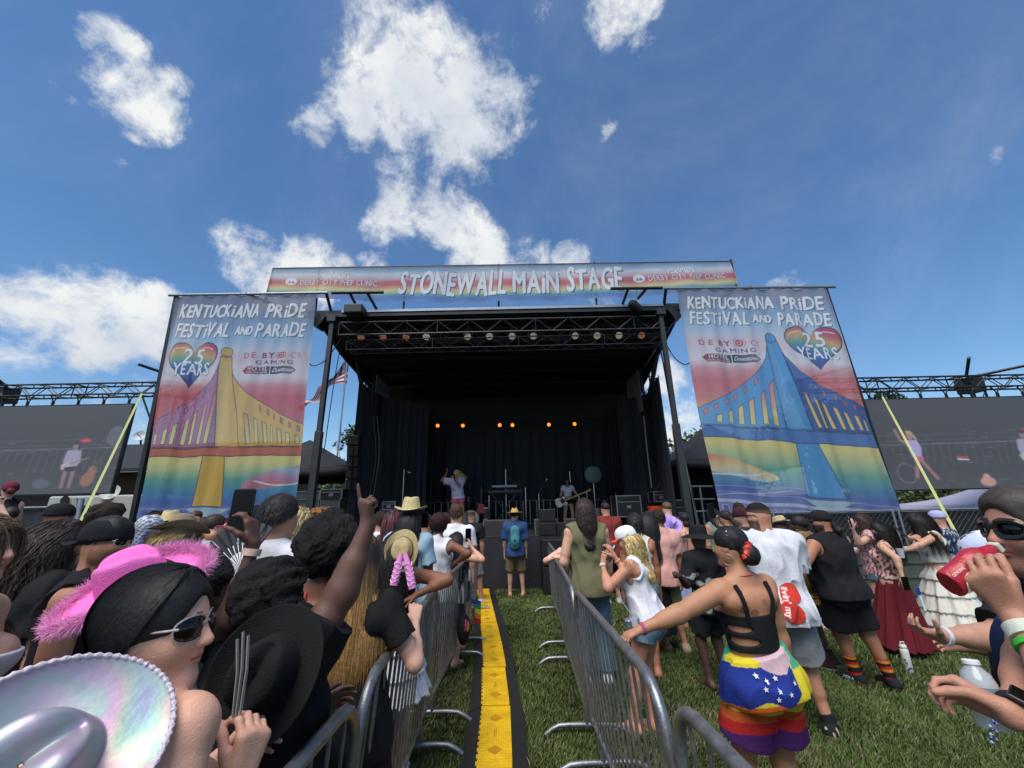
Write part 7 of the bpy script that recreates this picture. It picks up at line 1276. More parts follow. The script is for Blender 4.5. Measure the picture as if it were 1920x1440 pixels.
person('woman with dark bob, bare back and denim dress', 1281, 962, 6.9, dict(sex='f', hd=4, skin='#c99a80', hair=sh('bun', '#15110f', bun=(0, -.3, -.3), bs=1.3, n=400, len=.2, w=.003), wear=[('bra', '#34506e', dict(top=.12, bot=.0)), ('skirt', '#34506e', dict(len=.3, flare=.05)), ('straps', '#1c2c3c', dict(lines=[[(s_, -.06, z) for z in (.29, .25, .21, .17, .13)] for s_ in (-.035, .035)], r=.003))]))
BK = person('dark skinned person in wide black bucket hat pointing left', 1306, 992, 4.6, dict(sex='m', hd=12, skin=VDARK, hair=None, hat=dict(kind='bucket', col='#16171a', mat=M_knit(), s=1.15, z=.22), wear=[('tee', lambda V, b: np.where(((wav(4, 5, (40, 90))(*V.T) > .2) & (V[:, 2] / b.H < .72))[:, None], S('#8d9290'), S('#141518')), dict(sleeve=.8)), ('shorts', '#1d1f24')], L=dict(px=(1272, 1078, 4.35), pxpole=(1290, 1160, 4.5), dirpx=(1240, 1078, 4.2), hand='point')))
CG = person('man in dark red cap and sunglasses filming with raised phone', 1386, 952, 5.1, dict(sex='m', hd=38, skin='#b88a70', hair=None, beard='#6a5a50', hat=dict(kind='cap', col='#3b1820', z=.14), shades=dict(col='#1a1416'), wear=[('tee', '#2c2528'), ('shorts', '#333')], L=dict(px=(1346, 986, 4.6), pxpole=(1365, 1080, 4.8), dirpx=(1334, 958, 4.6), hand='hold', n=(0, -1, 0))))
def shortsfn(V, b):
    z = V[:, 2] / b.H; x = V[:, 0] / b.H; r = (x > .002) * .016; z2 = z + .008 * np.sin(x * 25) - r; c = np.tile(S('#cdb43a'), (len(V), 1)); c[z2 < .448] = S('#b8541f'); c[z2 < .418] = S('#ac1f1c'); c[z2 < .385] = S('#43195c'); return c
RBW = person('woman in rainbow shorts and strappy black bralette holding the barricade', 1360, 989, 2.5, dict(sex='f', hd=10, hyaw=32, hpitch=-2, skin='#b3805f', res=.0048, g=1.03, brow='#120d0c', side=-3,
    hair=dict(style='bun', col='#0c0b0c', bun=(.0, -.50, -.20), bs=1.35, n=2600, len=.17, w=.0016, grav=.6, seg=9, rough=.003, wd=(0.2, -1, -.3)), wear=[('bra', '#0f1014', dict(top=.195, bot=.085, subs=lambda b: [('e', b.T(-.085, -.05, .155), (.050, .06, .011)), ('e', b.T(-.078, -.05, .118), (.060, .06, .013))])), ('wrap', lambda V, b: flagfn(V, b), dict(name='waist_flag')), ('straps', '#0f1014', dict(lines=[[(-.058, -.02, .29), (-.056, -.03, .27), (-.053, -.05, .24), (-.048, -.05, .21), (-.044, -.05, .18)], [(.060, -.02, .29), (.058, -.03, .27), (.056, -.05, .24), (.052, -.05, .21), (.048, -.05, .18)]], r=.0075)), ('shorts', shortsfn, dict(len=.62, flare=.03, infl=.007, top=.03)), ('shoes', '#1b1b1f')],
    skinfn=lambda V, c, b: np.where(((V[:, 1] < -.02) & ((np.hypot((V[:, 0] / b.H + .062) / 1.3, V[:, 2] / b.H - .745) < .013) | (np.hypot((V[:, 0] / b.H + .03) / 1.2, V[:, 2] / b.H - .733) < .012) | ((np.abs(V[:, 0] / b.H - .075) < .012) & (np.abs(V[:, 2] / b.H - .735) < .014 - np.abs(V[:, 0] / b.H - .075)))))[:, None], c * .45, np.where(((V[:, 1] < -.02) & (np.abs(np.hypot(V[:, 0] / b.H - .012, V[:, 2] / b.H - .765) - .006) < .0022))[:, None], c * .6, c)),
    L=dict(px=(1186, 1188, 2.38), pxpole=(1230, 1260, 2.2), dirpx=(1160, 1200, 2.36), n=(0, 0, -1), hand='hold', th=1.12), R=dict(t=(.06, .14, -.26), pole=(1, -.2, -.5)), footR=(.07, 0, .045), footL=(-.07, .02, .045)))
WT = person('large man in white tee with red heart print and grey shorts', 1416, 944, 3.8, dict(sex='m', hd=-8, hyaw=52, skin='#b98468', res=.007, g=1.3, hair=sh('fade', '#14110f'), beard='#17120f', bw=.95, shades=dict(col='#141414', s=1., t=.02), wear=[('tee', '#cfd0d6', dict(sleeve=.7, infl=.018, folds=.014)), ('shorts', '#8b8d8e', dict(len=.92, flare=.028, infl=.014, folds=.008)), ('socks', '#141416', dict(t0=.86)), ('shoes', '#17181a', dict(sole='#b8a48c', fn=lambda V, C, b: np.where((wav(3, 4, (80, 160))(*V.T) > .45)[:, None], S('#b9a68c'), C)))], L=dict(mode='front'), R=dict(mode='front'), footR=(.115, -.02, .045), footL=(-.05, .05, .045), toeR=-32, toeL=-25))
person('person in cream hat photographing with a camera', 1460, 972, 6.1, dict(sex='m', hd=40, skin=DARK, hair=sh('short', '#111'), hat=dict(kind='cowboy', col='#cdbb8c', band='#1c1a18', tilt=-12, p=dict(curl=.02, brim=.05, crown=.1)), wear=[('tee', '#d6d0cc'), ('shorts', '#333')], L=dict(t=(.03, .12, .05), pole=(-1, 0, -1), hand='hold'), R=dict(t=(-.03, .12, .05), pole=(1, 0, -1), hand='hold')))
GJ = person('woman with braids in puffy metallic gold jacket and fringe skirt', 1492, 968, 5.05, dict(sex='f', hd=42, skin='#4e3024', g=1.1, hair=dict(style='bun', col='#120d0d', bun=(0, -.4, .1), bs=1., n=260, len=.3, w=.005), wear=[('long', '#8a6a34', dict(infl=.035, folds=.016, mat=material('gold_cloth', None, .38, metal=.35, bump=.4, bscale=30, var=.15))), ('skirt', '#8a6d38', dict(len=.17, flare=.04, tiers=4, fray=1, n=24)), ('shoes', '#2b1a15', dict(hi=.05))], L=dict(mode='hip'), R=dict(mode='front')))
p0 = gp(1560, 1268); BT = person('stocky man in black tank, black cap and red striped socks', 1532, 958, 4.55, dict(sex='m', hd=12, hyaw=45, side=-4, skin='#a87258', res=.0085, g=1.3, beard='#1d1512', bw=.95, hair=sh('pony', '#17110f', pz_=-.12, len=.06, n=0), hat=dict(kind='cap', col='#17181b', z=.13), shades=dict(col='#141414'), wear=[('tank', '#131418', dict(arm=.05, infl=.02, ny=.01, hem=-.04)), ('shorts', '#121318', dict(len=.82, flare=.022, infl=.016)), ('socks', stripes(['#a81c14', '#b82018', '#16110f', '#16110f', '#c97a22', '#b02015', '#16110f', '#c97a22', '#b01a14'], .03, .16), dict(t0=.52)), ('shoes', '#17181c', dict(sole='#5a2f26'))], L=dict(px=(1493, 1093, 4.3), pxpole=(1462, 1110, 4.6), hand='relax'), R=dict(mode='front'), footR=(.15, -.06, .045), footL=(.035, .06, .045), toeR=-15, toeL=10))
person('woman with brown hair filming on phone near right banner', 1612, 963, 6.15, dict(sex='f', hd=58, skin='#c79a84', hair=long_('#33251e', .35, 500), wear=[('tee', floral('#c9a4a0', '#8a4a50', 200), dict(sleeve=.3)), ('shorts', '#49647c', dict(len=.35)), ('shoes', '#bdb6ac')], L=dict(px=(1598, 990, 5.9), pxpole=(1604, 1090, 5.9), dirpx=(1594, 965, 5.9), hand='hold'), R=dict(mode='front')))
RS = person('woman in long dark red skirt with hands behind her back', 1643, 979, 5.45, dict(sex='f', hd=35, hyaw=20, lean=-4, skin='#c79a80', hair=dict(style='long', col='#17110f', len=.42, n=1300, curl=.010, w=.003, rough=.006), wear=[('tank', floral('#c9a79a', '#6a2c30', 190), dict(hem=.02, arm=.05)), ('skirt', '#5e101c', dict(len=.53, flare=.085, top=.05, n=10, sway=(-.06, .03))), ('shoes', '#c9c4b8')], L=dict(px=(1693, 1084, 5.1), pole=(-1, -1, 0), hand='relax'), R=dict(px=(1697, 1092, 5.1), pole=(1, -1, 0), hand='relax')))
WS = person('woman in white tiered skirt and crop top looking at her phone', 1706, 964, 5.7, dict(sex='f', hd=68, hpitch=-26, skin='#c4957c', hair=long_('#1f1513', .52, 1300, w=.003), wear=[('tank', '#d9d6cc', dict(hem=.07, arm=.05)), ('skirt', '#d2cfc4', dict(len=.44, flare=.10, tiers=4, n=12, top=.05)), ('shoes', '#c9c4b8'), ('straps', '#cfc27a', dict(lines=[[(-.03, -.04, .28), (.04, -.085, .15), (.09, -.09, .0)]], r=.004))],
    skinfn=lambda V, c, b: np.where(((wav(12, 6, (50, 120))(*V.T) > .28) & (V[:, 2] / b.H > .5) & (np.abs(V[:, 0]) > .10))[:, None], c * .6, c), L=dict(px=(1678, 1040, 5.5), pxpole=(1712, 1110, 5.4), hand='hold'), R=dict(px=(1694, 1012, 5.4), pxpole=(1740, 1060, 5.4), hand='hold')))
person('man in blue floral shirt and pale lilac cap by fence', 1752, 958, 6.0, dict(sex='m', hd=30, skin='#bf8a72', g=1.12, hair=sh('fade', '#8a7a6a'), hat=dict(kind='cap', col='#a9abd0', z=.13), wear=[('tee', floral('#2b3550', '#a9b4bd', 150), dict(sleeve=.8)), ('shorts', '#6b6f78')]))
BTee = person('person in white cap and black tee writing with a pen', 1822, 1006, 2.15, dict(sex='m', hd=48, hyaw=18, hpitch=-22, lean=10, skin='#b98a72', res=.0055, g=1.28, hair=sh('short', '#2b211c'), hat=dict(kind='cap', col='#c3c8e2', col2='#e4e6ee', s=1., z=.16), shades=dict(col='#151518', s=1.1), wear=[('tee', '#101216', dict(sleeve=.8, infl=.02, folds=.008)), ('shorts', '#15171c', dict(len=.8))], L=dict(px=(1762, 1192, 1.95), pxpole=(1800, 1300, 2.0), dirpx=(1722, 1180, 1.95), n=(0, 0, 1), hand='hold'), R=dict(mode='front')))
EM = person('man at right edge in sunglasses drinking from red carton', 1908, 916, 1.20, dict(sex='m', hd=66, hyaw=14, hpitch=2, lean=4, skin='#b27e66', res=.0042, g=1.0, beard='#4a3a32', bw=.55, brow='#2a201a', hair=sh('short', '#3a322d', n=3200, len=.022, w=.0009, grav=.35, seg=4, rough=.0015, line=.1), shades=dict(col='#0e0e10', s=1.15, t=.035, tt=.035), wear=[('tank', '#1f2f57', dict(arm=.055, infl=.014)), ('pants', '#3b1620', dict(len=1.9, infl=.014))],
    L=dict(px=(1896, 1146, 1.12), pxpole=(2010, 1330, 1.0), dirpx=(1846, 1086, 1.12), n=(.5, 0, 1), hand='grip'), R=dict(px=(1898, 1362, 1.05), pxpole=(2060, 1420, .9), dirpx=(1826, 1308, 1.12), n=(0, 1, -.2), hand='grip')))
# ---- performers
SI = person('blonde singer in white tee and pink shorts with raised arm', 856, 881, 13.6, dict(sex='f', z0=SZ, hd=190, hyaw=35, hpitch=8, side=6, skin='#b9805c', hair=dict(style='long', col='#b59a60', len=.38, n=700, w=.006, col3='#d8c38a', wind=(-1.2, 0, 0), grav=.4), wear=[('tee', '#d9d2e2', dict(sleeve=.8, infl=.03, hem=-.03)), ('shorts', '#e0608e', dict(len=.3)), ('shoes', '#dadada')], R=dict(px=(837, 888, 13.4), pxpole=(826, 905, 13.5), dirpx=(839, 868, 13.4), hand='open'), L=dict(px=(853, 898, 13.2), pxpole=(864, 925, 13.3), hand='grip'), footR=(.16, .05, .045), footL=(-.10, -.03, .045)))
GT = person('guitarist with long dark hair, white top and black shorts', 1063, 897, 14.4, dict(sex='f', z0=SZ, hd=176, hpitch=-6, skin='#cfa28c', hair=long_('#2b1714', .42, 600, w=.006, curl=.02), wear=[('tee', '#d6d2dc', dict(sleeve=.5, hem=.08)), ('shorts', '#16161a', dict(len=.22)), ('shoes', '#1b1b1f', dict(hi=.05))], footR=(.10, 0, .045), footL=(-.09, 0, .045), R=dict(px=(1050, 934, 14.1), pole=(1, -.5, -1), hand='relax'), L=dict(px=(1082, 927, 14.0), pole=(-1, -.5, -1), hand='grip')))
DR = person('drummer sitting behind the drum kit in pink patterned shorts', 869, 916, 15.0, dict(sex='m', z0=SZ - .35, hd=200, skin=LIGHT, hair=long_('#14100f', .3, 200), wear=[('tank', '#2a1c20'), ('shorts', floral('#d98aa0', '#7a2c3c', 50), dict(len=.6))], footR=(.1, .25, .25), footL=(-.1, .25, .25), kneeR=(.3, 1, .6), kneeL=(-.3, 1, .6), R=dict(mode='front'), L=dict(mode='front')))
# ---- people further ahead, seen between the others
FILL = [(-6.6, 6.4, 1.66, 'f', BROWN, '#15100e', 'long', '#7a2f3a', 'woman in brick red top far left of the crowd'), (-5.4, 7.2, 1.75, 'm', LIGHT, '#3a2a1e', 'short', '#3f5a78', 'man in steel blue tee under the left banner edge'), (-4.6, 5.6, 1.62, 'f', PALE, '#5c4630', 'long', '#a8b0b8', 'woman in pale grey top below the left banner'),
        (-3.9, 6.9, 1.78, 'm', DARK, '#0e0c0b', 'fade', '#c9c3b8', 'man with fade haircut and cream tee below left banner'), (-3.2, 7.8, 1.65, 'f', TAN, '#1c1412', 'bun', '#b0486a', 'woman with a bun and raspberry top below left banner'), (-2.6, 6.3, 1.72, 'm', OLIVE, '#17110f', 'curlshort', '#5f6b4a', 'curly haired man in olive tee below the left canopy'),
        (-2.1, 7.5, 1.63, 'f', PALE, '#8a6a3c', 'pony', '#e0d8d0', 'woman with blond ponytail in an off white top'), (-1.7, 6.6, 1.7, 'm', BROWN, '#100c0b', 'fade', '#2b3f66', 'man with fade haircut in a navy tee by the stage'), (-1.25, 7.7, 1.64, 'f', TAN, '#241814', 'long', '#4b3a5c', 'woman in dusty purple top near the photographer'), (-1.35, 5.6, 1.6, 'f', DARK, '#0d0b0b', 'afro', '#c87a3c', 'woman with a short afro and amber top'),
        (1.2, 7.6, 1.66, 'f', LIGHT, '#2b1c16', 'long', '#7f8a94', 'woman in a slate top close to the subwoofers'), (1.75, 8.2, 1.76, 'm', TAN, '#1b1310', 'short', '#7c2f2c', 'man in rust red tee close to the subwoofers'), (2.3, 7.4, 1.6, 'f', BROWN, '#120e0d', 'bun', '#d8b84a', 'woman in mustard top before the stage corner'), (2.9, 8.1, 1.74, 'm', PALE, '#5a4430', 'short', '#39424a', 'man in charcoal tee before the stage corner'),
        (3.5, 7.6, 1.63, 'f', OLIVE, '#1a1311', 'long', '#5b8a86', 'woman in teal top at foot of the right banner'), (4.2, 8.0, 1.7, 'm', LIGHT, '#2b2019', 'curlshort', '#8c8f98', 'curly haired man in grey tee under right banner'), (3.05, 6.2, 1.6, 'f', TAN, '#21160f', 'pony', '#b5607a', 'woman with a ponytail and rose top left of gold jacket')]
for i, (x, y, h, sx, sk, hc_, hs_, top_c, lb) in enumerate(FILL): person(lb, 0, 0, 0, dict(sex=sx, hd=(-12 if x < 0 else 14) + (i * 37) % 25 - 12, skin=sk, g=1 + (i % 4) * .05, hair=dict(style=hs_, col=hc_, n=250 if hs_ == 'long' else 0, len=.38, w=.006), wear=[('tee' if i % 2 else 'tank', top_c), ('shorts', ['#2c3340', '#5a6b80', '#6f6752', '#1d1e22'][i % 4]), ('shoes', '#b8b8b8')]), pos=(x, y, h))
# ------------------------------------------------------------------ worn extras
def hat_on(b, px, py, Y, normal, fwd, o):
    c = b.toloc(at(px, py, Y)); R = Rz(b.root.rotation_euler[2]).T; n = unit(R @ np.array(normal, float)); f = R @ np.array(fwd, float); f = unit(f - n * (f @ n)); M = np.stack([np.cross(f, n), f, n], 1)
    h = o.copy(); h.update(y=0, z=0); return put_hat(b, b.root, h, M, c)
IR = material('iridescent_film', '#b0abb8', .46, metal=.25, bump=.08, bscale=60, var=.08, vscale=10); ib = IR.node_tree.nodes['Principled BSDF']; ib.inputs['Thin Film Thickness'].default_value = 420; ib.inputs['Thin Film IOR'].default_value = 2.0; ib.inputs['Metallic'].default_value = .28
ib.inputs['Alpha'].default_value = .82
it = IR.node_tree; itc = it.nodes.new('ShaderNodeTexCoord'); itn = it.nodes.new('ShaderNodeTexNoise'); itn.inputs['Scale'].default_value = 5; it.links.new(itc.outputs['Object'], itn.inputs['Vector']); itm = it.nodes.new('ShaderNodeMapRange'); itm.inputs[1].default_value = .3; itm.inputs[2].default_value = .7; itm.inputs[3].default_value = 260; itm.inputs[4].default_value = 620; it.links.new(itn.outputs[0], itm.inputs[0]); it.links.new(itm.outputs[0], ib.inputs['Thin Film Thickness'])
hat_on(A, 48, 1462, .72, (.45, -.66, .60), (.40, .65, .40), dict(kind='cowboy', col='#c9c4d4', mat=IR, s=.82, name='iridescent_hat', p=dict(curl=.05, brim=.10, crown=.11, pinch=.035)))
def hat_rim(b, px, py, Y, normal, fwd, s, col, r, p, wob=.0):   # trim tube along the brim
    V, F, P = cowboy_hat(**p); c = b.toloc(at(px, py, Y)); R = Rz(b.root.rotation_euler[2]).T; n = unit(R @ np.array(normal, float)); f = R @ np.array(fwd, float); f = unit(f - n * (f @ n)); M = np.stack([np.cross(f, n), f, n], 1); sc = b.H / 1.7 * s
    ring = P[-1] * sc; k = len(ring); t = np.linspace(0, 1, k * 4, endpoint=False) * k; i = t.astype(int) % k; fr = (t % 1)[:, None]; pts = ring[i] * (1 - fr) + ring[(i + 1) % k] * fr; m = MB(); m.col = col; m.tube(xf(pts, M, c), r * (1 + wob * np.sin(np.arange(len(pts)) * 1.9)), 8, closed=True); m.build('brim_trim', material('trim_' + col[1:], None, .45, bump=.5, bscale=120, spec=.5), b.root, True, local=True)
hat_rim(A, 48, 1462, .72, (.45, -.66, .60), (.40, .65, .40), .82, '#c9bcc8', .0042, dict(curl=.05, brim=.10, crown=.11, pinch=.035), .35)
hat_on(R_, 503, 1262, 1.27, (.05, -1, .22), (.35, .2, .9), dict(kind='cowboy', col='#0f0f11', mat=M_knit(), s=1.0, name='black_cowboy_hat', p=dict(curl=.035, brim=.075, crown=.11, pinch=.035)))
wn = (0, -1, .15); hat_on(W_, 755, 1032, 3.12, wn, (.0, .2, 1), dict(kind='cowboy', col='#cdb884', s=.95, name='straw_hat', p=dict(curl=.05, brim=.055, crown=.10, pinch=.015), band='#4a3a22'))
for q, (xa, ya, xb, yb3) in enumerate(((752, 1038, 738, 1098), (760, 1038, 774, 1104))):
    m = MB(); m.col = '#d985c4'; a, b_ = at(xa, ya, 2.94), at(xb, yb3, 2.9); m.tube([W_.toloc(lerp(a, b_, t)) for t in np.linspace(0, 1, 6)], np.array([.012, .02, .026, .027, .027, .026]), 10); m.build('pink_bandana', M_cloth(), W_.root, True, local=True)
    m = MB(); m.col = '#f2dcea'
    for k in range(5): c = W_.toloc(lerp(a, b_, .3 + .14 * k)); m.tube([c + np.array([.028 * math.cos(t), .030 * math.sin(t) * 1.0, .010 * math.sin(3 * t + k)]) for t in np.linspace(0, 6.28, 14)[:-1]], .0022, 5, closed=True)
    m.build('bandana_print', M_cloth(), W_.root, True, local=True)
# necklace, earrings, wristbands, watches
def ring_on(b, c_loc, axis, r, t, col, name, mat=None, w=1.): m = MB(); m.col = col; x, y = perp(axis); m.tube([c_loc + (x * math.cos(a) + y * math.sin(a)) * r for a in np.linspace(0, 6.28, 25)[:-1]], t, 8, closed=True); return m.build(name, mat or M_gloss(), b.root, True, local=True)
def band(b, q, f, rad, wid, col, name='wristband', th=.004, mat=None):
    wr, el = b.WR[q], b.EL[q]; c = lerp(wr, el, f); ax = unit(el - wr); m = MB(); m.col = col; r = (.0145 + (.0225 - .0145) * f) * b.H * (1.1 if b.fem else 1.14) * rad * (1 + (b.g - 1) * .6); m.lathe([(r, -wid / 2), (r + th, -wid / 2), (r + th, wid / 2), (r, wid / 2)], c, 24, ax); return m.build(name, mat or M_cloth(), b.root, True, local=True), c, ax, r
ring_on(S_, S_.nb + S_.up * .022 * S_.H, S_.up + S_.fw * .25, .058, .0028, '#a8894e', 'gold_chain', material('gold', '#b8924a', .3, metal=.9))
band(Q_, 1, .10, 1.0, .022, '#d8b8a8'); band(BN, -1, .06, 1.0, .016, '#e4e0da'); band(BN, 1, .16, 1.0, .008, '#c9b080', 'bracelet', .003); band(EM, -1, .20, 1.02, .028, '#c9ccbc'); band(EM, -1, .32, 1.02, .012, '#3fae3c', 'green_wristband_tip'); band(RBW, -1, .05, 1.0, .018, '#a04a6c', 'beaded_bracelet'); band(BTee, -1, .08, 1.02, .016, '#c9c9d4'); band(BK, -1, .06, 1., .014, '#2b2420', 'bracelet'); band(CG, -1, .06, 1.0, .018, '#6ad43c'); band(RS, 1, .06, 1.0, .012, '#b8c98a')
w_, c, ax, r = band(EM, 1, .10, 1.03, .024, '#16171a', 'watch_strap'); x, y = perp(ax); up_ = unit(EM.toloc(CAMP) - c); up_ = unit(up_ - ax * (up_ @ ax)); sd_ = np.cross(ax, up_); m = MB(); m.col = '#1a1b1f'; cc = c + up_ * (r + .008); m.add([cc + sd_ * a * .019 + ax * b_ * .022 + up_ * h for h in (-.005, .005) for (a, b_) in ((-1, -1), (1, -1), (1, 1), (-1, 1))], [(3, 2, 1, 0), (4, 5, 6, 7), (0, 1, 5, 4), (1, 2, 6, 5), (2, 3, 7, 6), (3, 0, 4, 7)]); m.build('watch_case', M_gloss(), EM.root, False, .004, True)
m = MB(); m.add([cc + sd_ * a * .016 + ax * b_ * .018 + up_ * .0058 for (a, b_) in ((-1, -1), (1, -1), (1, 1), (-1, 1))], [(0, 1, 2, 3)]); m.build('watch_screen', M_lens(), EM.root, local=True)
for bb, q in ((RBW, -1), (RBW, 1), (GJ, -1), (RS, -1)): ring_on(bb, bb.hc + bb.hM @ np.array([q * .345, -.03, -.30]) * bb.hh, bb.hM[:, 1] * .2 + bb.hM[:, 0], .028 if bb is RBW else .018, .0018, '#c9c2b0', 'hoop_earring', ALU)
for k in range(8): a = k * .785; m = MB() if k == 0 else m; m.col = '#d9c8d8'; m.lathe([(.001, -.004), (.004, 0), (.001, .004)], E_.hc + E_.hM @ np.array([.35, -.03 + .05 * math.cos(a), -.20 + .05 * math.sin(a)]) * E_.hh, 8)
m.build('pearl_earring', M_gloss(), E_.root, True, local=True)
# scrunchie, hair clip
bc = RBW.hc + RBW.hM @ np.array([0, -.44, -.14]) * RBW.hh; ax = RBW.hM @ np.array([.1, -.55, -.2]); x, y = perp(ax); pts = []; 
for a in np.linspace(0, 6.28, 61)[:-1]: pts.append(bc + (x * math.cos(a) + y * math.sin(a)) * (.042 + .008 * math.sin(a * 11)) + unit(ax) * .007 * math.sin(a * 8))
m = MB(); m.col = '#c42c20'; m.tube(pts, .016 + .005 * np.sin(np.arange(60) * 1.7), 8, closed=True); m.build('red_scrunchie', material('satin', None, .35, bump=.4, bscale=60, var=.15, vscale=50), RBW.root, True, local=True)
m = MB(); m.col = '#b9a6dc'; c = RBW.hc + RBW.hM @ np.array([-.26, -.12, .36]) * RBW.hh; [m.tube([c, c + RBW.hM @ np.array([math.cos(a), -.2, math.sin(a)]) * .02], .004, 6) for a in np.linspace(0, 6.28, 6)[:-1]]; m.build('lilac_hair_clip', M_gloss(), RBW.root, True, local=True)
ring_on(RBW, RBW.nb + RBW.up * .012 * RBW.H, RBW.up + RBW.fw * .2, .062, .0035, '#a8402c', 'beaded_necklace')
# stars on the flag tied round the waist
vv = RBW.wearV['wrap']
m = MB(); m.col = '#e6e6ea'
for si_, (sx, sz) in enumerate( ((-.078, .040), (-.070, .010), (-.054, .026), (-.030, .002), (-.022, .030), (.004, -.010), (.030, .016), (-.040, -.018))):
    m = MB(); m.col = '#e6e6ea'
    z = sz; P = []
    for k in range(10): a = k * .6283 + 1.57; rr = (.0085 if k % 2 == 0 else .0036) * RBW.H; P.append(surf(RBW, vv, RBW.T(sx, -.05, z) + (RBW.rg * math.cos(a) + RBW.up * math.sin(a)) * rr, .0045, True))
    P = np.array(P); m.add(np.vstack([P, P.mean(0)[None]]), [(k, (k + 1) % 10, 10) for k in range(10)]); m.build('flag_star', M_cloth(), RBW.root, local=True)
# heart print with words on the white tee
cv = Canvas(.34, .34, 110, 110); cv.im[:] = S('#c93a2c'); H_ = heart(.17, .165, .33, .31, 60); cv.text("livin' my", .05, .165, .068, '#f2ece8', w=.235, bold=.002); cv.text('truth.', .05, .215, .068, '#f2ece8', w=.15, bold=.002)
def hmask(u, v):
    X, Y = u * .34, v * .34; ins = np.zeros(X.shape, bool); n = len(H_)
    for i in range(n):
        (x0, y0), (x1, y1) = H_[i], H_[(i + 1) % n]
        if y0 != y1: ins ^= ((y0 <= Y) != (y1 <= Y)) & (X < (x1 - x0) * (Y - y0) / (y1 - y0) + x0)
    return ins
patch(WT, WT.root, WT.wearV['tee'], cv, hmask, -.028, .03, .30, .30, 'heart_print', M_cloth(), ang=-1.57 - .12, n=90)
cv2 = Canvas(.3, .3, 60, 60); cv2.im[:] = S('#dcdde2'); cv2.ellipse(.15, .1, .05, .05, None, line='#a9acb4', lw=.006); cv2.line([(.13, .13), (.17, .17)], .008, '#a9acb4'); patch(S_, S_.root, S_.wearV['tee'], cv2, lambda u, v: np.hypot(u - .5, v - .4) < .3, .0, .235, .12, .12, 'back_logo', M_cloth(), n=40, off=.003)
cv3 = Canvas(.3, .12, 90, 36); cv3.im[:] = S('#39455c'); cv3.text('ES', .02, .10, .11, '#e4e6ea', w=.2, bold=.02, shadow='#14161c'); patch(G, G.root, G.wearV['tee'], cv3, lambda u, v: np.ones_like(u, bool), .05, .19, .14, .07, 'shirt_letters', M_cloth(), n=30, back=True)
strp = MB(); strp.col = '#1f3fa8'; strp.tube([surf(G, G.wearV['tee'], G.T(-.055 + .02 * t, -.05, .29 - .22 * t), .006, True) for t in np.linspace(0, 1, 8)], .012, 6); strp.build('blue_strap', M_cloth(), G.root, True, local=True)
# silver crossbody bag
bagc = BN.toloc(at(1186, 1172, 3.62)); t_ = BN.root; m = MB(); m.col = '#b9bcc0'; m.cbox(bagc, (.20, .06, .13)); m.build('silver_bag', material('foil', None, .22, metal=.85, bump=.6, bscale=30), t_, False, .02, True); m = MB(); m.col = '#8f959c'; m.tube([bagc + [.02, 0, .06], BN.toloc(at(1166, 1128, 3.66)), BN.toloc(at(1158, 1096, 3.72))], .005, 6); m.build('bag_strap', M_gloss(), t_, True, local=True)
# ------------------------------------------------------------------ backpack
bp = thing('backpack', 'teal backpack worn by the man in the straw hat', 'backpack', AD.toworld(AD.T(0, -.1, .1))); F_ = Field((-.25, -.3, .8), (.25, .1, 1.6), .010); H = AD.H; c = AD.T(0, -.10, .15)
F_.cone(c + [0, -.03, -.13], c + [0, -.03, .13], .115, .10, .02, ((0, 1, 0), .62)); F_.ell(c + [0, -.085, -.06], (.09, .05, .11), None, .02); V, Q = F_.mesh(); V = relax(V, Q, 1); C = np.tile(S('#3f7d84'), (len(V), 1)); C[(np.abs(V[:, 2] - c[2] - .03) < .006) | (np.abs(V[:, 0]) > .088)] = S('#2b5a66'); link('pack_body', mesh_from(np.array([AD.toworld(v) for v in V]), Q, C), M_cloth(), bp)
for q in (-1, 1): m = MB(); m.col = '#2f6a74'; m.tube([AD.toworld(p) for p in (AD.T(q * .045, -.085, .23), AD.T(q * .055, -.06, .285), AD.T(q * .06, .0, .30), AD.T(q * .065, .07, .25), AD.T(q * .075, .06, .15), AD.T(q * .085, -.04, .08), AD.T(q * .05, -.10, .07))], .013, 8); m.build('shoulder_strap', M_cloth(), bp, True)
# ------------------------------------------------------------------ phones
def phone(label, c, upv, facing, w=.072, h=.15, col='#15161a', screen=True, group='phones held by the crowd'):
    """facing: direction the screen looks"""
    t = thing('phone', label, 'phone', c, 0, group); u = unit(upv); f = unit(np.array(facing, float) - u * (np.array(facing, float) @ u)); s_ = np.cross(u, f); c = np.array(c, float); m = MB(); m.col = col; r = .008; P = []
    for (a, b_, a0) in ((1, 1, 0), (-1, 1, 1.57), (-1, -1, 3.14), (1, -1, 4.71)):
        for k in np.linspace(0, 1.57, 5): P.append(c + s_ * (a * (w / 2 - r) + r * math.cos(a0 + k)) + u * (b_ * (h / 2 - r) + r * math.sin(a0 + k)) - f * .004)
    m.prism(P, f, .008); m.build('phone_body', M_gloss(), t)
    m = MB(); m.prism([c + (p - c) * .95 + f * .0085 for p in P], f, .0006); m.build('phone_screen', material('dark_screen', '#050506', .3, spec=.2), t)
    m = MB(); cc = c - f * .0045 - s_ * (w * .22) + u * (h * .36); m.prism([cc + s_ * a * .013 + u * b_ * .014 for a, b_ in ((-1, -1), (1, -1), (1, 1), (-1, 1))], -f, .002); m.build('camera_bump', M_gloss(), t); return t
phone('black phone held high over the crowd on the left', at(453, 957, 1.53), (.0, .05, 1), (0, -1, .1), w=.078, h=.152)
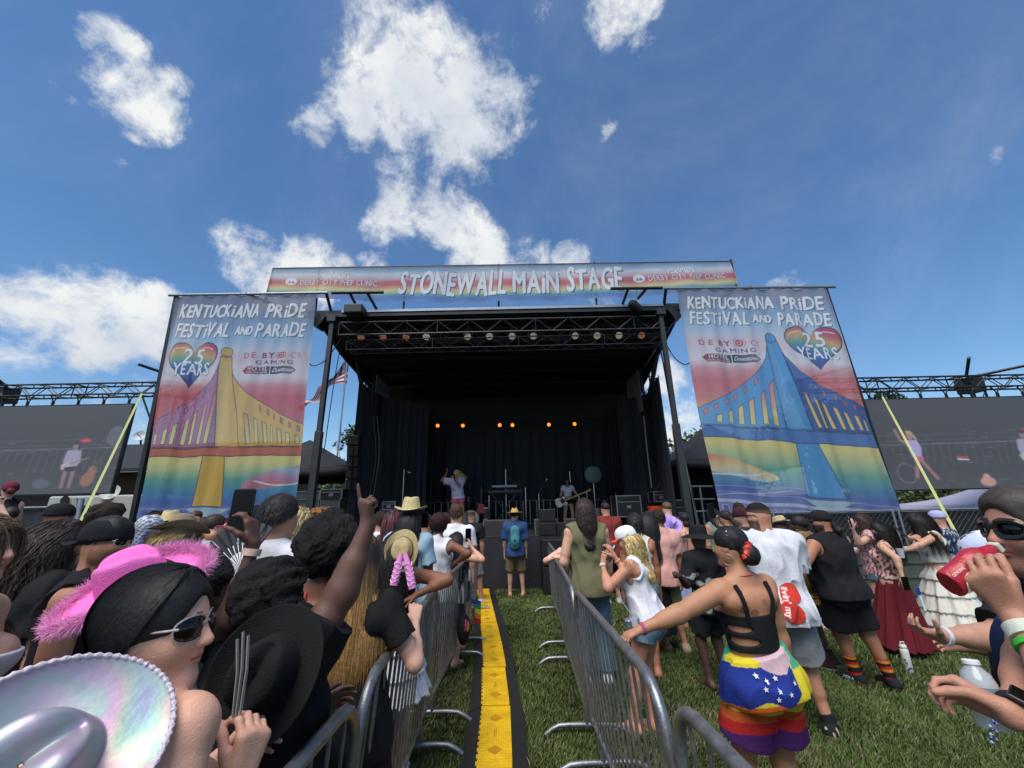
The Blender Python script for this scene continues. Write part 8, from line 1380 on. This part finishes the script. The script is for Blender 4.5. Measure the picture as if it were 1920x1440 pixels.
phone('phone filmed with by the dark red capped man', at(1334, 958, 4.5), (-.1, 0, 1), (.2, -1, 0)); phone('phone held over the left barricade by long haired woman', at(878, 1003, 5.3), (0, 0, 1), (-.2, -1, .2)); phone('phone pressed to the face of the blonde woman', at(1146, 1036, 3.78), (.5, 0, 1), (1, .3, 0)); phone('phone held upright by woman beside the right banner', at(1594, 978, 5.85), (-.1, 0, 1), (.8, -.4, 0)); phone('phone the woman in white tiered skirt looks at', at(1690, 998, 5.35), (-.6, .2, .8), (.6, -.3, .5)); phone('phone held behind the back over the red skirt', at(1698, 1094, 5.0), (0, 0, 1), (0, -1, 0), h=.14)
phone('phone raised dark among heads left of maroon hair', at(797, 975, 4.4), (0, 0, 1), (0, -1, 0))
# folded fan in the near woman's hand, open black fan
fan = thing('folded_fan', 'folded pale fan in the hand of near woman', 'hand fan', at(436, 1392, .98)); m = MB(); m.col = '#9a978f'
for k, (dx, dz) in enumerate(((0, 0), (.004, .012), (.009, .004))): a, b_ = at(437, 1345, .98) + [dx, .004 * k, 0], at(445, 1198, .98) + [dx * 2, .004 * k, dz]; m.sq(a, lerp(a, b_, .55) + [.004, 0, 0], .008, .002, (1, 0, 0)); m.sq(lerp(a, b_, .55) + [.004, 0, 0], b_, .007, .002, (1, 0, .1))
m.build('fan_leaves', M_gloss(), fan)
of = thing('open_fan', 'open black folding fan with grey segments and white print', 'hand fan', at(440, 1070, 2.2)); c = at(452, 1068, 2.15); R0 = .22; n = 13; x, z = np.array([1., 0, 0]), np.array([0, .12, 1.]); m1, m2 = MB(), MB(); m1.col = '#4a4c52'; m2.col = '#0f1013'
for i in range(n):
    a0, a1 = 3.45 - i * .19, 3.45 - (i + .8) * .19; am = (a0 + a1) / 2; D_ = lambda a, r, o=0: c + (x * math.cos(a) + z * math.sin(a)) * r + np.array([0, o, 0])
    m1.add([D_(a0, R0 * .38), D_(a0, R0, .006), D_(a1, R0, -.006), D_(a1, R0 * .38)], [(0, 1, 2, 3)]); m2.add([D_(a1 - .045, R0 * .02, -.004), D_(a1 - .045, R0 * 1.0, -.012), D_(a1 + .0, R0 * 1.0, -.012), D_(a1, R0 * .02, -.004)], [(0, 1, 2, 3)])
m1.build('fan_cloth', M_cloth(), of, solid=.001); m2.build('fan_ribs', M_gloss(), of, solid=.002); T2 = glyphs('?2', .02); T2 = T2 - T2.reshape(-1, 2).mean(0); m = MB(); m.col = '#a9abb0'; cc = c + z * R0 * .68 - x * .02; [m.add([cc + x * p[0] * .075 + z * p[1] * .09 + np.array([0, -.016, 0]) for p in t], [(0, 1, 2)]) for t in T2]; m.build('fan_print', M_cloth(), of)
# ------------------------------------------------------------------ red carton, bottles, pen, cup, camera
cb = thing('drink_carton', 'red and white drink carton held to the mouth', 'carton', at(1800, 1075, 1.1)); a, b_ = at(1790, 1088, 1.17), at(1862, 1030, 1.17); ax = unit(b_ - a); up_ = unit(np.cross(ax, [0, 1., 0])); dp = np.array([0, 1., 0.]); m = MB(); L_ = np.linalg.norm(b_ - a)
k0, k1, k2 = a - ax * .02, a + ax * (L_ * .62), a + ax * (L_ * .98); wd = .052
def carton(m, col, segs):
    m.col = col; V = [p + up_ * s1 * w * .5 + dp * s2 * w * .5 for p, w in segs for s1, s2 in ((-1, -1), (1, -1), (1, 1), (-1, 1))]; n = len(segs); F = [(i * 4 + j, i * 4 + (j + 1) % 4, (i + 1) * 4 + (j + 1) % 4, (i + 1) * 4 + j) for i in range(n - 1) for j in range(4)] + [(3, 2, 1, 0), tuple((n - 1) * 4 + j for j in range(4))]; m.add(V, F)
F_ = Field(np.minimum(k0, k2) - .1, np.maximum(k0, k2) + .1, .0028); F_.cone(k0 + ax * .012, k1 - ax * .01, .035, .036, .004, (dp, .78)); F_.cone(k1 - ax * .01, k2, .036, .015, .012, (dp, .85)); F_.cone(k0 + ax * .004, k1, .026, .028, .010, (dp, .9)); F_.clip(k0, -ax); F_.clip(k2 + ax * .005, ax); wn1, wn2 = wav(51, 6, (60, 150)), wav(52, 5, (150, 260)); F_.disp(lambda x, y, z: .0022 * np.abs(wn1(x, y, z)) + .0008 * wn2(x, y, z)); V, Q = F_.mesh(); link('carton_body', mesh_from(V, Q, np.tile(S('#a8182a'), (len(V), 1))), material('waxed_card', None, .32, bump=.25, bscale=60, spec=.5), cb)
m = MB(); carton(m, '#c9c9b8', [(k2 + ax * .0055, .026), (k2 + ax * .020, .026)]); m.build('spout', M_gloss(), cb, False, .004)
fr_ = lambda s_, h: k0 + ax * s_ + up_ * h - dp * (.78 * math.sqrt(max(.0368 ** 2 - h * h, 1e-6)) + .0022)
m = MB(); m.col = '#e2dccf'; m.add([fr_(.010, -.028), fr_(.066, -.030), fr_(.070, -.004), fr_(.062, .008), fr_(.035, .014), fr_(.014, -.004)], [(0, 1, 2, 3, 4, 5)]); m.build('label_panel', M_cloth(), cb); m = MB(); m.col = '#1c1a1a'
for t in glyphs('B&', .02): m.add([fr_(.026 + p[0] * .016, -.020 + p[1] * .018) - dp * .001 for p in t], [(0, 1, 2)])
m.build('label_letters', M_cloth(), cb); m = MB(); m.col = '#eee6dc'
for t in glyphs('GENUINE', .0, 0, 2.): m.add([fr_(.006 + p[0] * .009, .022 + p[1] * .008) - dp * .001 for p in t], [(0, 1, 2)])
m.build('brand_strip_letters', M_cloth(), cb)
WATER = material('clear_bottle', '#cfd6da', .08, alpha=.55, spec=.8, bump=.3, bscale=20)
wb = thing('water_bottle', 'crumpled clear plastic water bottle held in lower right hand', 'bottle', at(1835, 1300, 1.14)); p0, p1 = at(1868, 1368, 1.13), at(1818, 1236, 1.15); ax = unit(p1 - p0); Lb = np.linalg.norm(p1 - p0); m = MB(); m.lathe([(.001, 0), (.030, .003), (.033, .012), (.032, Lb * .2), (.030, Lb * .28), (.033, Lb * .36), (.031, Lb * .45), (.033, Lb * .55), (.032, Lb * .66), (.026, Lb * .80), (.014, Lb * .90), (.013, Lb * .93)], p0, 22, ax); m.build('bottle_shell', WATER, wb, True); m = MB(); m.lathe([(.0155, Lb * .925), (.0165, Lb * .93), (.0165, Lb * .985), (.014, Lb)], p0, 18, ax); m.build('bottle_cap', material('white_cap', '#d9dcdf', .35), wb, True)
m = MB(); m.lathe([(.0338, Lb * .34), (.0345, Lb * .35), (.0345, Lb * .60), (.0338, Lb * .61)], p0, 22, ax); m.build('bottle_label', material('pale_label', '#5f6f86', .5, alpha=.5), wb, True)
cl = thing('key_charm', 'blue and purple beaded charm dangling below the watch', 'charm', at(1862, 1385, 1.08)); m = MB(); m.col = '#4a6ad8'
for k in range(9): m.col = ['#3a4c8c', '#5a4484', '#6a8ca8'][k % 3]; m.lathe([(.001, -.004), (.004, 0), (.001, .004)], at(1862 + 7 * math.sin(k * 2), 1352 + k * 5, 1.06), 8)
m.build('beads', M_gloss(), cl, True)
sb = thing('sticker_bottle', 'white flask covered with dark stickers standing on the grass', 'bottle', gp(1706, 1262)); p = gp(1706, 1262); m = MB(); m.col = '#d3d3cc'; m.lathe([(.034, 0), (.037, .004), (.037, .20), (.034, .215), (.026, .222)], p, 24); m.build('flask', M_gloss(), sb, True); m = MB(); m.col = '#cfcfc8'; m.lathe([(.03, .222), (.031, .224), (.031, .25), (.022, .258)], p, 20); m.tube([p + [-.02, 0, .255], p + [-.018, 0, .28], p + [.018, 0, .28], p + [.02, 0, .255]], .006, 6); m.build('flask_lid', M_gloss(), sb, True); m = MB(); rr = random.Random(4)
for k in range(16):
    a, z, s_ = rr.uniform(3.4, 6.1), rr.uniform(.02, .19), rr.uniform(.006, .014); m.col = rr.choice(['#1d1f24', '#2b2c33', '#4a6a9c', '#8a8a90']); P = [p + np.array([.0375 * math.cos(a + s_ * 26 * math.cos(t) * 1.), .0375 * math.sin(a + s_ * 26 * math.cos(t)), z + s_ * math.sin(t) * (1 + .3 * math.sin(3 * t))]) for t in np.linspace(0, 6.28, 9)[:-1]]; m.add(P, [tuple(range(8))])
m.build('stickers', M_cloth(), sb)
pn = thing('pen', 'white pen with a blue cap held over the red skirt', 'pen', at(1722, 1135, 1.95)); m = MB(); m.tube([at(1735, 1145, 1.94), at(1724, 1115, 1.94)], .005, 8); m.build('pen_barrel', material('white_cap', '#d9dcdf', .35), pn, True); m = MB(); m.tube([at(1724, 1115, 1.94), at(1720, 1102, 1.94)], .0062, 8); m.build('pen_cap', material('blue_cap', '#1f3f9c', .35), pn, True)
cu_ = thing('plastic_cup', 'clear plastic cup held by woman in the white skirt', 'cup', at(1691, 1040, 5.3)); c = at(1691, 1046, 5.3); m = MB(); m.lathe([(.03, 0), (.04, .11), (.038, .11), (.028, .004)], c, 16); m.build('cup_wall', WATER, cu_, True)
cmra = thing('camera', 'black camera held up by the bald photographer', 'camera', AC.toworld(AC.WR[1])); c = AC.toworld((AC.WR[1] + AC.WR[-1]) / 2 + np.array([0, .08, .05])); m = MB(); m.cbox(c, (.14, .07, .10)); m.cbox(c + [0, 0, .06], (.05, .06, .03)); m.build('camera_body', M_black(), cmra, bevel=.006); m = MB(); m.lathe([(.035, 0), (.04, .12), (.042, .14)], c + [0, .03, 0], 18, (0, 1, .1)); m.build('camera_lens', M_black(), cmra, True)
ln = thing('long_lens', 'long black lens hanging beside the photographer', 'lens', at(888, 1040, 8.1)); m = MB(); m.lathe([(.03, 0), (.035, .1), (.035, .35), (.05, .38), (.055, .52)], at(886, 1012, 8.15), 16, (.05, 0, -1)); m.tube([at(884, 985, 8.15), at(886, 1012, 8.15)], .02, 6); m.build('lens_barrel', M_black(), ln, True)
# things hanging by the left barricade
bg_ = thing('hanging_bag', 'small black bag with a colourful patch against left barricade', 'bag', (-.60, 5.0, .5)); F_ = Field((-.75, 4.8, .2), (-.4, 5.25, .8), .01); F_.ell((-.585, 5.02, .45), (.07, .12, .16), None, .02); V, Q = F_.mesh(); C = np.tile(S('#141416'), (len(V), 1)); w1 = wav(5, 4, (30, 60))(*V.T); k = (V[:, 2] > .42) & (V[:, 0] > -.56); C[k & (w1 > .1)] = S('#b0407a'); C[k & (w1 < -.15)] = S('#d88a2c'); link('bag_body', mesh_from(V, Q, C), M_cloth(), bg_)
m = MB(); m.tube([(-.60, 4.95, .6), (-.64, 4.98, .9), (-.65, 5.02, 1.08), (-.60, 5.06, .6)], .006, 6); m.build('bag_strap', M_black(), bg_, True)
rf = thing('small_rainbow_flag', 'small rainbow flag poking through the left barricade', 'flag', (-.57, 5.9, .4)); m = MB()
for k, cc_ in enumerate(('#b8282c', '#d87a2c', '#d8c83c', '#3a8a4c', '#2c4aa0')): m.col = cc_; m.add([(-.57 + .03 * math.sin(k), 5.9 + k * .0, .30 + k * .055), (-.47, 5.95, .26 + k * .055), (-.47, 5.95, .315 + k * .055), (-.57 + .03 * math.sin(k), 5.9, .355 + k * .055)], [(0, 1, 2, 3)])
m.build('flag_cloth', M_cloth(), rf, solid=.002)
# ------------------------------------------------------------------ instruments on stage
CH = material('chrome', '#b4b7ba', .18, metal=.95); WH = material('cymbal', '#6a5c3c', .35, metal=.9)
gt = thing('electric_guitar', 'cream electric guitar with black scratchplate held by guitarist', 'guitar', at(1060, 938, 14.0)); c0, c1 = at(1052, 941, 13.95), at(1099, 922, 13.85); ax = unit(c1 - c0); n_ = np.array([0, -1., 0]); sd_ = np.cross(ax, n_); out_ = [(-.20, .0), (-.17, .13), (-.05, .16), (.03, .10), (.11, .15), (.19, .12), (.14, .05), (.15, -.06), (.20, -.10), (.12, -.14), (.02, -.10), (-.07, -.16), (-.17, -.13)]
m = MB(); m.prism([c0 + ax * a + sd_ * b_ for a, b_ in out_], n_, .045); m.build('guitar_body', material('cream_paint', '#d8d0b8', .3), gt, bevel=.008); m = MB(); m.prism([c0 + ax * a + sd_ * b_ + n_ * .048 for a, b_ in ((-.02, -.02), (.0, .08), (.11, .06), (.14, -.02), (.08, -.1), (0, -.08))], n_, .004); m.build('scratchplate', M_gloss() if 0 else material('black_plastic', '#101012', .3), gt); m = MB(); m.sq(c0 + ax * .12 + n_ * .05, c1, .045, .02, (0, 1, 0)); m.prism([c1 + ax * a + sd_ * b_ for a, b_ in ((0, -.03), (.16, -.045), (.17, .02), (.02, .03))], n_, .015); m.build('guitar_neck', material('maple', '#b98d55', .4), gt)
mi = thing('microphone', 'black microphone held by the blonde singer', 'microphone', at(851, 894, 13.1)); m = MB(); m.lathe([(.012, 0), (.016, .16), (.026, .17), (.028, .2), (.012, .225)], at(853, 903, 13.1), 14, (-.1, -.2, 1)); m.build('microphone_body', BL, mi, True)
def stand(label, px, pyb, pyt, Y, boom=None, cat='microphone stand', name='mic_stand'):
    t = thing(name, label, cat, (at(px, pyb, Y)[0], Y, SZ), 0, 'stands on the stage'); b_ = np.array([at(px, pyt, Y)[0], Y, SZ]); tp = at(px, pyt, Y); m = MB(); m.tube([b_ + [0, 0, .02], tp], .011, 6); m.build('stand_pole', CH, t, True); m = MB(); [m.tube([b_ + [0, 0, .25], b_ + [.25 * math.cos(a), .25 * math.sin(a), .0]], .01, 5) for a in (0.5, 2.6, 4.7)]; m.build('tripod_legs', CH, t, True)
    if boom: m = MB(); e = at(*boom, Y); m.tube([tp, e], .009, 6); m.lathe([(.02, 0), (.028, .05), (.015, .09)], e, 10, e - tp); m.build('boom_arm', CH if boom[0] > px else BL, t, True)
    return t
stand('tall mic stand in front of the keyboard', 985, 960, 914, 12.8, (958, 900)); stand('mic stand behind the keyboard', 948, 960, 880, 14.6, (948, 866)); stand('mic stand left of the singer', 809, 960, 884, 14.3); stand('slim silver stand at the left stage curtain', 758, 962, 880, 12.8, (764, 884)); stand('short boom stand right of the keyboard', 1010, 960, 926, 14.2, (1024, 901)); stand('overhead mic stand beside the round gong', 1068, 960, 884, 14.8)
kb = thing('keyboard', 'two tier red and silver keyboard on a black X stand', 'keyboard', at(946, 925, 14.0)); a, b_ = at(915, 922, 14), at(979, 922, 14); m = MB(); m.cbox((a + b_) / 2, (b_[0] - a[0], .35, .09)); m.build('lower_keyboard', material('dark_red', '#3a1216', .4), kb, bevel=.01); m = MB(); c = at(946, 912, 14.1); m.cbox(c, (.85, .3, .08)); m.build('upper_keyboard', material('silver_grey', '#8a8d92', .4, metal=.4), kb, bevel=.01)
m = MB(); z0 = SZ; [m.sq((a[0] + .12 + (0 if q > 0 else .85), 13.95, z0), (a[0] + .12 + (.85 if q > 0 else 0), 13.95, a[2] - .05), .04) for q in (-1, 1)]; [m.sq((x, 14.1, z0), (x, 14.1, c[2]), .03) for x in (a[0] + .05, b_[0] - .05)]; m.build('keyboard_stand', BL, kb)
def drumkit(label, cx, Y, gong=False):
    t = thing('drum_kit', label, 'drum kit', (cx, Y, SZ), 0, 'drum kits on the stage'); shell = material('drum_shell', '#3c3f46', .25, metal=.4)
    for i, (dx, dy, z, r, h, ax) in enumerate(((0, 0, .28, .28, .4, (0, -1, 0)), (-.24, .05, .72, .15, .22, (0, -.3, 1)), (.24, .05, .72, .16, .22, (0, -.3, 1)), (.5, .25, .45, .2, .35, (0, 0, 1)), (-.5, .2, .6, .18, .14, (0, -.1, 1)))):
        c = np.array([cx + dx, Y + dy, SZ + z]); m = MB(); m.lathe([(r * .98, -h / 2), (r, -h / 2), (r, h / 2), (r * .98, h / 2)], c, 22, ax); d_ = m.build('drum', shell, t, True); m = MB(); u = unit(ax); m.lathe([(r * .95, h / 2 + .002), (r * 1.04, h / 2), (r * 1.04, h / 2 + .03), (r * .95, h / 2 + .03)], c, 22, ax); m.lathe([(r * 1.04, -h / 2 - .02), (r * 1.04, -h / 2 + .01), (r, -h / 2 + .01), (r, -h / 2 - .02)], c, 22, ax); m.build('rim', CH, d_, True)
    for i, (dx, dy, z, r, tl) in enumerate(((-.65, .0, 1.05, .2, .1), (.62, .1, 1.12, .22, -.2), (-.3, .4, 1.2, .2, .2))):
        c = np.array([cx + dx, Y + dy, SZ + z]); m = MB(); m.lathe([(.01, .02), (.05, .015), (r, -.01), (r, -.013), (.05, .008), (.01, .01)], c, 24, (tl, -.25, 1)); cy_ = m.build('cymbal', WH, t, True); m = MB(); m.tube([c, [c[0], c[1], SZ + .05]], .011, 6); [m.tube([[c[0], c[1], SZ + .25], [c[0] + .22 * math.cos(a), c[1] + .22 * math.sin(a), SZ + .01]], .009, 5) for a in (0, 2.1, 4.2)]; m.build('cymbal_stand', CH, cy_, True)
    return t
drumkit('drum kit with black cymbals behind the blonde singer', at(882, 940, 14.3)[0], 14.4); drumkit('second drum kit with chrome stands right of the guitarist', at(1122, 940, 14.2)[0], 14.2)
gg = thing('round_screen', 'round translucent grey disc on a stand above the drums', 'disc', (at(1112, 960, 13.9)[0], 13.9, SZ)); c = at(1112, 890, 13.9); m = MB(); m.lathe([(.001, 0), (.27, 0), (.28, .008), (.27, .016), (.001, .016)], c, 36, (0, -1, 0)); m.build('disc', material('frosted_disc', '#6d7174', .5, alpha=.75), gg, True); m = MB(); m.tube([(c[0], 13.95, SZ), (c[0], 13.95, c[2])], .014, 6); m.build('disc_stand', CH, gg, True)
gu = thing('red_guitar', 'red guitar standing on a stand by drum kit', 'guitar', at(902, 950, 13.6)); c = at(902, 952, 13.6); m = MB(); m.prism([c + np.array([a, 0, b_]) for a, b_ in ((-.1, -.18), (.1, -.18), (.14, -.08), (.09, 0), (.11, .1), (.04, .12), (-.04, .12), (-.11, .1), (-.09, 0), (-.14, -.08))], (0, -1, 0), .05); m.build('guitar_body', material('red_paint', '#8a1620', .3), gu, bevel=.01); m = MB(); m.sq(c + [0, -.05, .1], c + [.02, -.05, .65], .045, .02); m.build('guitar_neck', material('dark_wood', '#2a1c14', .5), gu)
ot = thing('orange_bucket', 'orange plastic bucket on the stage edge', 'bucket', at(1229, 961, 9.4)); c = at(1229, 961, 9.4); m = MB(); m.lathe([(.13, -.12), (.16, .14), (.15, .14), (.12, -.1)], c, 20); m.build('bucket_wall', material('orange_plastic', '#b0401c', .4), ot, True)
# lettering on the shoe of the man with striped socks
m = MB(); m.col = '#a9dfe4'; an = BT.AN[-1]; fd = BT.fdL; sdv = unit(np.cross([0, 0, 1.], fd)); o0 = an + sdv * .030 * BT.H * 1 - np.array([0, 0, .026]) * BT.H - fd * .0
for t in glyphs('HOKA', .03): m.add([o0 + fd * (.055 * BT.H - p[0] * .030) * 1.0 * (1) + np.array([0, 0, p[1] * .035]) + sdv * .006 for p in t], [(0, 1, 2)])
m.build('shoe_lettering', M_cloth(), BT.root, local=True)
